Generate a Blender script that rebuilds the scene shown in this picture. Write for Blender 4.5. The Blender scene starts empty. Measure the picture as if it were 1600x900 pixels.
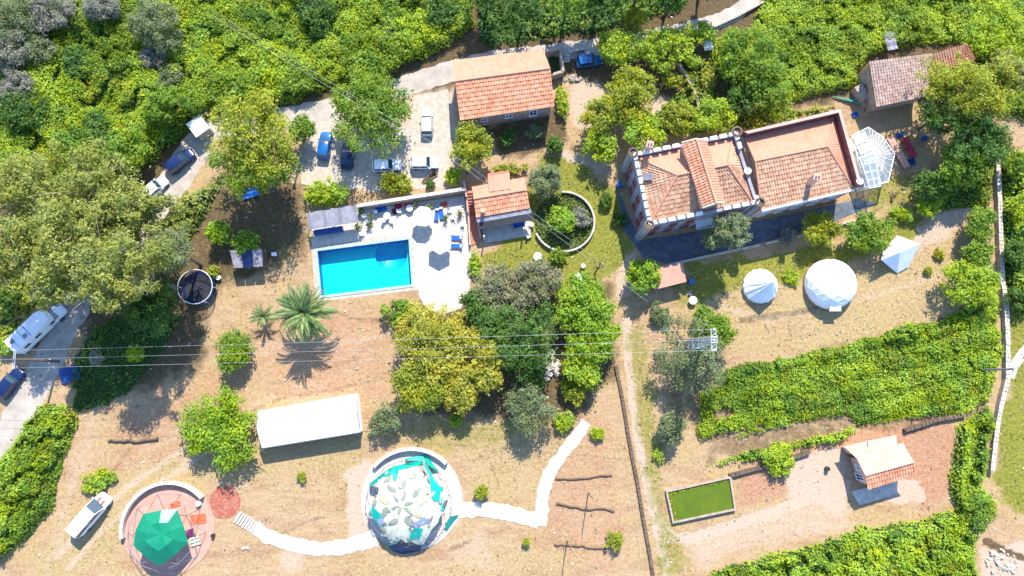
import bpy, math, random
import numpy as np
from mathutils import Vector, Matrix

S = bpy.context.scene
COL = S.collection
random.seed(11)
RNG = np.random.default_rng(11)
R = math.radians

# ------------------------------------------------------------------ camera, sky, sun, exposure
TILT = R(7.5)
CAM_H = 105.9
CAM_Y = -CAM_H * math.tan(TILT)
FPX = 800 / math.tan(R(35.0))            # focal length in pixels of the 1600 px wide photograph
cd = bpy.data.cameras.new('camera')
cam = bpy.data.objects.new('camera', cd)
COL.objects.link(cam)
cam.location = (0, CAM_Y, CAM_H)
cam.rotation_euler = (TILT, 0, 0)
cd.sensor_width = 36
cd.lens = 18 / math.tan(R(35.0))
cd.clip_end = 4000
S.camera = cam

SUN_EL, SUN_AZ = R(45), R(10)
w = bpy.data.worlds.new('World')
S.world = w
w.use_nodes = True
nt = w.node_tree
bg = nt.nodes['Background']
sky = nt.nodes.new('ShaderNodeTexSky')
sky.sky_type = 'NISHITA'
sky.sun_disc = False
sky.sun_elevation = SUN_EL
sky.sun_rotation = SUN_AZ
nt.links.new(sky.outputs[0], bg.inputs[0])
sky.ozone_density = 6.0
sky.dust_density = 0.3
bg.inputs[1].default_value = 0.15
sl = bpy.data.lights.new('sun', 'SUN')
sl.energy = 3.5
sl.angle = R(0.5)
sl.color = (1.0, 0.93, 0.81)
so = bpy.data.objects.new('sun', sl)
COL.objects.link(so)
so.rotation_euler = (R(90) - SUN_EL, 0, -SUN_AZ + math.pi)
d_to_sun = Vector((math.sin(SUN_AZ) * math.cos(SUN_EL), math.cos(SUN_AZ) * math.cos(SUN_EL), math.sin(SUN_EL)))
so.rotation_euler = d_to_sun.to_track_quat('Z', 'Y').to_euler()
so.location = (0, 60, 90)
S.view_settings.view_transform = 'Standard'
S.view_settings.look = 'None'
S.view_settings.exposure = 1.5
S.view_settings.gamma = 1.0
S.cycles.max_bounces = 6
S.cycles.transparent_max_bounces = 12

# ------------------------------------------------------------------ survey: photo pixel -> point on the level z=h
CT, ST = math.cos(TILT), math.sin(TILT)
def P(px, py, h=0.0):
    x, y = (px - 800) / FPX, (450 - py) / FPX
    d = Vector((x, y * CT + ST, y * ST - CT))
    t = (h - CAM_H) / d.z
    return Vector((d.x * t, CAM_Y + d.y * t, h))
def PL(pts, h=0.0):
    return [P(a, b, h) for a, b in pts]
def px2m(px, h=0.0):
    return px / 10.7 * (1 - h / CAM_H)

# ------------------------------------------------------------------ materials
def node_mat(name):
    m = bpy.data.materials.new(name)
    m.use_nodes = True
    return m, m.node_tree.nodes, m.node_tree.links, m.node_tree.nodes['Principled BSDF']

def pmat(name, c1, c2=None, scale=3.0, rough=0.85, metal=0.0, bump=0.0, bscale=None, spec=0.3, detail=5.0, lo=0.35, hi=0.65):
    """procedural surface: two tones of the material's own colour mixed by noise, a little relief"""
    m, n, l, b = node_mat(name)
    b.inputs['Roughness'].default_value = rough
    b.inputs['Metallic'].default_value = metal
    b.inputs['Specular IOR Level'].default_value = spec
    if c2 is None:
        c2 = tuple(c * 0.82 for c in c1)
    tc = n.new('ShaderNodeTexCoord')
    no = n.new('ShaderNodeTexNoise')
    no.inputs['Scale'].default_value = scale
    no.inputs['Detail'].default_value = detail
    no.inputs['Roughness'].default_value = 0.62
    l.new(tc.outputs['Object'], no.inputs['Vector'])
    rp = n.new('ShaderNodeValToRGB')
    rp.color_ramp.elements[0].position = lo
    rp.color_ramp.elements[1].position = hi
    rp.color_ramp.elements[0].color = (*c2, 1)
    rp.color_ramp.elements[1].color = (*c1, 1)
    l.new(no.outputs[0], rp.inputs[0])
    l.new(rp.outputs[0], b.inputs['Base Color'])
    if bump:
        nb = n.new('ShaderNodeTexNoise')
        nb.inputs['Scale'].default_value = bscale or scale * 3
        nb.inputs['Detail'].default_value = 4
        l.new(tc.outputs['Object'], nb.inputs['Vector'])
        bp = n.new('ShaderNodeBump')
        bp.inputs['Strength'].default_value = bump
        bp.inputs['Distance'].default_value = 0.1
        l.new(nb.outputs[0], bp.inputs['Height'])
        l.new(bp.outputs[0], b.inputs['Normal'])
    return m

def tile_mat(name, ca, cb, cc, stain, stain_amt=0.5):
    """fired clay: every tile (UV cell) its own tone, lichen and dirt by noise"""
    m, n, l, b = node_mat(name)
    b.inputs['Roughness'].default_value = 0.9
    b.inputs['Specular IOR Level'].default_value = 0.15
    uv = n.new('ShaderNodeUVMap')
    vm = n.new('ShaderNodeVectorMath'); vm.operation = 'FLOOR'
    l.new(uv.outputs[0], vm.inputs[0])
    wn = n.new('ShaderNodeTexWhiteNoise'); wn.noise_dimensions = '2D'
    l.new(vm.outputs[0], wn.inputs[0])
    rp = n.new('ShaderNodeValToRGB')
    e = rp.color_ramp.elements
    e[0].color = (*ca, 1); e[1].color = (*cc, 1)
    x = e.new(0.5); x.color = (*cb, 1)
    l.new(wn.outputs[0], rp.inputs[0])
    tc = n.new('ShaderNodeTexCoord')
    no = n.new('ShaderNodeTexNoise')
    no.inputs['Scale'].default_value = 0.55
    no.inputs['Detail'].default_value = 7
    no.inputs['Roughness'].default_value = 0.7
    l.new(tc.outputs['Object'], no.inputs['Vector'])
    r2 = n.new('ShaderNodeValToRGB')
    r2.color_ramp.elements[0].position = 0.42
    r2.color_ramp.elements[1].position = 0.68
    r2.color_ramp.elements[0].color = (0, 0, 0, 1)
    r2.color_ramp.elements[1].color = (stain_amt,) * 3 + (1,)
    l.new(no.outputs[0], r2.inputs[0])
    mx = n.new('ShaderNodeMix'); mx.data_type = 'RGBA'
    l.new(r2.outputs[0], mx.inputs[0])
    l.new(rp.outputs[0], mx.inputs[6])
    mx.inputs[7].default_value = (*stain, 1)
    l.new(mx.outputs[2], b.inputs['Base Color'])
    return m

def leaf_mat(name, c0, c1, c2, trans=0.48):
    m, n, l, b = node_mat(name)
    b.inputs['Roughness'].default_value = 0.62
    b.inputs['Specular IOR Level'].default_value = 0.22
    at = n.new('ShaderNodeAttribute'); at.attribute_name = 'tint'
    rp = n.new('ShaderNodeValToRGB')
    e = rp.color_ramp.elements
    e[0].color = (*c0, 1); e[1].color = (*c2, 1)
    x = e.new(0.5); x.color = (*c1, 1)
    l.new(at.outputs['Fac'], rp.inputs[0])
    # older, duller and yellower leaves in irregular patches
    tc = n.new('ShaderNodeTexCoord'); no = n.new('ShaderNodeTexNoise')
    no.inputs['Scale'].default_value = .35; no.inputs['Detail'].default_value = 5; no.inputs['Roughness'].default_value = .7
    geo = n.new('ShaderNodeNewGeometry'); l.new(geo.outputs['Position'], no.inputs['Vector'])
    hs = n.new('ShaderNodeHueSaturation')
    mh = n.new('ShaderNodeMapRange'); mh.inputs[1].default_value = .3; mh.inputs[2].default_value = .7; mh.inputs[3].default_value = .475; mh.inputs[4].default_value = .525
    ms_ = n.new('ShaderNodeMapRange'); ms_.inputs[1].default_value = .3; ms_.inputs[2].default_value = .7; ms_.inputs[3].default_value = 1.02; ms_.inputs[4].default_value = .84
    l.new(no.outputs[0], mh.inputs[0]); l.new(no.outputs[0], ms_.inputs[0])
    l.new(mh.outputs[0], hs.inputs['Hue']); l.new(ms_.outputs[0], hs.inputs['Saturation'])
    l.new(rp.outputs[0], hs.inputs['Color'])
    rp = hs
    l.new(rp.outputs[0], b.inputs['Base Color'])
    tr = n.new('ShaderNodeBsdfTranslucent')
    l.new(rp.outputs[0], tr.inputs[0])
    ms = n.new('ShaderNodeMixShader')
    ms.inputs[0].default_value = trans
    l.new(b.outputs[0], ms.inputs[1]); l.new(tr.outputs[0], ms.inputs[2])
    l.new(ms.outputs[0], n['Material Output'].inputs[0])
    return m

M = {}
LEAF = {
    'lime': leaf_mat('leaf_lime', (.095, .20, .003), (.245, .41, .004), (.40, .54, .015)),
    'bramble': leaf_mat('leaf_bramble', (.125, .225, .003), (.33, .47, .004), (.52, .62, .012)),
    'green': leaf_mat('leaf_green', (.055, .14, .004), (.175, .305, .008), (.34, .45, .018)),
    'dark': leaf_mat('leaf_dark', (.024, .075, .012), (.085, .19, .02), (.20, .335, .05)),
    'olive':   leaf_mat('leaf_olive', (0.084, 0.126, 0.046), (0.202, 0.260, 0.101), (0.370, 0.420, 0.218)),
    'yellow': leaf_mat('leaf_yellow', (.23, .25, .008), (.43, .42, .022), (.62, .57, .08)),
    'gold': leaf_mat('leaf_gold', (.135, .19, .004), (.32, .37, .008), (.52, .51, .03)),
    'euca': leaf_mat('leaf_eucalyptus', (.10, .13, .015), (.28, .33, .045), (.47, .48, .12)),
    'mauve': leaf_mat('leaf_mauve', (.09, .14, .04), (.26, .29, .12), (.50, .36, .36)),
    'silver':  leaf_mat('leaf_silver', (0.118, 0.143, 0.084), (0.286, 0.294, 0.218), (0.454, 0.437, 0.378)),
    'maize': leaf_mat('leaf_maize', (.125, .24, .002), (.33, .49, .004), (.51, .62, .012)),
    'dry':     leaf_mat('leaf_dry', (.22, .17, .09), (.38, .30, .17), (.50, .40, .24), 0.15),
    'tuft':    leaf_mat('leaf_tuft', (0.118, 0.143, 0.013), (0.210, 0.235, 0.034), (0.302, 0.311, 0.059), 0.2),
    'palm':    leaf_mat('leaf_palm', (0.059, 0.118, 0.029), (0.143, 0.227, 0.059), (0.252, 0.336, 0.118), 0.2),
}
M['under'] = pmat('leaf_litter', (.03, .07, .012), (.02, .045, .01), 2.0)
M['bark'] = pmat('bark', (.22, .17, .12), (.10, .075, .05), 6, bump=.4)
M['pale_bark'] = pmat('pale_bark', (.36, .31, .25), (.22, .18, .14), 5, bump=.3)
M['concrete'] = pmat('concrete', (.50, .46, .40), (.38, .34, .29), 1.2, bump=.15)
M['white_slab'] = pmat('white_slab', (.56, .51, .45), (.41, .365, .31), 1.6)
M['road'] = pmat('road_concrete', (.42, .37, .32), (.30, .26, .22), 0.5, bump=.1)
M['gravel'] = pmat('gravel', (.46, .40, .33), (.33, .28, .22), 1.5, bump=.3)
M['stone'] = pmat('stone', (.42, .38, .32), (.24, .21, .17), 1.6, bump=.5)
M['pale_stone'] = pmat('pale_stone', (.55, .50, .43), (.38, .34, .28), 1.6, bump=.5)
M['brown_stone'] = pmat('brown_stone', (.17, .12, .08), (.08, .055, .04), 2.0, bump=.6)
M['rubble_wall'] = pmat('rubble_wall', (.40, .33, .26), (.25, .20, .16), 1.5, bump=.6)
M['grey_render'] = pmat('grey_render', (.30, .30, .33), (.22, .22, .24), 0.8, bump=.2)
M['white_paint'] = pmat('white_paint', (.78, .78, .78), (.66, .67, .68), 0.7, rough=.6)
M['pink_render'] = pmat('pink_render', (.55, .36, .28), (.45, .28, .22), 0.8)
M['pink_slab'] = pmat('pink_slab', (.50, .285, .215), (.43, .22, .16), 0.7)
M['red_brick'] = pmat('red_brick', (.40, .15, .10), (.28, .10, .07), 3.0, bump=.3)
M['plum_render'] = pmat('plum_render', (.22, .085, .085), (.15, .055, .06), 1.0)
M['brick_red'] = pmat('brick_red_trim', (.42, .10, .06), (.32, .08, .05), 3.0)
M['terracotta'] = pmat('terracotta', (.44, .19, .12), (.33, .13, .085), 2.0)
M['white_plastic'] = pmat('white_plastic', (.82, .82, .82), (.74, .74, .75), 2, rough=.4)
M['canvas'] = pmat('white_canvas', (.84, .85, .87), (.74, .76, .80), 0.8, rough=.8)
M['cream_canvas'] = pmat('cream_canvas', (.50, .51, .41), (.42, .43, .33), 1.2, rough=.85)
M['grey_canvas'] = pmat('grey_green_canvas', (.24, .27, .21), (.17, .20, .155), 1.5)
M['teal_tarp'] = pmat('teal_tarp', (.0, .36, .28), (.0, .27, .21), 0.9, rough=.45)
M['green_tarp'] = pmat('green_tarp', (.0, .20, .105), (.0, .165, .09), 0.6, rough=.75)
M['pale_tarp'] = pmat('pale_tarp', (.24, .40, .36), (.18, .34, .30), 0.8, rough=.5)
M['shaded_paving'] = pmat('terrace_shade_paving', (.115, .14, .17), (.06, .075, .095), .9, bump=.4)  # terrace paving with the villa's blue shade put into its colour
M['blue_tarp'] = pmat('blue_tarp', (.015, .07, .26), (.01, .05, .2), 1.5, rough=.5)
M['blue_cloth'] = pmat('blue_cloth', (.012, .11, .40), (.01, .08, .32), 2, rough=.8)
M['orange_cloth'] = pmat('orange_cloth', (.55, .12, .05), (.45, .09, .04), 2)
M['red_cloth'] = pmat('red_cloth', (.36, .03, .05), (.26, .02, .04), 2)
M['purple_cloth'] = pmat('purple_cloth', (.14, .02, .10), (.08, .015, .06), 3)
M['olive_cloth'] = pmat('olive_cloth', (.40, .38, .26), (.33, .31, .2), 1.5)
M['blue_cloth_pale'] = pmat('grey_blue_cloth', (.22, .28, .42), (.16, .2, .34), 1.5)
M['dome_shade'] = pmat('dome_shade', (.05, .07, .13), (.03, .045, .085), 1.5)
M['steel'] = pmat('galvanised_steel', (.60, .62, .66), (.48, .50, .54), 4, rough=.45, metal=.5)
M['grey_metal'] = pmat('grey_corrugated', (.30, .30, .33), (.20, .20, .23), 1.2, rough=.6)
M['dark_metal'] = pmat('dark_metal', (.05, .05, .055), (.035, .035, .04), 3, rough=.5, metal=.4)
M['wood'] = pmat('weathered_wood', (.20, .14, .09), (.11, .075, .05), 5, bump=.3)
M['pale_wood'] = pmat('pale_wood', (.50, .38, .24), (.38, .28, .17), 4)
M['black_net'] = pmat('black_net', (.025, .028, .04), (.015, .017, .025), 3)
M['lead'] = pmat('lead_sheet', (.24, .23, .26), (.16, .15, .18), 1.2, rough=.6)
M['hole_shade'] = pmat('hole_shade', (.16, .17, .15), (.10, .11, .10), 2)
M['pipe'] = pmat('grey_lilac_pipe', (.27, .24, .28), (.2, .18, .22), 4, rough=.5)
M['wire'] = pmat('bright_wire', (.42, .44, .46), (.34, .36, .38), 5, rough=.4, metal=.3)
M['window_glass'] = pmat('window_glass', (.02, .03, .05), (.015, .02, .035), 1, rough=.08, spec=.7)
M['car_glass'] = pmat('car_glass', (.02, .05, .07), (.015, .035, .05), 1, rough=.06, spec=.8)
M['tyre'] = pmat('tyre_rubber', (.02, .02, .022), (.015, .015, .016), 8, rough=.9)
M['rim'] = pmat('alloy_rim', (.45, .45, .47), (.35, .35, .37), 6, rough=.35, metal=.8)
M['lamp'] = pmat('lamp_lens', (.75, .76, .78), (.65, .66, .68), 5, rough=.15, spec=.6)
M['tail'] = pmat('tail_lens', (.40, .01, .01), (.30, .01, .01), 5, rough=.2, spec=.6)
M['car_white'] = pmat('white_car_paint', (.80, .80, .81), (.76, .76, .77), 1, rough=.25, spec=.6)
M['car_silver'] = pmat('silver_car_paint', (.58, .59, .62), (.54, .55, .58), 1, rough=.25, spec=.6)
M['car_blue'] = pmat('blue_car_paint', (.01, .075, .30), (.01, .06, .25), 1, rough=.2, spec=.6)
M['car_navy'] = pmat('navy_car_paint', (.008, .02, .085), (.006, .015, .065), 1, rough=.2, spec=.6)
M['car_bright'] = pmat('bright_blue_car_paint', (.01, .11, .33), (.01, .09, .28), 1, rough=.2, spec=.6)
M['pool_tile'] = pmat('pool_mosaic', (.0, .54, .57), (.0, .48, .53), 1.2, rough=.4)
M['pool_bowl'] = pmat('pool_bowl_mosaic', (.0, .36, .56), (.0, .32, .52), 1.0, rough=.4)
M['pool_wall_shade'] = pmat('shaded_wall_mosaic', (.0, .15, .45), (.0, .12, .40), 1.0, rough=.4)  # wall mosaic darker than the floor, the wall's shade mixed into the blue
M['coping'] = pmat('coping_stone', (.36, .45, .47), (.25, .34, .37), 3)
M['tile_orange'] = tile_mat('clay_tiles_orange', (.52, .205, .105), (.62, .28, .16), (.68, .34, .21), (.50, .25, .16), .3)
M['tile_old'] = tile_mat('clay_tiles_old', (.37, .185, .11), (.49, .275, .17), (.58, .36, .235), (.37, .27, .19), .7)
M['tile_grey'] = tile_mat('clay_tiles_grey', (.34, .22, .17), (.46, .31, .25), (.57, .42, .34), (.38, .31, .25), .7)
M['tile_sunlit'] = tile_mat('clay_tiles_sunlit', (.46, .21, .13), (.49, .232, .15), (.52, .255, .17), (.44, .25, .175), .4)  # copy for sunward slopes, the sun's wash put into an even tone

M['tile_sunlit_peach'] = tile_mat('clay_tiles_sunlit_peach', (.53, .29, .21), (.565, .32, .24), (.60, .35, .27), (.52, .35, .28), .4)  # lighter sunward copy for the small house, sun wash in the colour

def water_mat(name, tint, fres=0.06):
    m, n, l, b = node_mat(name)
    tr = n.new('ShaderNodeBsdfTransparent'); tr.inputs[0].default_value = (*tint, 1)
    gl = n.new('ShaderNodeBsdfGlossy'); gl.inputs['Roughness'].default_value = 0.04
    no = n.new('ShaderNodeTexNoise'); no.inputs['Scale'].default_value = 2.2; no.inputs['Detail'].default_value = 3
    tc = n.new('ShaderNodeTexCoord'); l.new(tc.outputs['Object'], no.inputs['Vector'])
    bp = n.new('ShaderNodeBump'); bp.inputs['Strength'].default_value = .25; bp.inputs['Distance'].default_value = .05
    l.new(no.outputs[0], bp.inputs['Height']); l.new(bp.outputs[0], gl.inputs['Normal'])
    fr = n.new('ShaderNodeFresnel'); fr.inputs[0].default_value = 1.33
    l.new(bp.outputs[0], fr.inputs['Normal'])
    ms = n.new('ShaderNodeMixShader')
    l.new(fr.outputs[0], ms.inputs[0]); l.new(tr.outputs[0], ms.inputs[1]); l.new(gl.outputs[0], ms.inputs[2])
    l.new(ms.outputs[0], n['Material Output'].inputs[0])
    return m
M['pool_water'] = water_mat('pool_water', (.70, .985, .975))
M['pond_water'] = pmat('algae_water', (.092, .135, .003), (.07, .11, .003), .7, rough=.12, spec=.5)
def glass_mat():
    m, n, l, b = node_mat('conservatory_glass')
    tr = n.new('ShaderNodeBsdfTransparent'); tr.inputs[0].default_value = (.86, .92, .94, 1)
    gl = n.new('ShaderNodeBsdfGlossy'); gl.inputs['Roughness'].default_value = .1
    df = n.new('ShaderNodeBsdfDiffuse'); df.inputs[0].default_value = (.7, .74, .76, 1)
    m1 = n.new('ShaderNodeMixShader'); m1.inputs[0].default_value = .12
    l.new(tr.outputs[0], m1.inputs[1]); l.new(df.outputs[0], m1.inputs[2])
    m2 = n.new('ShaderNodeMixShader'); m2.inputs[0].default_value = .1
    l.new(m1.outputs[0], m2.inputs[1]); l.new(gl.outputs[0], m2.inputs[2])
    l.new(m2.outputs[0], n['Material Output'].inputs[0])
    return m
M['glass'] = glass_mat()

# ------------------------------------------------------------------ object helpers
def wloc(o):
    v = Vector((0, 0, 0))
    while o is not None:
        v += o.location
        o = o.parent
    return v

def tag(o, label=None, cat=None, group=None, kind=None):
    if label: o['label'] = label
    if cat: o['category'] = cat
    if group: o['group'] = group
    if kind: o['kind'] = kind
    return o

def thing(name, label, cat, loc=(0, 0, 0), group=None):
    o = bpy.data.objects.new(name, None)
    COL.objects.link(o)
    o.location = loc
    o.empty_display_size = .5
    return tag(o, label, cat, group)

class MB:
    """collects polygons in world coordinates; build() links them as one mesh object"""
    def __init__(s):
        s.v, s.f, s.mi, s.sm = [], [], [], []
    def add(s, vs, fs, mi=0, smooth=False):
        b = len(s.v)
        s.v += [tuple(p) for p in vs]
        for f in fs:
            s.f.append([b + i for i in f]); s.mi.append(mi); s.sm.append(smooth)
        return s
    def poly(s, pts, mi=0):
        return s.add(pts, [list(range(len(pts)))], mi)
    def box(s, c, size, rot=0.0, mi=0):
        """c = centre of the base"""
        hx, hy, z = size[0] / 2, size[1] / 2, size[2]
        ca, sa = math.cos(rot), math.sin(rot)
        vs = []
        for dz in (0, z):
            for x, y in ((-hx, -hy), (hx, -hy), (hx, hy), (-hx, hy)):
                vs.append((c[0] + x * ca - y * sa, c[1] + x * sa + y * ca, c[2] + dz))
        return s.add(vs, [(3, 2, 1, 0), (4, 5, 6, 7), (0, 1, 5, 4), (1, 2, 6, 5), (2, 3, 7, 6), (3, 0, 4, 7)], mi)
    def prism(s, pts, z0, z1, mi=0, top_mi=None):
        n = len(pts)
        a = sum(pts[i][0] * pts[(i + 1) % n][1] - pts[(i + 1) % n][0] * pts[i][1] for i in range(n))
        if a < 0: pts = pts[::-1]
        vs = [(p[0], p[1], z0) for p in pts] + [(p[0], p[1], z1) for p in pts]
        s.add(vs, [[n + i for i in range(n)]], mi if top_mi is None else top_mi)
        s.add(vs, [[n - 1 - i for i in range(n)]], mi)
        return s.add(vs, [(i, (i + 1) % n, n + (i + 1) % n, n + i) for i in range(n)], mi)
    def slab(s, pts, t, mi=0):
        """planar or sloping sheet of thickness t hanging below the given points"""
        n = len(pts)
        vs = [tuple(p) for p in pts] + [(p[0], p[1], p[2] - t) for p in pts]
        fs = [list(range(n)), [2 * n - 1 - i for i in range(n)]] + [(i, n + i, n + (i + 1) % n, (i + 1) % n) for i in range(n)]
        return s.add(vs, fs, mi)
    def tube(s, pts, rad, k=6, mi=0, cap=True, smooth=True):
        pts = [Vector(p) for p in pts]
        if not isinstance(rad, (list, tuple)): rad = [rad] * len(pts)
        vs, fs = [], []
        for i, p in enumerate(pts):
            d = (pts[min(i + 1, len(pts) - 1)] - pts[max(i - 1, 0)])
            d = d.normalized() if d.length > 1e-6 else Vector((0, 0, 1))
            a = d.cross(Vector((0, 0, 1)) if abs(d.z) < .9 else Vector((1, 0, 0))).normalized()
            b = d.cross(a)
            for j in range(k):
                t = 2 * math.pi * j / k
                vs.append(p + (a * math.cos(t) + b * math.sin(t)) * rad[i])
        for i in range(len(pts) - 1):
            for j in range(k):
                j2 = (j + 1) % k
                fs.append((i * k + j, i * k + j2, (i + 1) * k + j2, (i + 1) * k + j))
        s.add(vs, fs, mi, smooth)
        if cap:
            s.add(vs[:k], [list(range(k))], mi); s.add(vs[-k:], [list(range(k))[::-1]], mi)
        return s
    def lathe(s, c, prof, k=16, mi=0, a0=0.0, smooth=False, cap=True):
        """prof = [(radius, z)]"""
        vs, fs = [], []
        for r, z in prof:
            for j in range(k):
                t = a0 + 2 * math.pi * j / k
                vs.append((c[0] + r * math.cos(t), c[1] + r * math.sin(t), c[2] + z))
        for i in range(len(prof) - 1):
            for j in range(k):
                j2 = (j + 1) % k
                fs.append((i * k + j, i * k + j2, (i + 1) * k + j2, (i + 1) * k + j))
        s.add(vs, fs, mi, smooth)
        if cap:
            s.add(vs[-k:], [list(range(k))], mi); s.add(vs[:k], [list(range(k))[::-1]], mi)
        return s
    def arc(s, c, r0, r1, a0, a1, z0, z1, n=24, mi=0):
        """curved wall between two radii and two angles"""
        for i in range(n):
            t0, t1 = a0 + (a1 - a0) * i / n, a0 + (a1 - a0) * (i + 1) / n
            q = [(c[0] + r * math.cos(t), c[1] + r * math.sin(t)) for r, t in ((r0, t0), (r1, t0), (r1, t1), (r0, t1))]
            vs = [(x, y, z0) for x, y in q] + [(x, y, z1) for x, y in q]
            fs = [(4, 5, 6, 7), (1, 2, 6, 5), (3, 0, 4, 7)]
            if i == 0: fs.append((0, 1, 5, 4))
            if i == n - 1: fs.append((2, 3, 7, 6))
            s.add(vs, fs, mi)
        return s
    def build(s, name, mats, parent=None, kind=None, uv=None):
        off = wloc(parent) if parent is not None else Vector((0, 0, 0))
        me = bpy.data.meshes.new(name)
        me.from_pydata([(x - off.x, y - off.y, z - off.z) for x, y, z in s.v], [], s.f)
        if not isinstance(mats, (list, tuple)): mats = [mats]
        for m in mats: me.materials.append(m)
        me.polygons.foreach_set('material_index', s.mi)
        me.polygons.foreach_set('use_smooth', s.sm)
        me.update()
        o = bpy.data.objects.new(name, me)
        COL.objects.link(o)
        if parent is not None: o.parent = parent
        if kind: o['kind'] = kind
        return o

def own(mb, name, mats, label, cat, loc, group=None, kind=None):
    """a thing that is a single mesh: origin at loc"""
    mb.v = [(x - loc[0], y - loc[1], z - loc[2]) for x, y, z in mb.v]
    o = mb.build(name, mats)
    o.location = loc
    return tag(o, label, cat, group, kind)

def circle(c, r, n=32, a0=0.0):
    return [(c[0] + r * math.cos(a0 + 2 * math.pi * i / n), c[1] + r * math.sin(a0 + 2 * math.pi * i / n)) for i in range(n)]

def lerp(a, b, t): return a + (b - a) * t

# ------------------------------------------------------------------ fast leaf meshes
def quads_object(name, V, mats, mi, tint, parent=None, smooth=None):
    """V = (n,4,3) quads"""
    n = V.shape[0]
    off = wloc(parent) if parent is not None else Vector((0, 0, 0))
    co = (V.reshape(-1, 3) - np.array(off)).astype(np.float32)
    me = bpy.data.meshes.new(name)
    me.vertices.add(n * 4); me.loops.add(n * 4); me.polygons.add(n)
    me.vertices.foreach_set('co', co.ravel())
    me.loops.foreach_set('vertex_index', np.arange(n * 4, dtype=np.int32))
    me.polygons.foreach_set('loop_start', np.arange(0, n * 4, 4, dtype=np.int32))
    try: me.polygons.foreach_set('loop_total', np.full(n, 4, dtype=np.int32))
    except Exception: pass
    for m in mats: me.materials.append(m)
    me.polygons.foreach_set('material_index', np.asarray(mi, dtype=np.int32))
    a = me.attributes.new('tint', 'FLOAT', 'FACE')
    a.data.foreach_set('value', np.asarray(tint, dtype=np.float32))
    me.update(calc_edges=True)
    o = bpy.data.objects.new(name, me)
    COL.objects.link(o)
    if parent is not None: o.parent = parent
    return o

def unit(a):
    return a / np.maximum(np.linalg.norm(a, axis=1, keepdims=True), 1e-9)

def leaves(C, N, size, aspect=.55, fold=.18, rng=RNG):
    n = len(C)
    N = unit(N)
    r = rng.normal(size=(n, 3))
    T = unit(np.cross(N, r))
    B = np.cross(N, T)
    s = size[:, None]
    return np.stack([C - T * s, C - B * s * aspect + N * s * fold, C + T * s, C + B * s * aspect + N * s * fold], axis=1)

# ------------------------------------------------------------------ fields on a grid
def inside(X, Y, poly):
    res = np.zeros(X.shape, bool)
    n = len(poly)
    for i in range(n):
        x0, y0 = poly[i][0], poly[i][1]
        x1, y1 = poly[(i + 1) % n][0], poly[(i + 1) % n][1]
        if y0 == y1: continue
        c = ((y0 > Y) != (y1 > Y)) & (X < (x1 - x0) * (Y - y0) / (y1 - y0) + x0)
        res ^= c
    return res

def seg_dist(X, Y, pts, closed=True):
    d = np.full(X.shape, 1e9)
    n = len(pts)
    for i in range(n if closed else n - 1):
        ax, ay = pts[i][0], pts[i][1]
        bx, by = pts[(i + 1) % n][0], pts[(i + 1) % n][1]
        dx, dy = bx - ax, by - ay
        L = dx * dx + dy * dy + 1e-9
        t = np.clip(((X - ax) * dx + (Y - ay) * dy) / L, 0, 1)
        d = np.minimum(d, np.hypot(X - ax - t * dx, Y - ay - t * dy))
    return d

def sdist(X, Y, poly):
    d = seg_dist(X, Y, poly)
    return np.where(inside(X, Y, poly), d, -d)

def vnoise(X, Y, scale, seed):
    """smooth value noise"""
    r = np.random.default_rng(seed).random((256, 256))
    x, y = X / scale + 1000.0, Y / scale + 1000.0
    xi, yi = np.floor(x).astype(int), np.floor(y).astype(int)
    fx, fy = x - xi, y - yi
    fx, fy = fx * fx * (3 - 2 * fx), fy * fy * (3 - 2 * fy)
    g = lambda a, b: r[a % 256, b % 256]
    return (g(xi, yi) * (1 - fx) + g(xi + 1, yi) * fx) * (1 - fy) + (g(xi, yi + 1) * (1 - fx) + g(xi + 1, yi + 1) * fx) * fy

def fbm(X, Y, scale, seed, oct=4):
    t, a, tot = 0, 1, 0
    for i in range(oct):
        t = t + a * vnoise(X, Y, scale / 2 ** i, seed + i); tot += a; a *= .55
    return t / tot

def sstep(a, b, x):
    t = np.clip((x - a) / (b - a), 0, 1)
    return t * t * (3 - 2 * t)

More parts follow.
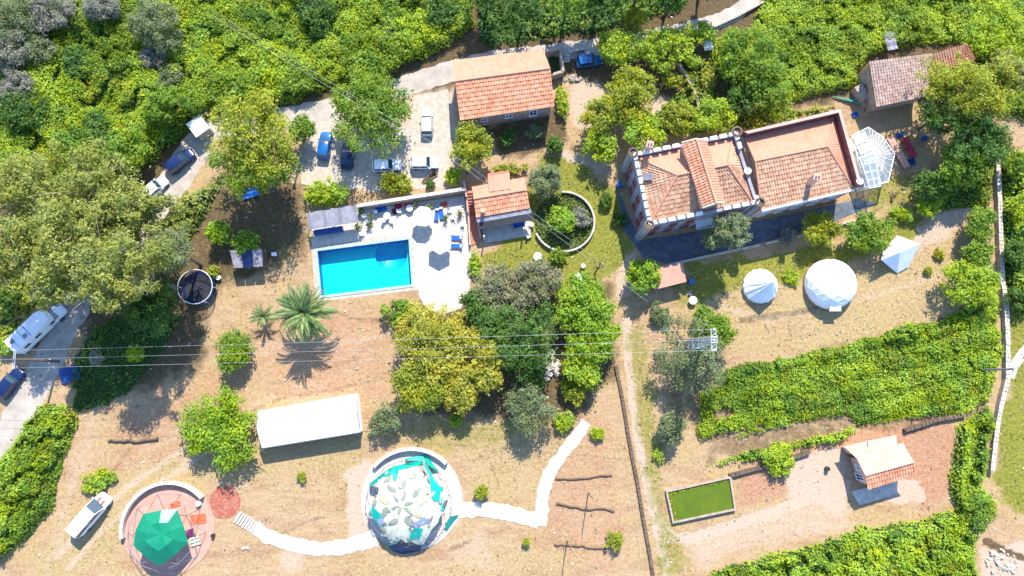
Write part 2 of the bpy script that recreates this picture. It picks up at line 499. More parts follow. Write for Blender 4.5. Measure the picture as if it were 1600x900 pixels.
# ------------------------------------------------------------------ ground: one sheet, kinds of soil by where they are
ROAD = [(1200, -25, 26), (1165, 8, 26), (1130, 30, 26), (1060, 50, 28), (960, 68, 28), (860, 82, 30), (760, 98, 34), (700, 112, 34), (640, 132, 36),
        (560, 158, 34), (470, 180, 34), (390, 192, 36), (330, 205, 44), (300, 240, 52), (268, 290, 50), (225, 345, 46), (170, 415, 44), (125, 470, 42),
        (92, 530, 44), (62, 590, 48), (30, 650, 50), (-20, 730, 52)]
GRASS = [  # polygon, strength, softness m
    ([(840, 240), (900, 250), (960, 300), (985, 360), (975, 420), (900, 450), (770, 440), (750, 400), (800, 370), (820, 330)], .95, 1.5),
    ([(1070, 410), (1160, 400), (1330, 385), (1440, 330), (1420, 380), (1330, 410), (1240, 440), (1150, 450), (1090, 470)], .9, 1.5),
    ([(1560, 430), (1640, 430), (1640, 830), (1560, 790), (1550, 680), (1580, 600)], .75, 1.5),
    ([(975, 500), (1010, 500), (1040, 760), (1075, 900), (1030, 900), (1000, 720)], .5, 1.2),
    ([(560, 690), (600, 640), (760, 650), (840, 640), (800, 700), (680, 710)], .45, 2),
    ([(240, 440), (280, 350), (330, 290), (400, 320), (470, 300), (470, 420), (380, 440), (300, 470)], .4, 2.5),
    ([(860, 210), (960, 220), (1000, 260), (900, 250)], .3, 1.5),
    ([(1040, 420), (1100, 430), (1120, 480), (1050, 480)], .5, 1.5),
    ([(1370, 265), (1470, 270), (1470, 330), (1330, 330)], .55, 1.5),
    ([(-60, 400), (90, 400), (60, 520), (-60, 580)], .4, 1.5),
    ([(1080, 330), (1300, 300), (1330, 350), (1060, 420), (1000, 420)], .35, 2),
]
DRY = [
    ([(1100, 460), (1340, 400), (1500, 380), (1500, 500), (1300, 560), (1130, 560)], .6, 2.5),
    ([(560, 870), (900, 830), (900, 930), (480, 930)], .5, 3),
    ([(700, 640), (900, 650), (850, 800), (720, 770)], .55, 2),
    ([(30, 880), (120, 780), (200, 720), (330, 720), (560, 690), (570, 740), (330, 760), (190, 850), (100, 920)], .65, 2),
    ([(1400, 390), (1500, 340), (1500, 460), (1420, 460)], .5, 2),
    ([(420, 740), (560, 720), (560, 820), (400, 800)], .35, 2),
]
PALE = [
    ([(1060, 835), (1200, 790), (1290, 760), (1330, 800), (1340, 830), (1250, 850), (1100, 890)], .45, 2.0),
    ([(1230, 720), (1320, 700), (1320, 800), (1240, 790)], .75, 1.5),
    ([(1380, 745), (1440, 745), (1440, 780), (1380, 785)], .8, 1.0),
    ([(1530, 850), (1640, 840), (1640, 960), (1530, 960)], .75, 1.5),
    ([(640, 150), (710, 130), (720, 290), (480, 300), (470, 230), (560, 210)], .9, 1.0),
    ([(960, 400), (990, 400), (985, 470), (965, 470)], .7, 0.8),
    ([(860, 220), (940, 240), (960, 280), (880, 260)], .7, 0.8),
    ([(880, 120), (960, 130), (960, 190), (890, 210)], .6, 1.0),
    ([(1020, 140), (1090, 130), (1090, 190), (1020, 190)], .7, 1.0),
    ([(1480, 330), (1530, 290), (1520, 330), (1480, 380), (1400, 400), (1330, 400), (1400, 370)], .6, 1.0),
    ([(690, 750), (720, 730), (730, 820), (690, 850)], .6, .8),
    ([(420, 860), (480, 840), (480, 900), (430, 900)], .5, 1.2),
    ([(680, 830), (760, 820), (780, 890), (680, 900)], .4, 1.5),
    ([(540, 740), (580, 720), (580, 830), (550, 840)], .7, .8),
]
REDS = [
    ([(1280, 660), (1510, 650), (1500, 760), (1450, 800), (1330, 760), (1150, 790), (1140, 740)], .7, 2),
    ([(400, 480), (640, 450), (620, 640), (420, 620), (300, 560)], .5, 3),
    ([(800, 680), (960, 620), (990, 900), (840, 900)], .5, 3),
    ([(1150, 480), (1300, 470), (1250, 560), (1120, 560)], .45, 2.5),
    ([(190, 640), (330, 560), (420, 600), (300, 720), (160, 760)], .5, 2.5),
]
MUD_SHADE = [  # earth and litter under trees and scrub, darkened where tree shade falls
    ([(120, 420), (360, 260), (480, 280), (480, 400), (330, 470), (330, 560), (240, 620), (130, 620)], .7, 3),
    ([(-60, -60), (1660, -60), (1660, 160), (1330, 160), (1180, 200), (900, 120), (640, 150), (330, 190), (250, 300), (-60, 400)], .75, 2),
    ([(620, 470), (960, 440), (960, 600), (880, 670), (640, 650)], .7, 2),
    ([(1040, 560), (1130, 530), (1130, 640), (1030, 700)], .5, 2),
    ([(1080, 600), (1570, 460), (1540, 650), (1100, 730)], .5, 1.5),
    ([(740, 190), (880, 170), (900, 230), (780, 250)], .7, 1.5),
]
gx = np.concatenate([[-900, -500, -250, -140, -105], np.arange(-90, 90.01, .5), [105, 140, 250, 500, 900]])
gy = np.concatenate([[-900, -500, -250, -130, -80], np.arange(-62, 66.01, .5), [80, 130, 250, 500, 900]])
X, Y = np.meshgrid(gx, gy)
wob = (fbm(X, Y, 3.0, 5) - .5) * 3.2 + (fbm(X, Y, .9, 8) - .5) * 1.2
def field(lst):
    f = np.zeros(X.shape)
    for poly, k, s in lst:
        wp = [(p.x, p.y) for p in PL(poly)]
        f = np.maximum(f, k * sstep(-s, s, sdist(X, Y, wp) + wob * min(1, s)))
    return f
F = {k: field(v) for k, v in (('grass', GRASS), ('dry', DRY), ('pale', PALE), ('red', REDS), ('mud_shade', MUD_SHADE))}
trail = [P(a, b) for a, b in ((978, 500), (982, 560), (988, 620), (998, 690), (1012, 760), (1028, 830), (1045, 910))]
trail2 = [P(a, b) for a, b in ((1030, 815), (1045, 838), (1075, 843), (1140, 822), (1210, 800), (1275, 772), (1320, 765))]
trail3 = [P(a, b) for a, b in ((1525, 290), (1515, 320), (1490, 350), (1440, 375), (1380, 385))]
trail4 = [P(a, b) for a, b in ((345, 290), (315, 350), (300, 400), (285, 440))]
for tr, wd, k in ((trail, .42, 1.6), (trail2, .5, 1.6), (trail3, .7, .7), (trail4, .8, .8)):
    dd = seg_dist(X, Y, tr, False)
    F['pale'] = np.maximum(F['pale'], k * (1 - sstep(wd * .6, wd * 1.6, dd + wob * .08)))
# worn vehicle tracks beside the white van and over the slope
for a, b in (((95, 860), (330, 700)), ((70, 900), (150, 640)), ((230, 700), (480, 600)), ((300, 560), (640, 520))):
    dd = seg_dist(X, Y, [P(*a), P(*b)], False)
    F['pale'] = np.maximum(F['pale'], .35 * (1 - sstep(.3, 1.8, dd + wob * .8)))
# eroded edges, ruts and trodden lines
for pts_, wd, k, key in (([(690, 692), (735, 698), (765, 722), (780, 760)], .16, .50, 'mud_shade'), ([(430, 838), (480, 815), (530, 800), (560, 788)], .16, .45, 'mud_shade'),
                    ([(395, 640), (440, 622), (520, 610), (600, 590)], .22, .42, 'mud_shade'), ([(300, 560), (360, 530), (430, 520)], .25, .42, 'mud_shade'), ([(420, 600), (470, 590), (560, 560)], .2, .40, 'mud_shade'),
                    ([(740, 720), (790, 700), (830, 690)], .14, .42, 'mud_shade'), ([(700, 860), (760, 835), (860, 810)], .12, .42, 'mud_shade'), ([(500, 480), (560, 500), (640, 500)], .2, .5, 'mud_shade'),
                    ([(205, 700), (180, 730), (170, 760)], .2, .42, 'mud_shade'), ([(1540, 845), (1565, 860), (1600, 872)], .2, 1, 'mud_shade'), ([(1160, 500), (1240, 490), (1330, 470)], .3, .5, 'mud_shade'),
                    ([(105, 890), (150, 840), (215, 780), (300, 720), (345, 700)], .24, .5, 'pale'), ([(90, 870), (138, 815), (203, 758), (290, 700)], .24, .5, 'pale'), ([(1100, 470), (1200, 500), (1340, 470), (1470, 430)], .3, .4, 'pale')):
    dd = seg_dist(X, Y, [P(*q_) for q_ in pts_], False)
    F[key] = np.maximum(F[key], k * (1 - sstep(wd, wd * 3.5, dd + wob * .22)))
V = np.stack([X, Y, np.zeros_like(X)], -1).reshape(-1, 3)
ny, nx = X.shape
idx = np.arange(ny * nx).reshape(ny, nx)
Q = np.stack([idx[:-1, :-1], idx[:-1, 1:], idx[1:, 1:], idx[1:, :-1]], -1).reshape(-1, 4)
# openings in the sheet for the swimming pool and the water tank
POOL = [(493, 390), (641, 371), (646, 447), (500, 465)]
cx, cy = V[Q].mean(1)[:, 0], V[Q].mean(1)[:, 1]
hole = np.zeros(len(Q), bool)
for pl in (POOL,):
    wp = [(p.x, p.y) for p in PL(pl)]
    hole |= sdist(cx, cy, wp) > 0.0
Q = Q[~hole]
me = bpy.data.meshes.new('ground')
me.vertices.add(len(V)); me.loops.add(Q.size); me.polygons.add(len(Q))
me.vertices.foreach_set('co', V.astype(np.float32).ravel())
me.loops.foreach_set('vertex_index', Q.astype(np.int32).ravel())
me.polygons.foreach_set('loop_start', np.arange(0, Q.size, 4, dtype=np.int32))
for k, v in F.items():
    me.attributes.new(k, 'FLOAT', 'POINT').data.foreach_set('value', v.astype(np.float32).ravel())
me.update(calc_edges=True)
m, n, l, b = node_mat('ground_soil')
b.inputs['Roughness'].default_value = .95
b.inputs['Specular IOR Level'].default_value = .1
tc = n.new('ShaderNodeTexCoord')
def noise(scale, detail=6, rough=.65, vec=None):
    q = n.new('ShaderNodeTexNoise')
    q.inputs['Scale'].default_value = scale; q.inputs['Detail'].default_value = detail; q.inputs['Roughness'].default_value = rough
    l.new(vec or tc.outputs['Object'], q.inputs['Vector'])
    return q.outputs[0]
def ramp(src, *st):
    q = n.new('ShaderNodeValToRGB')
    e = q.color_ramp.elements
    while len(e) < len(st): e.new(.5)
    for i, (p, c) in enumerate(st):
        e[i].position = p; e[i].color = (*c, 1) if len(c) == 3 else c
    l.new(src, q.inputs[0])
    return q.outputs[0]
def mixc(fac, a, bb):
    q = n.new('ShaderNodeMix'); q.data_type = 'RGBA'
    l.new(fac, q.inputs[0]); l.new(a, q.inputs[6]); l.new(bb, q.inputs[7])
    return q.outputs[2]
def math2(op, a, bb):
    q = n.new('ShaderNodeMath'); q.operation = op; q.use_clamp = True
    for i, s_ in enumerate((a, bb)):
        if isinstance(s_, (int, float)): q.inputs[i].default_value = s_
        else: l.new(s_, q.inputs[i])
    return q.outputs[0]
def attr(k):
    q = n.new('ShaderNodeAttribute'); q.attribute_name = k
    return q.outputs['Fac']
mp = n.new('ShaderNodeMapping'); mp.inputs['Scale'].default_value = (1, 2.6, 1); mp.inputs['Rotation'].default_value = (0, 0, R(-14))
l.new(tc.outputs['Object'], mp.inputs[0])
fine = noise(2.3, 8, .75)
med = noise(.45, 6, .65, mp.outputs[0])
big = noise(.11, 4)
soil = ramp(med, (.30, (.27, .19, .11)), (.5, (.385, .282, .17)), (.68, (.46, .36, .235)))
spk = ramp(fine, (.34, (.20, .145, .085)), (.5, (.38, .285, .175)), (.66, (.50, .405, .27)))
q = n.new('ShaderNodeMix'); q.data_type = 'RGBA'; q.inputs[0].default_value = .5
l.new(soil, q.inputs[6]); l.new(spk, q.inputs[7]); col = q.outputs[2]
golden = ramp(fine, (.32, (.235, .17, .085)), (.5, (.37, .28, .145)), (.68, (.48, .385, .225)))
rusty = ramp(fine, (.32, (.19, .115, .065)), (.68, (.40, .265, .165)))
col = mixc(ramp(big, (.46, (0, 0, 0)), (.58, (.9, .9, .9))), col, golden)
col = mixc(ramp(noise(.16, 5, .6, mp.outputs[0]), (.50, (0, 0, 0)), (.66, (.75, .75, .75))), col, rusty)
def patch(k, thr_noise, gain=1.6):
    # ragged margin: the region's field against noise
    q1 = math2('MULTIPLY', attr(k), gain)
    q2 = n.new('ShaderNodeMath'); q2.operation = 'SUBTRACT'; q2.use_clamp = False
    l.new(q1, q2.inputs[0]); l.new(thr_noise, q2.inputs[1])
    q3 = n.new('ShaderNodeMapRange'); q3.inputs[1].default_value = -.1; q3.inputs[2].default_value = .35
    l.new(q2.outputs[0], q3.inputs[0])
    return q3.outputs[0]
n1 = noise(.9, 7, .7); n2 = noise(1.3, 7, .7); n3 = noise(.7, 6, .7)
redc = ramp(fine, (.35, (.27, .145, .085)), (.65, (.45, .285, .19)))
col = mixc(patch('red', n3, 1.2), col, redc)
dryc = ramp(fine, (.3, (.22, .165, .075)), (.5, (.36, .29, .145)), (.7, (.47, .39, .225)))
col = mixc(patch('dry', n1, 1.2), col, dryc)
palec = ramp(fine, (.3, (.36, .285, .215)), (.7, (.50, .425, .345)))
col = mixc(patch('pale', n2, 1.5), col, palec)
grc = ramp(fine, (.3, (.08, .10, .012)), (.5, (.19, .205, .035)), (.7, (.33, .31, .085)))
col = mixc(patch('grass', n1, 1.35), col, grc)
mud_shade_c = ramp(fine, (.3, (.055, .042, .022)), (.7, (.17, .13, .075)))
col = mixc(patch('mud_shade', n3, 1.3), col, mud_shade_c)
q = n.new('ShaderNodeMix'); q.data_type = 'RGBA'; q.blend_type = 'MULTIPLY'; q.inputs[0].default_value = 1
l.new(col, q.inputs[6]); q.inputs[7].default_value = (.93, .86, .81, 1)
l.new(q.outputs[2], b.inputs['Base Color'])
bp = n.new('ShaderNodeBump'); bp.inputs['Strength'].default_value = .7; bp.inputs['Distance'].default_value = .12
l.new(noise(3.5, 6, .7), bp.inputs['Height']); l.new(bp.outputs[0], b.inputs['Normal'])
me.materials.append(m)
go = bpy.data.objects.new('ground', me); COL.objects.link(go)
tag(go, kind='structure')

# ------------------------------------------------------------------ road and yard: sheets just above the soil, worn edges
def rough_edge(pts, step=.6, amp=.25, seed=1):
    r = np.random.default_rng(seed)
    out = []
    for i in range(len(pts)):
        a, c = pts[i], pts[(i + 1) % len(pts)]
        k = max(1, int((c - a).length / step))
        for j in range(k):
            p = a.lerp(c, j / k)
            out.append(Vector((p.x + r.normal() * amp, p.y + r.normal() * amp, p.z)))
    return out
def ribbon(rows, z, seed=3, amp=.12, step=.8):
    """rows = (px, py, width px)"""
    r = np.random.default_rng(seed)
    c = [(P(a, b_, 0), px2m(w_)) for a, b_, w_ in rows]
    pts = []
    for i in range(len(c) - 1):
        p0, p1 = c[max(i - 1, 0)][0], c[i][0]
        p2, p3 = c[i + 1][0], c[min(i + 2, len(c) - 1)][0]
        k = max(2, int((p2 - p1).length / step))
        for j in range(k):
            t = j / k
            p = .5 * ((2 * p1) + (p2 - p0) * t + (2 * p0 - 5 * p1 + 4 * p2 - p3) * t * t + (3 * p1 - p0 - 3 * p2 + p3) * t ** 3)
            pts.append((p, lerp(c[i][1], c[i + 1][1], t)))
    pts.append((c[-1][0], c[-1][1]))
    L_, R_ = [], []
    for i, (p, wd) in enumerate(pts):
        d = (pts[min(i + 1, len(pts) - 1)][0] - pts[max(i - 1, 0)][0]).normalized()
        nrm = Vector((-d.y, d.x, 0))
        L_.append(p + nrm * (wd / 2 + r.normal() * amp)); R_.append(p - nrm * (wd / 2 + r.normal() * amp))
    return L_, R_
def ribbon_mesh(rows, z, **k):
    L_, R_ = ribbon(rows, z, **k)
    mb = MB()
    for i in range(len(L_) - 1):
        mb.poly([(q_.x, q_.y, z) for q_ in (L_[i + 1], L_[i], R_[i], R_[i + 1])])
    return mb
tag(ribbon_mesh(ROAD, .012).build('road', M['road']), kind='structure')
mb = MB()
mb.poly([(p.x, p.y, .008) for p in rough_edge(PL([(470, 288), (468, 240), (500, 180), (560, 180), (640, 200), (648, 150), (700, 140), (706, 200), (700, 270), (690, 292), (600, 300)]), amp=.1)])
tag(mb.build('parking_yard', M['gravel']), kind='structure')

# ------------------------------------------------------------------ scrub: a lumpy mass of leaves over a dark floor
def thicket(name, label, cat, poly, h0, h1, cr0, cr1, dens, ls, leaf, seed, fall=1.0, cover=1.0, gaps=0.0, rows=None, hpx=None, soil_rows=None):
    r = np.random.default_rng(seed)
    wp = [(p.x, p.y) for p in PL(poly, hpx if hpx is not None else h0 * .7)]
    x0, x1 = min(p[0] for p in wp), max(p[0] for p in wp)
    y0, y1 = min(p[1] for p in wp), max(p[1] for p in wp)
    st = .3
    ax, ay = np.arange(x0 - st, x1 + st, st), np.arange(y0 - st, y1 + st, st)
    GX, GY = np.meshgrid(ax, ay)
    D = sdist(GX, GY, wp) + (fbm(GX, GY, 2.2, seed) - .5) * 1.6
    Hm = np.zeros(GX.shape); Tn = np.full(GX.shape, .5)
    area = (D > 0).sum() * st * st
    k = int(area / (math.pi * ((cr0 + cr1) / 2) ** 2) * 2.6 * cover)
    big_h = fbm(GX, GY, 9.0, seed + 40)
    for _ in range(k):
        px_, py_ = r.uniform(x0, x1), r.uniform(y0, y1)
        rad = r.uniform(cr0, cr1)
        i0, i1 = np.searchsorted(ax, px_ - rad), np.searchsorted(ax, px_ + rad)
        j0, j1 = np.searchsorted(ay, py_ - rad), np.searchsorted(ay, py_ + rad)
        if i1 <= i0 or j1 <= j0: continue
        bh = big_h[min(j0, len(ay) - 1), min(i0, len(ax) - 1)]
        hh = h0 + (h1 - h0) * (.5 * r.random() + .5 * np.clip((bh - .3) / .4, 0, 1))
        d2 = ((GX[j0:j1, i0:i1] - px_) ** 2 + (GY[j0:j1, i0:i1] - py_) ** 2) / rad ** 2
        z = np.where(d2 < 1, hh * (.82 + .18 * np.sqrt(np.clip(1 - d2, 0, 1))), 0)
        sub = Hm[j0:j1, i0:i1]
        mk = z > sub
        sub[mk] = z[mk]
        Tn[j0:j1, i0:i1][mk] = r.random()
    if rows is not None:
        ang, per = rows
        ph = (-GX * math.sin(ang) + GY * math.cos(ang)) / per + (fbm(GX, GY, 6, seed + 9) - .5) * .5
        Hm *= .28 + .72 * (1 - (.5 - .5 * np.cos(2 * math.pi * ph)) ** 3)
    Hm = np.maximum(Hm, np.where(D > 0, h0 * (.35 + .5 * fbm(GX, GY, 1.4, seed + 21)), 0))
    Hm *= .86 + .34 * fbm(GX, GY, 1.1, seed + 31, 3)
    Hm *= sstep(0, fall, D)
    if gaps > 0:
        Hm *= 1 - gaps * sstep(.58, .70, fbm(GX, GY, 4.5, seed + 77))
    if rows is not None and soil_rows is not None:
        qa, qb = P(*soil_rows[0]), P(*soil_rows[1]); qd = qb - qa
        fade = 1.05 * (1 - sstep(0, 1, ((GX - qa.x) * qd.x + (GY - qa.y) * qd.y) / qd.length_squared)) + .05
        tr_ = .5 - .5 * np.cos(2 * math.pi * ph)
        cut = tr_ * fade + (fbm(GX, GY, 2.0, seed + 5) - .5) * 1.5 > .66
        Hm = np.where(cut, 0, Hm)
    gyv, gxv = np.gradient(Hm, st)
    ok = np.argwhere((D > .05) & (Hm > .12))
    if not len(ok): return None
    nl = int(len(ok) * st * st * dens)
    pick = ok[r.integers(0, len(ok), nl)]
    jj, ii = pick[:, 0], pick[:, 1]
    C = np.stack([GX[jj, ii] + r.uniform(-st / 2, st / 2, nl), GY[jj, ii] + r.uniform(-st / 2, st / 2, nl),
                  Hm[jj, ii] + np.abs(r.normal(0, .16, nl)) * np.where(r.random(nl) < .4, -1.6, 1)], 1)
    C[:, 2] = np.maximum(C[:, 2], .06)
    N = np.stack([-gxv[jj, ii] * .55, -gyv[jj, ii] * .55 + .25, np.ones(nl)], 1) + r.normal(0, .42, (nl, 3))
    size = ls * r.uniform(.6, 1.35, nl)
    patchy = fbm(C[:, 0], C[:, 1], 5.0, seed + 3)
    tint = np.clip(.25 * Tn[jj, ii] + .35 * r.random(nl) + .9 * (patchy - .5) + .22, 0, 1)
    shoot = r.random(nl) < .03
    C[shoot, 2] += r.uniform(.1, .5, shoot.sum()); size = np.where(shoot, size * 1.5, size)
    LV = leaves(C, N, size, rng=r)
    kind_ = np.where((fbm(C[:, 0], C[:, 1], 2.6, seed + 51) > .66) & (r.random(nl) < .55), 2, np.where((fbm(C[:, 0], C[:, 1], 6.0, seed + 61) > .60) & (r.random(nl) < .75), 3, 0))
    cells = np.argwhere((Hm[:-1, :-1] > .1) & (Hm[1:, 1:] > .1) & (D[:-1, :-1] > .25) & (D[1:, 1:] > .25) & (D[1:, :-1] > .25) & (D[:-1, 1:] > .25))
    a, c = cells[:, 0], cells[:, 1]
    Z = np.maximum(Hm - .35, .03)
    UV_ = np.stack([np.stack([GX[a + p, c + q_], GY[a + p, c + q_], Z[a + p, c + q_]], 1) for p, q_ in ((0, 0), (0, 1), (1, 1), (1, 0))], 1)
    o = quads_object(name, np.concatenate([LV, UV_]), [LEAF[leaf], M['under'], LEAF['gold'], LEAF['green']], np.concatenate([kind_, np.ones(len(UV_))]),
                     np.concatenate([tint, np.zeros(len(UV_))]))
    return tag(o, label, cat, kind='stuff')

thicket('bramble_thicket', 'wide lime green bramble thicket above the road at the upper edge', 'bramble',
        [(-30, -40), (330, -40), (745, -40), (740, 40), (700, 70), (610, 108), (540, 128), (430, 165), (330, 172), (290, 200), (235, 250), (160, 290), (-30, 310)],
        1.6, 2.6, .7, 2.0, 90, .145, 'bramble', 101, gaps=0.41)
thicket('bramble_thicket', 'sunny bramble slope around the old brown roofed barn', 'bramble',
        [(1210, -40), (1640, -40), (1640, 190), (1560, 180), (1530, 90), (1500, 66), (1460, 66), (1355, 88), (1340, 130), (1280, 150), (1215, 165), (1150, 150), (1110, 100), (1100, 62), (1165, 45)],
        1.0, 1.9, .6, 1.6, 84, .14, 'bramble', 102, gaps=0.30)
thicket('vine_field', 'overgrown terraced green vine rows below the white tents', 'vines',
        [(1095, 612), (1140, 592), (1260, 563), (1340, 543), (1420, 522), (1500, 495), (1560, 464), (1572, 560), (1545, 625), (1510, 652), (1420, 655), (1340, 668), (1325, 652), (1270, 660), (1200, 674), (1085, 695)],
        .7, 1.15, .4, 1.0, 80, .135, 'maize', 103, gaps=.3, rows=(R(13.5), 2.9), soil_rows=((1160, 708), (1200, 618)))
thicket('vine_row', 'long sunny vine row nearest the white tents', 'vines',
        [(1100, 598), (1135, 575), (1260, 548), (1340, 530), (1420, 505), (1480, 492), (1570, 438), (1562, 470), (1500, 506), (1420, 533), (1340, 556), (1260, 576), (1140, 603)],
        1.2, 1.9, .5, 1.1, 80, .14, 'maize', 115, gaps=.3)
thicket('vine_row', 'narrow separate green vine row above the green water tank', 'vines',
        [(1098, 724), (1130, 711), (1200, 696), (1270, 680), (1330, 666), (1345, 672), (1322, 690), (1240, 706), (1190, 720), (1110, 733)],
          .7, 1.3, .35, .8, 44, .17, 'maize', 104, fall=.6, gaps=.4)
thicket('maize_field', 'bright green maize field along the lower edge', 'maize',
        [(1075, 930), (1110, 893), (1200, 866), (1290, 846), (1330, 826), (1420, 815), (1490, 798), (1530, 820), (1532, 930)],
        1.4, 2.3, .4, 1.1, 62, .165, 'maize', 105, gaps=0.19)
thicket('roadside_scrub', 'bright green scrub strip between the road and the white van', 'scrub',
        [(-30, 745), (20, 690), (62, 628), (100, 632), (122, 650), (106, 700), (92, 752), (78, 800), (45, 838), (10, 870), (-30, 890)],
        1.2, 2.2, .5, 1.4, 60, .17, 'bramble', 106)
thicket('reed_bank', 'green reed bank beside the long stone wall', 'reeds',
        [(1500, 660), (1548, 628), (1560, 655), (1548, 700), (1540, 760), (1556, 790), (1550, 820), (1500, 815), (1486, 760), (1490, 710)],
        1.2, 2.2, .5, 1.3, 56, .17, 'maize', 107)
thicket('scrub', 'loose green scrub beyond the long stone wall', 'scrub',
        [(1562, 240), (1640, 230), (1640, 440), (1600, 500), (1578, 470), (1566, 380)], 1.0, 2.4, .5, 1.6, 32, .24, 'bramble', 108, gaps=0.38)
thicket('roadside_scrub', 'olive scrub between the road bend and the sandy footpath', 'scrub',
        [(245, 350), (290, 300), (345, 278), (340, 310), (300, 370), (285, 420), (245, 430)], .6, 1.6, .5, 1.2, 30, .22, 'euca', 109, gaps=0.30)
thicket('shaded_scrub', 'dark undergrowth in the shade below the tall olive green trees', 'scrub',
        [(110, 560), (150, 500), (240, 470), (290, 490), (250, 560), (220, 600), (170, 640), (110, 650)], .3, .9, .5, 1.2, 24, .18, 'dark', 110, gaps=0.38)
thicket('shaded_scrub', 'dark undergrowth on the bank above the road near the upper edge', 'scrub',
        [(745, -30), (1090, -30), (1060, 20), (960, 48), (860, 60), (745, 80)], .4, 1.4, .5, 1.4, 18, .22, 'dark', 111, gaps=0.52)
thicket('yard_weeds', 'rank weeds on the terraces behind the battlemented villa', 'weeds',
        [(1060, 80), (1110, 90), (1130, 150), (1240, 168), (1300, 160), (1330, 168), (1180, 205), (1020, 215), (1000, 190), (1060, 140)], .4, 1.3, .5, 1.2, 22, .2, 'gold', 112, gaps=0.45)
thicket('scrub', 'mixed scrub around the dark trees east of the villa', 'scrub',
        [(1425, 330), (1500, 230), (1560, 190), (1560, 250), (1550, 330), (1500, 330)], .5, 1.5, .5, 1.3, 24, .22, 'green', 113, gaps=0.30)
thicket('roadside_grass', 'yellow green rough grass on the verge beside the camper truck', 'grass',
        [(-30, 420), (60, 410), (95, 455), (50, 490), (15, 540), (-30, 560)], .2, .6, .4, .9, 26, .2, 'gold', 114, gaps=0.38)

# ------------------------------------------------------------------ loose grass on the soil
def tufts(name, label, count, seed, leaf, want, size):
    r = np.random.default_rng(seed)
    xs, ys = r.uniform(-84, 84, count), r.uniform(-56, 58, count)
    i = np.clip(np.round((xs + 90) / .5).astype(int) + 5, 0, nx - 1)
    j = np.clip(np.round((ys + 62) / .5).astype(int) + 5, 0, ny - 1)
    p = want(j, i) * np.clip((fbm(xs, ys, 3.2, seed) - .36) * 4, .05, 1)
    free = np.ones(count, bool)
    for poly in NO_TUFTS:
        free &= ~inside(xs, ys, poly)
    free &= seg_dist(xs, ys, ROADLINE, False) > 2.3
    k = (r.random(count) < p) & free
    xs, ys = xs[k], ys[k]
    q_ = len(xs)
    s_ = size * r.uniform(.5, 1.5, q_)
    C = np.stack([xs, ys, s_ * .22], 1)
    N = np.stack([r.normal(0, 1, q_), r.normal(0, 1, q_), r.uniform(0.7, 2.2, q_)], 1)
    o = quads_object(name, leaves(C, N, s_, aspect=.5, rng=r), [LEAF[leaf]], np.zeros(q_), r.random(q_))
    tag(o, label, 'grass', kind='stuff')
ROADLINE = [P(a, b_) for a, b_, _ in ROAD]
NO_TUFTS = [[(p.x, p.y) for p in PL(q_)] for q_ in (
    [(485, 320), (725, 300), (735, 480), (480, 470)], [(470, 288), (500, 180), (640, 150), (705, 140), (700, 292)],
    [(985, 235), (1150, 205), (1320, 180), (1345, 300), (1015, 370)], [(190, 750), (335, 750), (335, 895), (195, 895)],
    [(565, 700), (720, 700), (720, 870), (570, 870)], [(1036, 762), (1142, 740), (1152, 798), (1050, 822)],
    [(700, 90), (870, 80), (870, 190), (710, 195)], [(1315, 690), (1440, 680), (1440, 785), (1330, 790)],
    [(725, 285), (830, 270), (835, 380), (725, 385)], [(400, 625), (570, 610), (570, 700), (410, 730)], [(1255, 405), (1340, 405), (1340, 485), (1255, 485)])]
tufts('dry_grass', 'straw coloured dry grass tufts over the bare slopes', 210000, 201, 'dry',
      lambda j, i: np.clip(.16 + .5 * F['dry'][j, i] + .1 * F['red'][j, i] - .8 * F['mud_shade'][j, i] - .35 * F['pale'][j, i], 0.01, 1), .13)
tufts('green_grass', 'short green grass around the round garden wall and the tents', 170000, 202, 'tuft',
      lambda j, i: np.clip(.8 * F['grass'][j, i] + .05 * F['dry'][j, i] + .12 * F['mud_shade'][j, i], 0, 1), .15)

r_ = np.random.default_rng(303); n_ = 16000
xs, ys = r_.uniform(-82, 82, n_), r_.uniform(-54, 56, n_)
keep = np.ones(n_, bool)
for poly in NO_TUFTS: keep &= ~inside(xs, ys, poly)
keep &= fbm(xs, ys, 4.0, 71) + r_.normal(0, .12, n_) > .52
xs, ys = xs[keep], ys[keep]; n_ = len(xs); sz = .05 + .16 * r_.random(n_) ** 3
tag(quads_object('ground_litter', leaves(np.stack([xs, ys, .01 + sz * .35], 1), r_.normal(0, .35, (n_, 3)) + [0, 0, 1], sz, aspect=.8, rng=r_), [M['pale_stone'], M['stone'], M['wood']], r_.integers(0, 3, n_), r_.random(n_)),
    'small stones, twigs and chips scattered over the bare slopes', 'litter', kind='stuff')

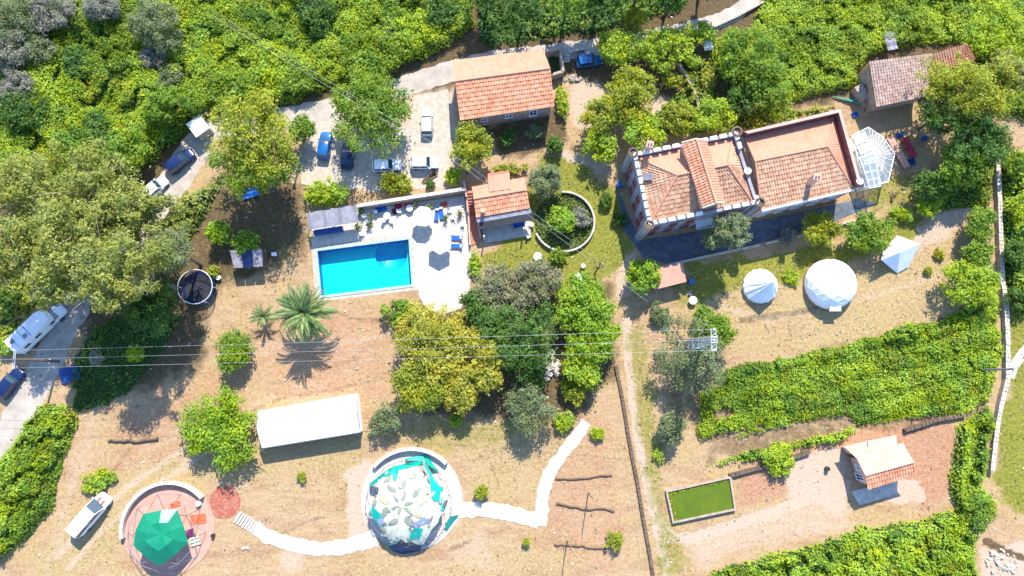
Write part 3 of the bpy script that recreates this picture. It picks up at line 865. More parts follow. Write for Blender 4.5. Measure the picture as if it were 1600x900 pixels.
# ------------------------------------------------------------------ trees and shrubs: tapered trunk with limbs, crown of leaf clumps
SPEC = {  # leaf, leaf size, clump radius as share of crown radius, bark
    'lime': ('lime', .20, .21, 'bark'), 'green': ('green', .19, .21, 'bark'), 'dark': ('dark', .18, .20, 'bark'), 'olive': ('olive', .135, .18, 'bark'),
    'yellow': ('yellow', .17, .17, 'bark'), 'gold': ('gold', .18, .19, 'bark'), 'euca': ('euca', .19, .15, 'pale_bark'), 'mauve': ('mauve', .15, .18, 'bark'),
    'silver': ('silver', .14, .18, 'pale_bark'), 'bramble': ('bramble', .18, .21, 'bark'),
}
def tree(name, spec, px, py, rpx, h, label, cat='tree', group=None, ratio=1.0, rot=0.0, trunk=True, seed=None, flat=.62, ragged=.36, density=1.0, limbs=5):
    """crown centre seen at photo pixel (px,py); rpx crown radius in pixels; h = top height in m; ratio = length across rot"""
    leaf, ls, cs, bark = SPEC[spec]
    seed = seed if seed is not None else int(px * 7 + py * 13) % 99991
    r = np.random.default_rng(seed)
    zc = h * (.62 if trunk else .5)
    c = P(px, py, zc)
    Rr = px2m(rpx * 1.13, zc)
    rz = max(min(h - zc, Rr * flat * 1.25), .25)
    zc = h - rz
    c = Vector((c.x, c.y, zc))
    t = thing(name, label, cat, (c.x, c.y, 0), group)
    cr = max(cs * Rr, .24)
    cr = min(cr, 1.15)
    ls = min(ls, cr * .55)
    K = max(10, int((3.9 if Rr < 4.2 or spec == 'euca' else 5.2) * (Rr / cr) ** 2 * (ratio ** .5)))
    lobes = unit(r.normal(size=(9, 3)) * np.array([1, 1, .4]))
    amp = r.uniform(-ragged, ragged * .8, 9)
    dirs = unit(r.normal(size=(K * 2, 3)) * np.array([1, 1, .75]) + np.array([0, 0, .12]))
    bite = unit(r.normal(size=(14 if spec == 'euca' else 6, 3)) * np.array([1, 1, .6]) + np.array([0, 0, .25]))
    keep = (dirs @ bite.T).max(1) < (.955 if ragged > .15 else .985)
    dirs = dirs[keep][:K]; K = len(dirs)
    f = 1 + ((np.clip(dirs @ lobes.T, 0, 1) ** 3) * amp).sum(1)
    rad = (r.random(K) ** .45) * (.86 if Rr < 4.2 else 1.0) * f
    cc = dirs * rad[:, None] * np.array([Rr - cr * .55, Rr - cr * .55, max(rz - cr * .5, .1)])
    ca, sa = math.cos(rot), math.sin(rot)
    xx = cc[:, 0] * ratio
    cc = np.stack([xx * ca - cc[:, 1] * sa, xx * sa + cc[:, 1] * ca, cc[:, 2]], 1)
    cc[:, 2] = np.where(cc[:, 2] < -rz * .45, -rz * .45 * r.random(K), cc[:, 2])
    crr = cr * (.45 + .95 * r.random(K) ** 1.3)
    per = int(min(max(9, 3.3 * (cr / ls) ** 2 * density), 64))
    n = K * per
    dd = unit(r.normal(size=(n, 3)) + np.array([0, 0, .35]))
    ci = r.choice(K, n, p=crr ** 2 / (crr ** 2).sum())
    C = cc[ci] + dd * (crr[ci] * (r.uniform(.35, 1.1, n) + .5 * (r.random(n) < .05)))[:, None] * np.array([1, 1, .8])
    N = dd * .75 + r.normal(0, .45, (n, 3)) + np.array([0, .2, .65])
    C = C + np.array([c.x, c.y, zc])
    C[:, 2] = np.maximum(C[:, 2], .08)
    clump_t = r.random(K)
    tint = np.clip(.42 * clump_t[ci] + .42 * r.random(n) + .10, 0, 1)
    size = ls * (.55 + r.random(n) ** 1.6)
    quads_object('crown', leaves(C, N, size, rng=r), [LEAF[leaf]], np.zeros(n), tint, parent=t)
    mb = MB()
    tr0 = max(.05, min(.32, Rr * .055)) if trunk else .05
    fork = zc * .45 if trunk else .12
    bend = Vector((r.normal() * .15, r.normal() * .15, 0))
    base = Vector((c.x, c.y, 0))
    top = base + bend + Vector((0, 0, fork))
    mb.tube([base, base + bend * .5 + Vector((0, 0, fork * .5)), top], [tr0 * 1.3, tr0, tr0 * .85], 7)
    far = np.argsort(-np.linalg.norm(cc[:, :2], axis=1) - cc[:, 2] * .8)
    step = max(1, len(far) // (limbs * 2))
    for q_ in far[::step][:limbs + 3]:
        e = Vector((c.x + cc[q_][0], c.y + cc[q_][1], zc + cc[q_][2]))
        mid = top.lerp(e, .5) + Vector((r.normal() * .1 * Rr * .3, r.normal() * .1 * Rr * .3, .12 * (e - top).length))
        mb.tube([top - Vector((0, 0, .05)), mid, e], [tr0 * .62, tr0 * .4, tr0 * .14], 5, cap=False)
        for s_ in range(2):
            e2 = e + Vector((r.normal() * cr, r.normal() * cr, abs(r.normal()) * cr * .6))
            mb.tube([mid.lerp(e, .35 + .25 * s_), e2], [tr0 * .28, tr0 * .07], 4, cap=False)
    if spec == 'euca' and Rr > 4:   # bare pale branches showing among the leaves
        for q_ in r.choice(len(cc), 16, replace=False):
            e = Vector((c.x + cc[q_][0], c.y + cc[q_][1], zc + cc[q_][2] + cr * .75))
            o_ = Vector((r.normal(), r.normal(), .25)).normalized() * cr * r.uniform(1.0, 2.2)
            mb.tube([e - o_ - Vector((0, 0, .7)), e, e + o_ * .8 + Vector((0, 0, .1))], [.06, .045, .012], 5, cap=False)
    mb.build('trunk' if trunk else 'stem', M[bark], t)
    return t

T = tree
# upper left: grey green olives above the brambles
G = 'olive trees on the upper slope'
T('olive_tree', 'olive', 22, 30, 42, 6, 'grey green olive tree in the upper corner above the brambles', group=G)
T('olive_tree', 'silver', 78, 18, 40, 6, 'silvery olive tree against the upper edge beside the corner olive', group=G)
T('olive_tree', 'silver', 12, 82, 38, 5.5, 'pale ash grey olive tree below the corner olive', group=G)
T('olive_tree', 'olive', 60, 78, 30, 4.5, 'small olive tree between the ash grey olive and the brambles', group=G)
T('olive_tree', 'silver', 22, 138, 34, 5, 'ash grey olive tree lowest on the shaded left slope', group=G)
T('olive_tree', 'silver', 165, 8, 34, 5.5, 'silver olive tree beside the dark hollow at the upper edge', group=G)
T('olive_tree', 'olive', 240, 38, 42, 6.5, 'large olive tree with ash coloured rim standing alone in the brambles', group=G)
T('palm_like_shrub', 'silver', 238, 88, 22, 3.2, 'small spiky grey shrub just below the ash rimmed olive', 'shrub')
T('palm_like_shrub', 'olive', 268, 118, 22, 3.2, 'spiky olive green shrub with drooping tips above the dark hollow', 'shrub')
T('broadleaf_tree', 'dark', 118, 92, 38, 3.6, 'dark broadleaf tree shading the brambles beside the grey olives')
T('broadleaf_tree', 'dark', 36, 170, 40, 5, 'dark blue green tree beneath the lowest ash grey olive')
T('broadleaf_tree', 'green', 250, 168, 34, 7, 'bright green tree leaning over the dark road hollow')
T('broadleaf_tree', 'green', 300, 165, 26, 4.0, 'green bush overhanging the stone ledge at the road bend')
T('broadleaf_tree', 'dark', 150, 205, 34, 3.6, 'dark green tree in the brambles above the olive green giants')
T('broadleaf_tree', 'green', 118, 235, 44, 4.3, 'leafy green tree in front of the pale olive green giants')
T('broadleaf_tree', 'green', 195, 240, 42, 4.7, 'green tree uphill of the parked navy estate car')
T('broadleaf_tree', 'dark', 490, 18, 36, 3.6, 'dark green tree in the brambles against the upper edge')
T('broadleaf_tree', 'dark', 690, 20, 34, 3.6, 'dark green tree where the brambles meet the brown bank')
T('broadleaf_tree', 'bramble', 640, 55, 38, 3.2, 'yellow green bush bulging over the road above the tiled farmhouse', 'shrub')
T('broadleaf_tree', 'bramble', 420, 105, 44, 3.2, 'leafy lime bush crossed by overhead wires', 'shrub')
T('broadleaf_tree', 'green', 360, 140, 40, 3.6, 'green bush beside the road above the tall yard tree', 'shrub')
T('broadleaf_tree', 'green', 575, 90, 46, 3.6, 'green bush along the roadside uphill of the walnut tree', 'shrub')
T('broadleaf_tree', 'green', 470, 120, 30, 2.9, 'small green bush beside the shaded stretch of road', 'shrub')
# big trees round the parking yard
T('walnut_tree', 'green', 575, 170, 69, 8.5, 'big round bright green walnut tree shading the parked blue cars', density=1.4, ragged=.14)
T('tall_tree', 'gold', 390, 205, 66, 15, 'tall yellow green tree casting a huge shadow beside the pool shed', density=1.1)
T('tall_tree', 'green', 402, 258, 60, 13, 'grey green lower tree under the tall yellow green yard tree')
T('broadleaf_tree', 'green', 475, 200, 26, 5, 'small leafy tree beside the blue car in the yard')
T('citrus_tree', 'gold', 738, 222, 40, 5.5, 'yellow green citrus tree at the corner of the tiled farmhouse')
# eucalyptus giants
G = 'tall olive green eucalyptus trees'
T('eucalyptus_tree', 'euca', 60, 300, 72, 16, 'tall eucalyptus against the left edge uphill of the rest', density=1.1, group=G, limbs=8)
T('eucalyptus_tree', 'euca', 150, 300, 70, 16, 'tall eucalyptus with pale limbs below the green bushes', group=G, limbs=8)
T('eucalyptus_tree', 'euca', 222, 345, 62, 15, 'tall eucalyptus reaching over the white hatchback on the road', group=G, limbs=8)
T('eucalyptus_tree', 'euca', 40, 385, 68, 17, 'tall eucalyptus standing above the grassy verge of the road', group=G, limbs=8)
T('eucalyptus_tree', 'euca', 130, 375, 72, 19, 'tallest eucalyptus in the middle of the grove', group=G, limbs=9)
T('eucalyptus_tree', 'euca', 205, 430, 66, 20, 'tall eucalyptus over the deep shade beside the road', group=G, limbs=8)
T('eucalyptus_tree', 'olive', 272, 398, 42, 14, 'thin grey eucalyptus at the edge of the grove near the trampoline', group=G, limbs=8, density=.8)
T('eucalyptus_tree', 'euca', 108, 432, 54, 17, 'eucalyptus leaning over the small white car by the truck', group=G, limbs=6)
T('broadleaf_tree', 'dark', 235, 478, 44, 10, 'dark tree in the deep shade below the eucalyptus grove')
T('broadleaf_tree', 'dark', 12, 470, 22, 4, 'dark bush at the left edge by the grassy verge', 'shrub')
T('spiky_yucca', 'silver', 152, 560, 13, 4, 'pale spiky yucca in the deep shade beside the wires', 'yucca', ragged=.4)
T('spiky_yucca', 'bramble', 215, 555, 14, 4, 'lit green yucca at the edge of the deep shade', 'yucca', ragged=.4)
T('shrub', 'bramble', 8, 545, 16, 2, 'small lime bush between the camper truck and the left edge', 'shrub', trunk=False)
# slope west of the pool
T('fig_tree', 'lime', 341, 362, 22, 4.2, 'small vivid green tree beside the dark tree shadow', ragged=.15)
T('fig_tree', 'lime', 382, 384, 25, 3.2, 'lime green bush growing over the wooden hut', 'shrub', ratio=1.1)
T('shrub', 'gold', 335, 424, 12, 1.6, 'little yellow green shrub next to the trampoline', 'shrub', trunk=False)
T('broadleaf_tree', 'green', 365, 548, 39, 4.2, 'round soft green tree on the dry slope below the trampoline', density=.9)
T('fig_tree', 'lime', 341, 667, 57, 4.4, 'broad vivid green fig tree beside the white marquee', density=1.3, ragged=.18, ratio=1.05)
T('olive_tree', 'olive', 600, 655, 28, 3.4, 'grey olive tree close to the end of the marquee', density=.8)
T('shrub', 'bramble', 152, 750, 18, 1.4, 'long low lime bush uphill of the white van', 'shrub', trunk=False, ratio=1.8, rot=R(22))
T('shrub', 'gold', 472, 745, 10, 1.0, 'tiny yellow green shrub on bare earth above the curved path', 'shrub', trunk=False)
T('shrub', 'green', 630, 488, 27, 3, 'dark green bush at the corner of the swimming pool', 'shrub', ratio=1.15, trunk=False)
# middle grove
T('golden_tree', 'yellow', 672, 530, 58, 7, 'broad golden leaved tree in the middle of the grove', density=1.2, ragged=.2)
T('golden_tree', 'yellow', 740, 570, 56, 7, 'golden leaved tree whose branches touch the dark evergreen', density=1.2, ragged=.2)
T('golden_tree', 'gold', 655, 595, 46, 6, 'yellow green tree at the lower side of the golden grove', density=1.1)
T('golden_tree', 'yellow', 715, 610, 40, 5.5, 'golden tree hanging over its own blue shadow')
T('bougainvillea', 'mauve', 790, 452, 46, 5, 'mauve tinged bougainvillea mound beside the paved deck', 'shrub')
T('bougainvillea', 'mauve', 842, 440, 40, 5, 'greyish purple bougainvillea mound uphill of the dark evergreen', 'shrub')
T('broadleaf_tree', 'dark', 752, 478, 34, 5, 'dark green tree between the bougainvillea and the golden tree')
T('evergreen_tree', 'dark', 820, 530, 52, 8, 'large dark evergreen in the heart of the grove', density=1.1)
T('evergreen_tree', 'dark', 775, 515, 36, 7, 'dark evergreen pressed against the golden tree')
T('acacia_tree', 'lime', 918, 470, 44, 6, 'vivid yellow green acacia near the sandy path', density=1.1)
T('acacia_tree', 'lime', 925, 530, 44, 6, 'vivid yellow green acacia under the three power lines', density=1.1)
T('acacia_tree', 'bramble', 912, 575, 38, 5, 'green acacia at the lower end of the yellow green row')
T('shrub', 'gold', 898, 604, 26, 2.6, 'dull golden bush casting a blue shadow below the acacias', 'shrub', trunk=False)
T('olive_tree', 'olive', 826, 632, 42, 5, 'grey green olive tree at the lower corner of the grove')
T('broadleaf_tree', 'dark', 832, 590, 24, 4, 'small dark tree beside the pale rock pile')
T('shrub', 'bramble', 880, 659, 16, 1.8, 'round lime shrub near the start of the white path', 'shrub', trunk=False)
T('shrub', 'bramble', 934, 678, 11, 1.3, 'small lime shrub on bare earth beside the white path', 'shrub', trunk=False)
T('shrub', 'bramble', 714, 656, 13, 1.4, 'small lime shrub in the shade under the golden grove', 'shrub', trunk=False)
T('shrub', 'gold', 963, 842, 15, 1.8, 'yellow green sapling beside the lowest fallen log', 'shrub', ragged=.4)
T('shrub', 'gold', 823, 848, 8, 1.2, 'tiny sapling with a dark shadow below the white path', 'shrub', ragged=.4)
T('shrub', 'gold', 753, 768, 13, 1.8, 'spiky young plant on the slab path beside the netted dome', 'shrub', ragged=.45)
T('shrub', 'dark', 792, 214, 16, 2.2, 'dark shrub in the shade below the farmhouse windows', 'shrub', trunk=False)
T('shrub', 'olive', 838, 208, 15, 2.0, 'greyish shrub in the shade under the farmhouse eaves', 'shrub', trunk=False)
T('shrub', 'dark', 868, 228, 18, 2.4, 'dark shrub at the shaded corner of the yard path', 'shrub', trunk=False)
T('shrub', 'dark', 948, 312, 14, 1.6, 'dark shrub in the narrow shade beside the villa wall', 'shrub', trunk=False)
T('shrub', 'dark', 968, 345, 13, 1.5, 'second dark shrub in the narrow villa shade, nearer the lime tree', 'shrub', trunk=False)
# garden ring
T('olive_tree', 'olive', 853, 280, 34, 4.6, 'grey green olive tree overhanging the round garden wall')
T('lemon_tree', 'lime', 876, 345, 27, 3.4, 'vivid lime tree in the middle of the round walled garden', ragged=.2)
T('shrub', 'silver', 907, 340, 18, 2, 'pale variegated shrub inside the round walled garden', 'shrub', trunk=False)
T('shrub', 'green', 870, 402, 15, 2, 'leafy green bush outside the lower rim of the round wall', 'shrub', trunk=False)
# hedges round yard and deck
T('hedge_bush', 'bramble', 512, 302, 26, 2.6, 'long bright green hedge bush uphill of the corrugated shed', 'hedge', trunk=False, ratio=1.8, rot=R(6))
T('hedge_bush', 'gold', 617, 287, 21, 2.2, 'trimmed hedge block below the half shaded white car', 'hedge', trunk=False, ratio=1.6)
T('hedge_bush', 'bramble', 707, 273, 17, 2.4, 'round lime bush beside the red tiled steps', 'hedge', trunk=False)
T('hedge_bush', 'gold', 795, 264, 12, 1.6, 'low clipped hedge behind the small tiled kiosk', 'hedge', trunk=False, ratio=3.0, rot=R(3))
T('hedge_bush', 'bramble', 742, 416, 12, 1.4, 'narrow lime hedge along the edge of the white deck', 'hedge', trunk=False, ratio=2.1, rot=R(90))
T('hedge_bush', 'bramble', 878, 160, 13, 2.2, 'narrow upright lime hedge beside the farmhouse gable', 'hedge', trunk=False, ratio=2.6, rot=R(100))
T('shrub', 'dark', 672, 290, 8, 1.0, 'tiny dark shrub beside the timber pile', 'shrub', trunk=False)
# behind the villa
T('broadleaf_tree', 'bramble', 962, 76, 36, 4.5, 'rounded yellow green bush over the blue pickup', 'shrub', ratio=1.2)
T('broadleaf_tree', 'bramble', 1035, 70, 38, 4.5, 'yellow green bush between the blue pickup and the road bend', 'shrub', ratio=1.3)
T('broadleaf_tree', 'bramble', 1088, 52, 22, 3.5, 'narrow end of the yellow green bushes by the road bend', 'shrub', ratio=1.6, rot=R(10))
T('broadleaf_tree', 'gold', 985, 152, 42, 7, 'broad yellow green tree in the yard beside the farmhouse')
T('broadleaf_tree', 'gold', 945, 180, 40, 6.5, 'yellow green tree next to the sandy yard of the farmhouse')
T('broadleaf_tree', 'bramble', 1000, 200, 40, 6.5, 'lime tree touching the wall of the battlemented villa')
T('broadleaf_tree', 'bramble', 935, 222, 32, 5, 'green tree where the yard path passes the villa')
T('broadleaf_tree', 'gold', 1062, 188, 30, 5, 'low yellow tree behind the gabled wing of the villa')
T('broadleaf_tree', 'bramble', 1115, 180, 36, 5, 'lime tree behind the small round turret of the villa')
T('shrub', 'gold', 1048, 128, 14, 2.2, 'small scraggy shrub among the terrace walls', 'shrub', ratio=1.4)
T('shrub', 'bramble', 1085, 98, 15, 2, 'small lime bush between the terrace posts', 'shrub', trunk=False)
T('shrub', 'yellow', 1108, 125, 18, 1.6, 'yellow bush in the terrace garden', 'shrub', trunk=False)
T('evergreen_tree', 'green', 1165, 85, 46, 7, 'soft green tree at the upper end of the terrace garden')
T('evergreen_tree', 'green', 1190, 130, 42, 6.5, 'green tree above the flat roofed part of the villa')
T('evergreen_tree', 'dark', 1160, 150, 30, 5, 'dark green tree close behind the villa parapet')
T('broadleaf_tree', 'dark', 815, 18, 36, 9, 'dark tree on the brown bank above the farmhouse')
T('broadleaf_tree', 'green', 885, 5, 34, 9, 'green tree at the upper edge above the shaded road')
T('broadleaf_tree', 'gold', 992, 28, 24, 5, 'lone olive green tree in the shade above the road')
T('broadleaf_tree', 'dark', 1050, -4, 34, 8.5, 'dark grey tree at the upper edge over the blue shaded road')
T('broadleaf_tree', 'dark', 938, -6, 36, 9.5, 'dark tree leaning from the upper edge over the bank')
T('broadleaf_tree', 'dark', 760, -18, 40, 10, 'dark tree crown cut by the upper edge above the farmhouse ridge')
T('broadleaf_tree', 'dark', 1000, -22, 40, 10, 'dark tree crown cut by the upper edge over the shaded bank')
T('broadleaf_tree', 'dark', 1105, -30, 36, 9, 'dark tree crown cut by the upper edge where the road turns sunny')
# east of the villa
T('spreading_tree', 'gold', 1520, 138, 56, 12, 'spreading olive yellow tree over the end of the old barn', ratio=1.25, density=1.1)
T('spreading_tree', 'euca', 1575, 120, 42, 10, 'dull green tree at the right edge behind the spreading tree')
T('evergreen_tree', 'dark', 1470, 180, 40, 9, 'dark green tree in the shadow of the spreading tree')
T('evergreen_tree', 'dark', 1525, 215, 48, 10, 'large dark tree beside the long stone wall')
T('evergreen_tree', 'green', 1495, 255, 42, 7.5, 'leafy mid green tree beside the conservatory yard')
T('evergreen_tree', 'dark', 1455, 288, 32, 5.5, 'dark bush at the corner of the sunny side lawn', 'shrub')
T('broadleaf_tree', 'bramble', 1450, 322, 26, 3, 'yellow green bush below the side lawn', 'shrub')
T('hedge_bush', 'bramble', 1405, 335, 13, 1.6, 'low lime hedge along the side lawn of the villa', 'hedge', trunk=False, ratio=2.3)
T('broadleaf_tree', 'green', 1528, 350, 34, 4.5, 'green tree inside the bend of the long wall')
T('broadleaf_tree', 'bramble', 1520, 440, 42, 5, 'bright green tree at the end of the tent lawn')
T('broadleaf_tree', 'green', 1530, 395, 34, 4.5, 'green tree between the tent lawn and the long wall')
T('broadleaf_tree', 'dark', 1588, 400, 24, 4, 'dark green tree beyond the long wall at the right edge')
T('broadleaf_tree', 'green', 1588, 260, 26, 4, 'green tree beyond the wall by the right edge')
T('broadleaf_tree', 'bramble', 1592, 325, 26, 3.5, 'lime tree beyond the wall halfway along the right edge')
T('broadleaf_tree', 'dark', 1592, 465, 20, 3, 'small dark bush beyond the wall near the white side path', 'shrub')
T('broadleaf_tree', 'green', 1532, 795, 26, 3.2, 'dark edged bush where the reed bank meets the maize', 'shrub')
T('broadleaf_tree', 'bramble', 1560, 50, 50, 6, 'soft green tree crown in the upper right corner')
# front of the villa and tent lawn
T('olive_tree', 'olive', 1140, 362, 29, 9.5, 'grey green olive tree against the front wall of the villa')
T('olive_tree', 'olive', 1110, 378, 19, 7.5, 'smaller olive tree next to the front wall olive')
T('lemon_tree', 'lime', 1005, 431, 31, 4.8, 'round bright lime tree beside the pink shed', ragged=.1, density=1.3)
T('lemon_tree', 'gold', 1284, 356, 31, 4.2, 'yellow green citrus tree before the villa front', ragged=.25)
T('laurel_tree', 'green', 1357, 364, 39, 4.6, 'dense round green laurel uphill of the white tents', density=1.2, ragged=.2)
T('shrub', 'silver', 1229, 372, 16, 2, 'pale silvery shrub along the garden wall', 'shrub', trunk=False)
T('shrub', 'gold', 1468, 398, 10, 1, 'small spiky bush on the dry lawn near the blue sided tent', 'shrub', trunk=False, ragged=.4)
T('shrub', 'gold', 1450, 422, 9, .9, 'withered brown green bush on the dry lawn', 'shrub', trunk=False, ragged=.45)
T('shrub', 'bramble', 1235, 432, 13, .7, 'low yellow green weeds between two white tents', 'shrub', trunk=False)
T('shrub', 'olive', 1030, 494, 20, 1.8, 'grey green bush beside the sandy path near the pink shed', 'shrub', trunk=False)
T('poplar_tree', 'green', 1115, 520, 34, 6, 'green tree behind the lattice pylon')
T('poplar_tree', 'olive', 1085, 560, 52, 7, 'broad grey green tree at the foot of the lattice pylon', density=1.1)
T('poplar_tree', 'green', 1100, 492, 18, 3, 'small green bush uphill of the pylon', 'shrub')
T('olive_tree', 'olive', 1047, 668, 28, 4, 'grey olive tree between the sandy path and the vine rows')
T('shrub', 'bramble', 1217, 717, 24, 2.2, 'bushy lime vine clump at the end of the separate row', 'shrub', trunk=False, ratio=1.2)
T('shrub', 'bramble', 1028, 712, 9, 1.2, 'small lime shrub under the path side olive', 'shrub', trunk=False)

# ------------------------------------------------------------------ date palms: every frond a piece
def frond_mesh(L, seed):
    r = np.random.default_rng(seed)
    mb = MB()
    pts = [Vector((L * t, 0, .42 * L * math.sin(t * 1.9) - .33 * L * t * t * 1.6)) for t in np.linspace(0, 1, 8)]
    mb.tube(pts, [.05, .045, .04, .035, .03, .025, .018, .008], 4)
    for i in range(1, 17):
        t = i / 17
        k = min(int(t * 7), 6); p = pts[k].lerp(pts[k + 1], t * 7 - k)
        ll = L * .26 * (1 - abs(t - .45) * 1.15)
        for s_ in (-1, 1):
            d = Vector((.95, s_ * .55, -.22 + r.normal() * .08)).normalized() * ll
            wv = Vector((.10, -s_ * .03, 0)) * (L / 3)
            mb.poly([p - wv, p + d * .5 - wv * .9, p + d, p + d * .5 + wv * .9])
    me = MB.build(mb, 'frond', LEAF['palm'])
    return me
def palm(px, py, rpx, h, n, label, seed):
    r = np.random.default_rng(seed)
    c = P(px, py, h)
    L = px2m(rpx, h) * 1.12
    t = thing('date_palm', label, 'palm', (c.x, c.y, 0))
    mb = MB()
    mb.tube([(c.x, c.y, 0), (c.x, c.y, h * .5), (c.x, c.y, h)], [.42 * L / 4, .34 * L / 4, .40 * L / 4], 9)
    mb.build('trunk', M['bark'], t)
    proto = frond_mesh(L, seed)
    a_ = proto.data.attributes.new('tint', 'FLOAT', 'FACE')
    a_.data.foreach_set('value', r.random(len(proto.data.polygons)).astype(np.float32))
    for i in range(n):
        o = proto if i == 0 else proto.copy()
        if i: COL.objects.link(o)
        o.parent = t
        o.location = (0, 0, h)
        el = r.uniform(-.25, .95) if i < n * .75 else r.uniform(.7, 1.25)
        o.rotation_euler = (r.normal() * .15, -el * .75, i * 2.39996 + r.normal() * .1)
        k = r.uniform(.82, 1.05)
        o.scale = (k, k, k)
    if L > 3:
        for a in (.6, 2.4, 4.2, 5.4):
            m2 = MB()
            for k in range(7):
                e = Vector((c.x + math.cos(a + k * .13) * (.5 + .1 * (k % 3)), c.y + math.sin(a + k * .13) * (.5 + .1 * (k % 2)), h + .55 - .07 * k))
                m2.tube([(c.x, c.y, h + .1), (c.x + math.cos(a) * .3, c.y + math.sin(a) * .3, h + .6), e], [.03, .03, .07], 4)
            m2.build('fruit_stalk', M['orange_cloth'], t)
    return t
palm(477, 489, 44, 4.2, 46, 'big date palm with a wide star of fronds below the pool', 5)
palm(413, 494, 20, 1.6, 18, 'young low palm beside the big date palm', 6)

# ------------------------------------------------------------------ clay tile roofs
class Tiles:
    def __init__(s): s.v, s.f, s.uv = [], [], []
    def face(s, e0, e1, r1, r0, pitch=.38, course=.62, amp=.055, step=.07):
        e0, e1, r1, r0 = (Vector(q) for q in (e0, e1, r1, r0))
        u = (e1 - e0); W = u.length; u.normalize()
        mid = (r0 + r1) / 2 - e0
        vdir = mid - u * mid.dot(u); Ls = vdir.length; vdir.normalize()
        nrm = u.cross(vdir)
        flip = nrm.z < 0
        if flip: nrm = -nrm
        nc = max(2, round(Ls / course)); nu = max(6, int(W / pitch * 4))
        def row(v, lift, j):
            a, c = e0.lerp(r0, v), e1.lerp(r1, v)
            b0 = len(s.v)
            for i in range(nu + 1):
                p = a.lerp(c, i / nu)
                U = (p - e0).dot(u)
                k = amp * math.cos(2 * math.pi * U / pitch) + .012 * math.sin(U * 5.1 + j * 2.3)
                s.v.append(tuple(p + nrm * (lift + k)))
                s.uv.append((U / pitch + .5, j + .5))
            return b0
        prev = None
        for j in range(nc):
            lo = row(j / nc, step, j); hi = row((j + 1) / nc, 0.0, j)
            for i in range(nu):
                q = (lo + i, lo + i + 1, hi + i + 1, hi + i)
                s.f.append(q[::-1] if flip else q)
                if prev is not None:
                    q = (prev + i, prev + i + 1, lo + i + 1, lo + i)
                    s.f.append(q[::-1] if flip else q)
            prev = hi
        return s
    def build(s, name, mat, parent):
        off = wloc(parent)
        me = bpy.data.meshes.new(name)
        me.from_pydata([(x - off.x, y - off.y, z - off.z) for x, y, z in s.v], [], s.f)
        me.materials.append(mat)
        ul = me.uv_layers.new(name='UVMap')
        li = np.zeros(len(me.loops), dtype=np.int32); me.loops.foreach_get('vertex_index', li)
        ul.data.foreach_set('uv', np.array(s.uv, dtype=np.float32)[li].ravel())
        me.update()
        o = bpy.data.objects.new(name, me); COL.objects.link(o); o.parent = parent
        o['kind'] = 'stuff'
        return o

def ridge(mb, a, b_, r=.14):
    a, b_ = Vector(a), Vector(b_)
    k = max(2, int((b_ - a).length / .45))
    for i in range(k):
        mb.tube([a.lerp(b_, i / k), a.lerp(b_, (i + .93) / k)], [r, r * .92], 7)

def inset(poly, d):
    n = len(poly)
    a = sum(poly[i][0] * poly[(i + 1) % n][1] - poly[(i + 1) % n][0] * poly[i][1] for i in range(n))
    sg = 1 if a > 0 else -1
    out = []
    for i in range(n):
        p0, p1, p2 = (Vector(poly[(i + k) % n][:2]) for k in (-1, 0, 1))
        d1, d2 = (p1 - p0).normalized(), (p2 - p1).normalized()
        n1, n2 = Vector((-d1.y, d1.x)) * sg, Vector((-d2.y, d2.x)) * sg
        k = (n1 + n2); k /= max(k.length_squared / 2, .2)
        out.append(Vector((p1.x + k.x * d, p1.y + k.y * d, 0)))
    return out

def up(p, z): return Vector((p[0], p[1], z))

def window_on(parent, a, b_, t, z0, w_, hgt, frame='brick_red', arch=False, glass='window_glass', fw=.10, name='window'):
    """window in the wall from a to b_ (outside on the right of a->b_), centred at fraction t: surround, pane, bars"""
    a, b_ = Vector((a[0], a[1], 0)), Vector((b_[0], b_[1], 0))
    d = (b_ - a).normalized(); nr = Vector((d.y, -d.x, 0))
    c = a.lerp(b_, t)
    ang = math.atan2(d.y, d.x)
    mb = MB()
    for s_ in (-1, 1):
        mb.box(c + d * s_ * (w_ / 2 + fw / 2) + nr * .03 + Vector((0, 0, z0)), (fw, .14, hgt), ang)
    mb.box(c + nr * .05 + Vector((0, 0, z0 - .12)), (w_ + 2 * fw + .1, .24, .12), ang)
    mb.box(c + nr * .035 + Vector((0, 0, z0 + hgt)), (w_ + 2 * fw, .15, fw * (1.6 if arch else 1)), ang)
    wdw = mb.build(name, M[frame], parent)
    m2 = MB(); m2.box(c + nr * .012 + Vector((0, 0, z0)), (w_, .03, hgt), ang); m2.build('pane', M[glass], wdw)
    m3 = MB()
    m3.box(c + nr * .03 + Vector((0, 0, z0)), (.07, .05, hgt), ang)
    m3.box(c + nr * .031 + Vector((0, 0, z0 + hgt * .55)), (w_, .05, .06), ang)
    m3.build('glazing_bar', M['white_paint' if frame == 'white_paint' else 'lead'], wdw)
    return wdw

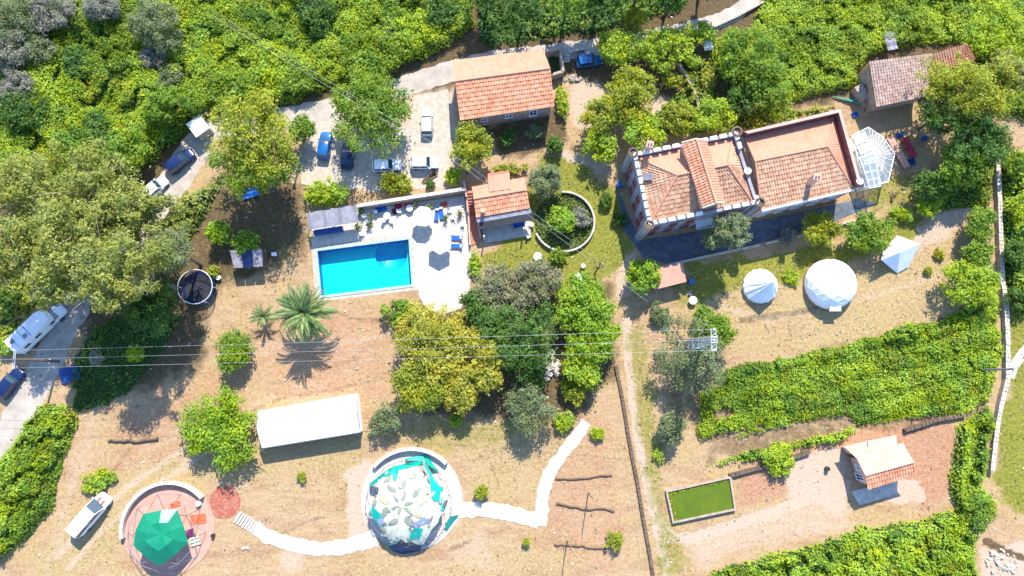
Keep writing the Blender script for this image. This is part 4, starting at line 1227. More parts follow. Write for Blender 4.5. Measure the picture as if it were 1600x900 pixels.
# ------------------------------------------------------------------ the battlemented villa
HP = 8.2
vA, vB, vC, vD = PL([(989, 239), (1151, 206), (1187, 317), (1014, 352)], HP)
c0 = (vA + vB + vC + vD) / 4
villa = thing('battlemented_villa', 'long stone villa with battlements, raised gabled wing and red tiled hip roofs', 'villa', (c0.x, c0.y, 0))
quad = [vA, vD, vC, vB]
inn = inset(quad, .42)
mb = MB()
mb.prism(quad, 0, 7.3)
for i in range(4):                                   # parapet: four mitred walls
    j = (i + 1) % 4
    mb.prism([quad[i], quad[j], inn[j], inn[i]], 7.3, 7.75)
for i in range(4):                                   # string course
    j = (i + 1) % 4
    o1 = inset(quad, -.12)
    mb.prism([o1[i], o1[j], quad[j], quad[i]], 6.7, 6.9)
    mb.prism([o1[i], o1[j], quad[j], quad[i]], 3.6, 3.75)
mb.build('wall', M['grey_render'], villa)
def merlons(a, b_, n, inn_n, skip=()):
    d = (b_ - a); L = d.length; d.normalize(); ang = math.atan2(d.y, d.x)
    for i in range(n):
        if i in skip: continue
        c = a + d * (L * (i + .5) / n) + inn_n * .21
        m_ = MB(); m_.box((c.x, c.y, 7.75), (L / n * .66, .44, .55), ang); m_.box((c.x, c.y, 8.3), (L / n * .70, .5, .07), ang)
        m_.build('merlon', M['white_paint'], villa)
ctr = Vector((c0.x, c0.y, 0))
def innorm(a, b_):
    d = (b_ - a).normalized(); n_ = Vector((-d.y, d.x, 0))
    return n_ if n_.dot(ctr - a) > 0 else -n_
merlons(up(vA, 0), up(vD, 0), 9, innorm(up(vA, 0), up(vD, 0)))
merlons(up(vD, 0), up(vC, 0), 12, innorm(up(vD, 0), up(vC, 0)), skip=(6, 7))
merlons(up(vA, 0), up(vB, 0), 11, innorm(up(vA, 0), up(vB, 0)), skip=(5, 6))
merlons(up(vB, 0), up(vC, 0), 8, innorm(up(vB, 0), up(vC, 0)), skip=(2, 3, 4, 5, 6))
for q in (vA, vB, vC, vD):                            # small octagonal corner turrets
    m_ = MB()
    r_ = .62
    m_.lathe((q.x, q.y, 0), [(r_, 0), (r_, 8.0), (r_ * 1.2, 8.05), (r_ * 1.2, 8.5), (r_ * .8, 8.52), (r_ * .75, 8.2)], 8)
    tu = m_.build('turret', M['grey_render'], villa)
    m_ = MB(); m_.lathe((q.x, q.y, 0), [(r_ * 1.22, 8.3), (r_ * 1.22, 8.56), (r_ * .8, 8.58), (r_ * .75, 8.25)], 8); m_.build('turret_cap', M['brown_stone'], tu)
e = [up(p, 7.42) for p in inset(quad, .62)]           # A D C B
eA, eD, eC, eB = e
r1, r2 = P(1058, 274, 9.5), P(1137, 258, 9.5)
tl = Tiles()
tl.face(eD, eC, r2, r1); tl.face(eC, eB, r2, r2); tl.face(eA, eD, r1, r1)
tl.build('roof_tiles', M['tile_old'], villa)
tl = Tiles(); tl.face(eB, eA, r1, r2, amp=.028, step=.02); tl.build('roof_tiles', M['tile_sunlit'], villa)
m_ = MB()
for a, b_ in ((r1, r2), (eA, r1), (eD, r1), (eC, r2), (eB, r2)): ridge(m_, a + Vector((0, 0, .06)), b_ + Vector((0, 0, .06)))
m_.build('ridge_tiles', M['tile_sunlit'], villa)
m_ = MB(); m_.slab([P(995, 272, 7.9), P(998, 283, 7.9), P(1022, 280, 8.5), P(1018, 270, 8.5)], .05)
m_.build('patch_sheet', M['lead'], villa)
# raised gabled wing across the middle
WH = 9.9
w4 = PL([(1065, 223), (1104, 220), (1132, 316), (1098, 325)], WH)
win = [w4[0], w4[3], w4[2], w4[1]]
m_ = MB(); m_.prism(inset(win, .25), 7.35, WH - .12)
rt, rb = (w4[0] + w4[1]) / 2, (w4[3] + w4[2]) / 2
rt, rb = up(rt, 11.1), up(rb, 11.1)
iw = inset(win, .26)
for a, b_, c in ((iw[0], iw[3], rt), (iw[1], iw[2], rb)):
    m_.add([up(a, WH - .12), up(b_, WH - .12), up(c, 10.98)], [(0, 1, 2)])
m_.build('wing_wall', M['pink_render'], villa)
tl = Tiles(); tl.face(w4[0], w4[3], rb, rt); tl.build('wing_roof_tiles', M['tile_orange'], villa)
tl = Tiles(); tl.face(w4[2], w4[1], rt, rb); tl.build('wing_roof_tiles', M['tile_sunlit'], villa)
m_ = MB(); ridge(m_, rt + Vector((0, 0, .05)), rb + Vector((0, 0, .05)))
m_.build('ridge_tiles', M['tile_orange'], villa)
m_ = MB()
for q in ((w4[0], rt, w4[1]), (w4[3], rb, w4[2])):
    m_ = MB(); m_.tube(list(q), .13, 6); m_.build('verge_trim', M['cream_canvas'], villa)
# long block with parapet on two sides
HQ = 7.9
q4 = PL([(1157, 206), (1313, 171), (1346, 289), (1190, 323)], HQ)
q4[0] = q4[0] + (vB - q4[0]).dot(Vector((1, 0, 0))) * Vector((0, 0, 0)) + Vector((.5, 0, 0)); q4[3] = q4[3] + Vector((.4, 0, 0))
qq = [q4[0], q4[3], q4[2], q4[1]]
qi = inset(qq, .40)
m_ = MB(); m_.prism(qq, 0, 6.35)
m_.prism([qq[0], qi[0], qi[3], qq[3]], 6.35, 6.45)
m_.prism([qq[3], qi[3], qi[2], qq[2]], 6.35, 6.45)
m_.build('wall', M['pink_render'], villa)
for a_, b2_ in ((0, 3), (3, 2)):
    m_ = MB(); m_.prism([qq[a_], qi[a_], qi[b2_], qq[b2_]], 6.45, 7.95); pa = m_.build('parapet', M['plum_render'], villa)
    m_ = MB(); m_.prism([qq[a_], qi[a_], qi[b2_], qq[b2_]], 7.95, 8.02 + .004 * b2_); m_.build('coping', M['pink_render'], pa)
e2 = [up(p, 6.5) for p in inset(qq, .45)]
e2[1] = up(qq[1].lerp(qq[0], -.025), 6.5); e2[2] = up(qq[2].lerp(qq[3], -.02).lerp(qq[1], .03), 6.5)
r3, r4 = P(1180, 252, 8.1), P(1293, 229, 8.1)
tl = Tiles(); tl.face(e2[1], e2[2], r4, r3); tl.face(e2[0], e2[1], r3, r3); tl.build('roof_tiles', M['tile_old'], villa)
tl = Tiles(); tl.face(e2[3], e2[0], r3, r4, amp=.028, step=.02); tl.face(e2[2], e2[3], r4, r4, amp=.028, step=.02); tl.build('roof_tiles', M['tile_sunlit'], villa)
m_ = MB()
for a, b_ in ((r3, r4), (e2[0], r3), (e2[1], r3), (e2[2], r4), (e2[3], r4)): ridge(m_, a + Vector((0, 0, .05)), b_ + Vector((0, 0, .05)), .12)
m_.build('ridge_tiles', M['tile_sunlit'], villa)
m_ = MB(); m_.tube([up(e2[1], 6.48), up(e2[2], 6.48)], .17, 7); m_.build('gutter', M['white_paint'], villa)
for pxy, hh, zz in (((1010, 235), 2.6, 7.3), ((1266, 284), 2.3, 7.5)):
    c = P(*pxy, zz)
    ch = MB(); ch.box((c.x, c.y, zz - .6), (.75, .75, hh + .6), R(-13)); ch.box((c.x, c.y, zz + hh), (.95, .95, .14), R(-13))
    k = ch.build('chimney', M['pink_render'], villa)
    ch = MB()
    for s_ in (-.2, .2): ch.lathe((c.x + s_, c.y, zz + hh + .14), [(.13, 0), (.11, .35)], 8)
    ch.build('chimney_pot', M['terracotta'], k)
for pxy, zz in (((1168, 267), 8.2), ((1343, 283), 7.9)):
    c = P(*pxy, zz)
    m_ = MB(); m_.lathe((c.x, c.y, zz), [(.02, -.05), (.3, .0), (.52, .16)], 16, smooth=True, cap=False)
    k = m_.build('satellite_dish', M['car_silver'], villa)
    m_ = MB(); m_.tube([(c.x, c.y, zz - 1.1), (c.x, c.y, zz)], .04, 6); m_.tube([(c.x, c.y, zz), (c.x + .1, c.y + .2, zz + .55)], .025, 5); m_.build('bracket', M['steel'], k)
# wall openings: brick trimmed windows to the garden sides
for t in (.12, .34, .57, .80):
    window_on(villa, vA, vD, t, 4.3, .95, 1.75, arch=True)
    window_on(villa, vA, vD, t + .02, 1.0, .95, 1.9, arch=True)
for t in (.10, .26, .42, .72, .88):
    window_on(villa, vD, vC, t, 4.3, .95, 1.75, arch=True)
    window_on(villa, vD, vC, t, .9, .95, 2.0, arch=True)
for t in (.12, .3, .48, .66, .84):
    window_on(villa, qq[1], qq[2], t, 4.0, 1.0, 1.7, frame='white_paint')
    window_on(villa, qq[1], qq[2], t + .02, .9, 1.0, 1.9, frame='white_paint')
m_ = MB()
dd = (vC - vD).normalized(); nr = Vector((dd.y, -dd.x, 0))
c = vD.lerp(vC, .57)
m_.box((c.x + nr.x * .06, c.y + nr.y * .06, 0), (1.3, .2, 2.5), math.atan2(dd.y, dd.x))
dr = m_.build('door', M['wood'], villa)
m_ = MB(); m_.lathe((c.x + nr.x * .2 + dd.x * .5, c.y + nr.y * .2 + dd.y * .5, 1.1), [(.05, 0), (.05, .08)], 8); m_.build('handle', M['steel'], dr)
# balcony of the wing
c = vD.lerp(vC, .57)
m_ = MB(); m_.box((c.x + nr.x * .6, c.y + nr.y * .6, 3.8), (2.6, 1.3, .16), math.atan2(dd.y, dd.x))
bal = m_.build('balcony', M['white_paint'], villa)
m_ = MB()
for k in range(9):
    p = c + nr * 1.2 + dd * (-1.25 + 2.5 * k / 8)
    m_.tube([(p.x, p.y, 3.96), (p.x, p.y, 4.9)], .03, 5)
m_.tube([c + nr * 1.2 + dd * -1.28 + Vector((0, 0, 4.92 - c.z)), c + nr * 1.2 + dd * 1.28 + Vector((0, 0, 4.92 - c.z))], .045, 6)
m_.build('railing', M['blue_tarp'], bal)

# terrace and low garden wall before the villa
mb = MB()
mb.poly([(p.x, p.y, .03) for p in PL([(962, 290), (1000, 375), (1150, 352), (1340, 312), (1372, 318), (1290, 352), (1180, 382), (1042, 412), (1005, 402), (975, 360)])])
tag(mb.build('terrace', M['shaded_paving'], kind='structure'))
def wall_line(name, pts, thick, hgt, mat, label, stones=True, seed=1, cat='wall', cap=None):
    w_ = [P(a, b_) for a, b_ in pts]
    t = thing(name, label, cat, (w_[0].x, w_[0].y, 0))
    mb = MB(); st = MB()
    r = np.random.default_rng(seed)
    for i in range(len(w_) - 1):
        a, b_ = w_[i], w_[i + 1]
        d = b_ - a; L = d.length; ang = math.atan2(d.y, d.x)
        c = (a + b_) / 2
        mb.box((c.x, c.y, 0), (L + thick * .5, thick, hgt + .002 * (i % 3)), ang)
        if stones:
            k = max(1, int(L / .55))
            for s_ in range(k):
                p = a.lerp(b_, (s_ + .5) / k)
                nrm = Vector((-d.y, d.x, 0)).normalized()
                for q in (-.24, .24):
                    o_ = p + nrm * q * thick * 1.05
                    st.box((o_.x, o_.y, hgt - .05), (L / k * r.uniform(.7, .98), thick * r.uniform(.42, .56), r.uniform(.06, .16)), ang + r.normal() * .06)
    mb.build('core', M[mat], t)
    if stones: st.build('capstones', M[cap or mat], t, kind='stuff')
    return t
wall_line('garden_wall', [(1034, 417), (1090, 404), (1150, 391), (1184, 384)], .28, .6, 'pale_stone', 'thin pale garden wall in the shade before the villa')
wall_line('garden_wall', [(1196, 381), (1240, 371), (1290, 358), (1332, 345)], .28, .6, 'pale_stone', 'thin pale garden wall running below the flat fronted villa block', seed=2)
wall_line('boundary_wall', [(1553, 246), (1556, 300), (1558, 360), (1561, 440), (1567, 480), (1569, 540), (1569, 592), (1559, 632), (1552, 670), (1545, 735)], .62, .85, 'rubble_wall',
          'long pale dry stone wall along the green reed bank', seed=3, cap='pale_stone')
wall_line('ditch_wall', [(962, 572), (972, 620), (980, 670), (987, 710), (995, 750), (1003, 800), (1014, 860), (1022, 910)], .42, .35, 'brown_stone', 'low dark brown stone edging along the sandy footpath', seed=4)
wall_line('terrace_wall', [(1140, 742), (1200, 726), (1262, 706)], .5, .6, 'brown_stone', 'dark earth bank above the green water tank', seed=5)
wall_line('terrace_wall', [(1412, 672), (1460, 656), (1505, 648)], .5, .6, 'brown_stone', 'dark earth bank above the small orange house', seed=6)
wall_line('terrace_wall', [(1060, 105), (1072, 125), (1085, 150), (1092, 180)], .4, .9, 'stone', 'broken stone wall in the terrace garden behind the villa', seed=7)
wall_line('terrace_wall', [(232, 232), (262, 208), (300, 190), (326, 176)], .5, .7, 'stone', 'stone ledge beside the bend of the road above the navy estate car', seed=8)
wall_line('yard_wall', [(475, 232), (466, 262), (460, 288)], .35, .8, 'stone', 'low stone wall closing the parking yard beside the dark tree shadow', seed=9)
wall_line('road_wall', [(868, 88), (900, 82), (912, 80)], .3, .8, 'pale_stone', 'short pale wall along the shaded road by the blue pickup', seed=10)
wall_line('road_wall', [(1115, 44), (1150, 28), (1190, 6)], .3, .6, 'pale_stone', 'pale parapet at the sunny bend of the upper road', seed=11)

# ------------------------------------------------------------------ generic gabled house shell
def gable_house(t, pe, he, pr, hr, pn, hn, wall, tile_s, tile_n, over=.35, zb=0.0, pitch=.38):
    """pe=(L,R) south eave px, pr=(L,R) ridge px, pn=(L,R) north eave px"""
    s0, s1 = P(*pe[0], he), P(*pe[1], he)
    r0, r1_ = P(*pr[0], hr), P(*pr[1], hr)
    n0, n1_ = P(*pn[0], hn), P(*pn[1], hn)
    u = (s1 - s0).normalized(); v = Vector((-u.y, u.x, 0))
    def pull(p, du, dv): return p + u * du + v * dv
    a, b_, c, d = pull(s0, over, over), pull(s1, -over, over), pull(n1_, -over, -over), pull(n0, over, -over)
    rl, rr = pull(r0, over, 0), pull(r1_, -over, 0)
    m_ = MB()
    zs, zn = he - .08, hn - .08
    m_.add([up(a, zb), up(b_, zb), up(b_, zs), up(a, zs)], [(0, 1, 2, 3)])
    m_.add([up(c, zb), up(d, zb), up(d, zn), up(c, zn)], [(0, 1, 2, 3)])
    m_.add([up(d, zb), up(a, zb), up(a, zs), up(rl, hr - .1), up(d, zn)], [(0, 1, 2, 3, 4)])
    m_.add([up(b_, zb), up(c, zb), up(c, zn), up(rr, hr - .1), up(b_, zs)], [(0, 1, 2, 3, 4)])
    m_.add([up(a, zs), up(b_, zs), up(rr, hr - .1), up(rl, hr - .1)], [(0, 1, 2, 3)])
    m_.add([up(rl, hr - .1), up(rr, hr - .1), up(c, zn), up(d, zn)], [(0, 1, 2, 3)])
    m_.build('wall', M[wall], t)
    Tiles().face(s0, s1, r1_, r0, pitch=pitch).build('roof_tiles', M[tile_s], t)
    Tiles().face(n1_, n0, r0, r1_, pitch=pitch, amp=.028, step=.02).build('roof_tiles', M[tile_n], t)
    m_ = MB(); ridge(m_, r0 + Vector((0, 0, .05)), r1_ + Vector((0, 0, .05))); m_.build('ridge_tiles', M[tile_n], t)
    return a, b_, c, d
# farmhouse
c = P(785, 140, 0)
fh = thing('farmhouse', 'stone farmhouse with a bright orange tiled roof beside the upper road', 'house', (c.x, c.y, 0))
a, b_, c_, d_ = gable_house(fh, ((719, 188), (866, 166)), 4.6, ((711, 127), (860, 107)), 6.3, ((706, 95), (848, 76)), 4.7, 'rubble_wall', 'tile_orange', 'tile_sunlit')
window_on(fh, a, b_, .52, 2.1, .9, 1.1, frame='white_paint')
window_on(fh, a, b_, .80, 1.4, 1.0, 1.9, frame='white_paint', name='door')
window_on(fh, a, b_, .24, 2.1, .8, 1.0, frame='white_paint')
window_on(fh, d_, a, .5, 2.2, .8, 1.0, frame='white_paint')
m_ = MB(); m_.tube([P(716, 150, 4.4), P(719, 186, 4.4), P(721, 188, .3)], .06, 6); m_.build('drainpipe', M['white_paint'], fh)
# roofless annexe and stairs beside it
w4_ = [P(*q, 1.8) for q in ((852, 79), (877, 73), (882, 112), (862, 118))]
c = P(866, 98)
an = thing('roofless_annexe', 'roofless stone enclosure against the farmhouse gable', 'ruin', (c.x, c.y, 0))
mb = MB()
io = inset(w4_, .4)
for i in range(4):
    j = (i + 1) % 4
    if i == 3: continue
    mb.prism([w4_[i], w4_[j], io[j], io[i]], 0, 1.9 - .1 * i)
mb.build('wall', M['rubble_wall'], an)
mb = MB(); mb.prism([up(p, 0) for p in io], 0, .02); mb.build('floor', M['under'], an)
c = P(884, 88)
st = thing('stone_steps', 'short flight of pale steps between the annexe and the blue pickup', 'steps', (c.x, c.y, 0))
for k in range(6):
    m_ = MB(); p = P(885, 78 + k * 3.6)
    m_.box((p.x, p.y, 0), (.95, .34, 1.2 - k * .19), R(8)); m_.build('step', M['pale_stone'], st)

# old barn, upper right
c = P(1410, 125)
bn = thing('old_barn', 'old barn with faded brown tile roof half under the spreading tree', 'barn', (c.x, c.y, 0))
tl = Tiles()
bs = [P(1369, 167, 3.4), P(1450, 150, 3.4), P(1457, 83, 4.9), P(1358, 96, 4.9)]
tl.face(bs[0], bs[1], bs[2], bs[3], pitch=.40, course=.45, step=.03, amp=.095)
tl.build('roof_tiles', M['tile_grey'], bn)
tl = Tiles()
b2 = [P(1462, 114, 3.6), P(1526, 93, 3.6), P(1510, 68, 4.4), P(1458, 84, 4.4)]
tl.face(*b2, pitch=.40, course=.45, step=.03, amp=.095); tl.build('roof_tiles', M['tile_sunlit'], bn)
mb = MB()
for q, hs, hn_ in ((bs, 3.3, 4.8), (b2, 3.5, 4.3)):
    i4 = inset([up(p, 0) for p in q], .3)
    vs = [up(p, 0) for p in i4] + [up(i4[0], hs), up(i4[1], hs), up(i4[2], hn_), up(i4[3], hn_)]
    mb.add(vs, [(0, 1, 5, 4), (1, 2, 6, 5), (2, 3, 7, 6), (3, 0, 4, 7), (4, 5, 6, 7)])
mb.build('wall', M['rubble_wall'], bn)
i4 = inset([up(p, 0) for p in bs], .3)
window_on(bn, i4[3], i4[0], .45, .05, 1.0, 2.0, frame='wood', glass='wood', name='door')
mb = MB()
for k, (z, l) in enumerate(((1.6, 2.4), (.9, 3.0))):
    p = P(1340, 150)
    mb.box((p.x + k * .3, p.y - k * .5, 0), (l, 1.3 - .4 * k, z), R(-60))
mb.build('ruined_wall', M['rubble_wall'], bn)
for k in range(5):
    p = P(1300 + k * 5, 152 + k * 1.5)
    a2 = P(1340 + k * 2, 158 + k * 2)
    own(MB().tube([up(p, .25 + .05 * k), up(a2, .3 + .05 * k)], .07, 6), 'long_pole', M['wood' if k % 2 else 'teal_tarp'],
        (('brown pole in the heap by the barn, nearer the brambles', 'brown pole in the heap by the barn, nearer the villa')[k // 2] if k % 2 else ('teal pole in the heap by the barn, closest to the brambles', 'teal pole in the heap by the barn, between two brown ones', 'teal pole in the heap by the barn, closest to the villa')[k // 2]), 'pole', up(p, .2), group='brown poles beside the old barn' if k % 2 else 'teal poles beside the old barn')

# small orange house, lower right
c = P(1360, 725)
oh = thing('orange_house', 'small house with a peach tiled roof on bare orange ground', 'house', (c.x, c.y, 0))
a, b_, c_, d_ = gable_house(oh, ((1356, 765), (1431, 742)), 3.3, ((1352, 743), (1428, 722)), 4.1, ((1338, 715), (1411, 692)), 3.2, 'pink_render', 'tile_orange', 'tile_sunlit_peach', over=.45)
tl = Tiles(); n0, n1_ = P(1338, 716, 3.1), P(1402, 696, 3.1)
tl.face(P(1400, 680, 2.5), P(1319, 698, 2.5), n0, n1_, amp=.028, step=.02); tl.build('lean_to_tiles', M['tile_sunlit_peach'], oh)
mb = MB(); q = inset([up(n0, 0), up(P(1319, 698, 2.5), 0), up(P(1400, 680, 2.5), 0), up(n1_, 0)], .35)
mb.prism(q, 0, 2.35); mb.build('lean_to_wall', M['pink_render'], oh)
window_on(oh, d_, a, .35, 1.3, .6, .9, frame='white_paint')
window_on(oh, d_, a, .75, .1, .8, 2.0, frame='white_paint', name='door')
window_on(oh, a, b_, .4, .1, 1.0, 2.1, frame='white_paint', name='door')
window_on(oh, a, b_, .72, 1.0, .9, 1.0, frame='white_paint')
mb = MB(); p = P(1356, 686, 2.6); mb.tube([(p.x, p.y, 2.4), (p.x, p.y, 3.9)], .06, 8); mb.build('added_flue', M['steel'], oh)  # flue added to cast the dark line on this roof
mb = MB(); mb.prism(PL([(1330, 768), (1400, 750), (1402, 772), (1343, 789)]), 0, .1); mb.build('patio', M['white_slab'], oh)

# kiosk by the pool steps
c = P(785, 320)
ki = thing('tiled_kiosk', 'small kiosk with stepped orange tile roof and shaded porch by the pool steps', 'kiosk', (c.x, c.y, 0))
kp = gable_house(ki, ((744, 340), (828, 325)), 2.9, ((740, 311), (823, 297)), 3.7, ((737, 292), (819, 277)), 3.05, 'terracotta', 'tile_orange', 'tile_sunlit', over=.25)
tl = Tiles(); tl.face(P(796, 270, 3.1), P(762, 275, 3.1), P(764, 300, 3.62), P(798, 295, 3.62), amp=.028, step=.02); tl.build('roof_tiles', M['tile_sunlit'], ki)
mb = MB(); q = PL([(763, 280), (795, 275), (797, 292), (765, 297)]); mb.prism(q, 0, 2.95); mb.build('bay_wall', M['terracotta'], ki)
mb = MB(); mb.slab([P(744, 341, 2.75), P(829, 326, 2.75), P(830, 333, 2.6), P(746, 348, 2.6)], .06); mb.build('gutter_board', M['grey_metal'], ki)
for q in ((757, 374), (818, 362)):
    p = P(*q); mb = MB(); mb.box((p.x, p.y, 0), (.18, .18, 2.6)); mb.build('porch_post', M['white_paint'], ki)
mb = MB(); mb.slab([P(746, 348, 2.58), P(830, 333, 2.58), P(836, 343, 2.45), P(750, 358, 2.45)], .05); mb.build('porch_roof', M['dark_metal'], ki)
mb = MB(); p = P(755, 332, 3.0); mb.box((p.x, p.y, 2.9), (.5, .5, 1.3)); mb.build('chimney', M['pink_render'], ki)
mb = MB(); mb.prism(PL([(752, 350), (828, 336), (830, 368), (757, 380)]), 0, .07); mb.build('porch_floor', M['concrete'], ki)
# red steps and ramp
c = P(736, 320)
rs = thing('red_steps', 'red tiled steps and ramp between the pool deck and the kiosk', 'steps', (c.x, c.y, 0))
for k in range(8):
    p = P(733.5 + k * .35, 305 + k * 4.0)
    m_ = MB(); m_.box((p.x, p.y, 0), (.95, .42, 1.75 - k * .2), R(6)); m_.build('step', M['red_brick' if k % 2 else 'terracotta'], rs)
m_ = MB(); m_.prism(PL([(733, 337), (743, 335), (750, 378), (737, 384)]), 0, .12); m_.build('ramp', M['terracotta'], rs)
for q in ([(726, 288), (730, 312), (732, 335), (735, 384)], [(740, 300), (744, 335), (751, 372)]):
    m_ = MB()
    for i in range(len(q) - 1):
        a, b_ = P(*q[i]), P(*q[i + 1]); d = b_ - a
        m_.box(((a.x + b_.x) / 2, (a.y + b_.y) / 2, 0), (d.length + .1, .2, 1.9 - .5 * i), math.atan2(d.y, d.x))
    m_.build('side_wall', M['pink_render'], rs)

# pink roofed garden shed beside the lime tree
c = P(1046, 434)
sh = thing('garden_shed', 'garden shed with a flat pinkish sheet roof between lime tree and tents', 'shed', (c.x, c.y, 0))
q = PL([(1018, 421), (1066, 410), (1073, 440), (1025, 452)], 2.4)
m_ = MB(); m_.slab([up(q[0], 2.5), up(q[1], 2.5), up(q[2], 2.3), up(q[3], 2.3)], .08); m_.build('roof', M['pink_slab'], sh)
m_ = MB(); m_.prism(inset([up(p, 0) for p in q], .3), 0, 2.2); m_.build('wall', M['wood'], sh)
m_ = MB(); i_ = inset([up(p, 0) for p in q], .3); d = (i_[2] - i_[3]).normalized(); p = i_[3].lerp(i_[2], .4)
m_.box((p.x + d.y * .04, p.y - d.x * .04, 0), (.9, .08, 1.95), math.atan2(d.y, d.x)); m_.build('door', M['pale_wood'], sh)

# ------------------------------------------------------------------ conservatory at the villa's east end
c = P(1362, 250)
cs = thing('conservatory', 'white framed conservatory with glazed bay at the end of the villa', 'conservatory', (c.x, c.y, 0))
HZ = 2.7
base = PL([(1331, 212), (1357, 199), (1380, 215), (1398, 240), (1388, 284), (1352, 293)], HZ)
hub = P(1366, 243, HZ + .35)
mb = MB()
for i, p in enumerate(base):
    mb.tube([up(p, 0), p], .07, 6)
    mb.tube([p, base[(i + 1) % len(base)]], .08, 6)
mb.build('frame', M['white_paint'], cs)
rim = []
for i in range(len(base)):
    a, b_ = base[i], base[(i + 1) % len(base)]
    k = 4 if i in (1, 2, 3) else 3
    for j in range(k): rim.append(a.lerp(b_, j / k))
for i in range(len(rim)):
    a, b_ = rim[i], rim[(i + 1) % len(rim)]
    m_ = MB(); m_.slab([a, b_, hub.lerp(b_, .08), hub.lerp(a, .08)], .02); m_.build('pane', M['glass'], cs)
    m_ = MB(); m_.tube([a + Vector((0, 0, .04)), hub + Vector((0, 0, .04))], .035, 5); m_.build('rafter', M['white_paint'], cs)
    m_ = MB(); m_.slab([up(a, 2.9), up(b_, 2.9), up(b_, .4), up(a, .4)], .015)
mb = MB()
for i in range(len(rim)):
    a, b_ = rim[i], rim[(i + 1) % len(rim)]
    mb.tube([hub.lerp(a, .55) + Vector((0, 0, .05)), hub.lerp(b_, .55) + Vector((0, 0, .05))], .03, 5)
mb.build('purlin', M['white_paint'], cs)
mb = MB(); mb.prism([up(p, 0) for p in base], 0, .06); mb.build('floor', M['gravel'], cs)
for k in range(3):                                   # white roof blinds along the villa side
    a, b_ = P(1332 + k * 7, 214 + k * 15, HZ + .25), P(1352 + k * 7, 206 + k * 15, HZ + .55)
    c2, d2 = P(1357 + k * 7, 219 + k * 15, HZ + .55), P(1338 + k * 7, 227 + k * 15, HZ + .25)
    m_ = MB(); m_.slab([a, b_, c2, d2], .04); m_.build('blind', M['canvas'], cs)
for k in range(4):                                   # flat glazed skylight frame at the garden end
    q = [P(1343 + 4 * k, 246 + 12.0 * k, HZ + .55), P(1366 + 2.5 * k, 241 + 12.5 * k, HZ + .55), P(1368.5 + 2.5 * k, 253.5 + 12.5 * k, HZ + .55), P(1347 + 4 * k, 258 + 12 * k, HZ + .55)]
    m_ = MB()
    for i in range(4): m_.tube([q[i], q[(i + 1) % 4]], .075, 5)
    m_.tube([q[0].lerp(q[1], .5), q[3].lerp(q[2], .5)], .06, 5)
    sk = m_.build('skylight_frame', M['white_paint'], cs)
    m_ = MB(); m_.slab([p + Vector((0, 0, .01)) for p in q], .02); m_.build('pane', M['glass'], sk)
# yard east of it
def bench(px, py, L, ang, mat, label, w_=.9, hgt=.5, name='stone_bench', cat='bench', group=None):
    p = P(px, py)
    t = thing(name, label, cat, (p.x, p.y, 0), group)
    m_ = MB(); m_.box((p.x, p.y, hgt - .08), (L, w_, .1), ang); m_.build('seat', M[mat], t)
    for s_ in (-.4, 0, .4):
        m_ = MB(); m_.box((p.x + math.cos(ang) * L * s_, p.y + math.sin(ang) * L * s_, 0), (.16, w_ * .8, hgt - .08), ang); m_.build('leg', M[mat], t)
    return t
bench(1401, 239, 5.3, R(-64), 'pink_slab', 'long pale slab bench beside the glazed bay of the villa', 1.0)
bench(1417, 232, 3.2, R(-64), 'red_cloth', 'red covered long table in the clutter east of the conservatory', .9, .75, 'long_table', 'table')

# ------------------------------------------------------------------ swimming pool
pl = [P(*q) for q in POOL]
c = sum(pl, Vector()) / 4
sp = thing('swimming_pool', 'rectangular turquoise swimming pool with pale coping', 'pool', (c.x, c.y, 0))
o1, i1 = inset(pl, -.12), inset(pl, .26)
DEP = -1.8
i2 = inset(pl, .24)
mb = MB()
for i in range(4):
    j = (i + 1) % 4
    mb.poly([up(i2[i], DEP), up(i2[j], DEP), up(i2[j], .0), up(i2[i], .0)])
mb.build('side_wall', M['pool_wall_shade'], sp)
pit_c = P(611, 399, -1.6); pit_r = 2.4
ring_o = circle((pit_c.x, pit_c.y), pit_r, 40)
mb = MB()
# floor with a round sunken bowl
nseg = 40
oc = [up(p, DEP) for p in i2]
def on_quad(th):
    d = Vector((math.cos(th), math.sin(th), 0)); best = None
    for i in range(4):
        a, b_ = oc[i], oc[(i + 1) % 4]
        ex, ey = b_.x - a.x, b_.y - a.y
        den = d.x * ey - d.y * ex
        if abs(den) < 1e-9: continue
        t = ((a.x - pit_c.x) * ey - (a.y - pit_c.y) * ex) / den
        s_ = ((a.x - pit_c.x) * d.y - (a.y - pit_c.y) * d.x) / den
        if t > 0 and -1e-6 <= s_ <= 1 + 1e-6 and (best is None or t < best): best = t
    return Vector((pit_c.x + d.x * best, pit_c.y + d.y * best, DEP))
angs = sorted([2 * math.pi * k / nseg for k in range(nseg)] + [math.atan2(p.y - pit_c.y, p.x - pit_c.x) % (2 * math.pi) for p in oc])
n_ = len(angs)
for k in range(n_):
    t0, t1 = angs[k], angs[(k + 1) % n_]
    f0 = Vector((pit_c.x + pit_r * math.cos(t0), pit_c.y + pit_r * math.sin(t0), DEP)); f1 = Vector((pit_c.x + pit_r * math.cos(t1), pit_c.y + pit_r * math.sin(t1), DEP))
    mb.poly([f0, on_quad(t0), on_quad(t1), f1])
mb.build('pool_floor', M['pool_tile'], sp)
mb = MB(); mb.lathe((pit_c.x, pit_c.y, DEP), [(pit_r, 0), (pit_r - .1, -.5), (.01, -.55)], 40, cap=False, smooth=True); mb.build('sunken_bowl', M['pool_bowl'], sp)
mb = MB(); mb.poly([up(p, -.09) for p in i2]); mb.build('water', M['pool_water'], sp)
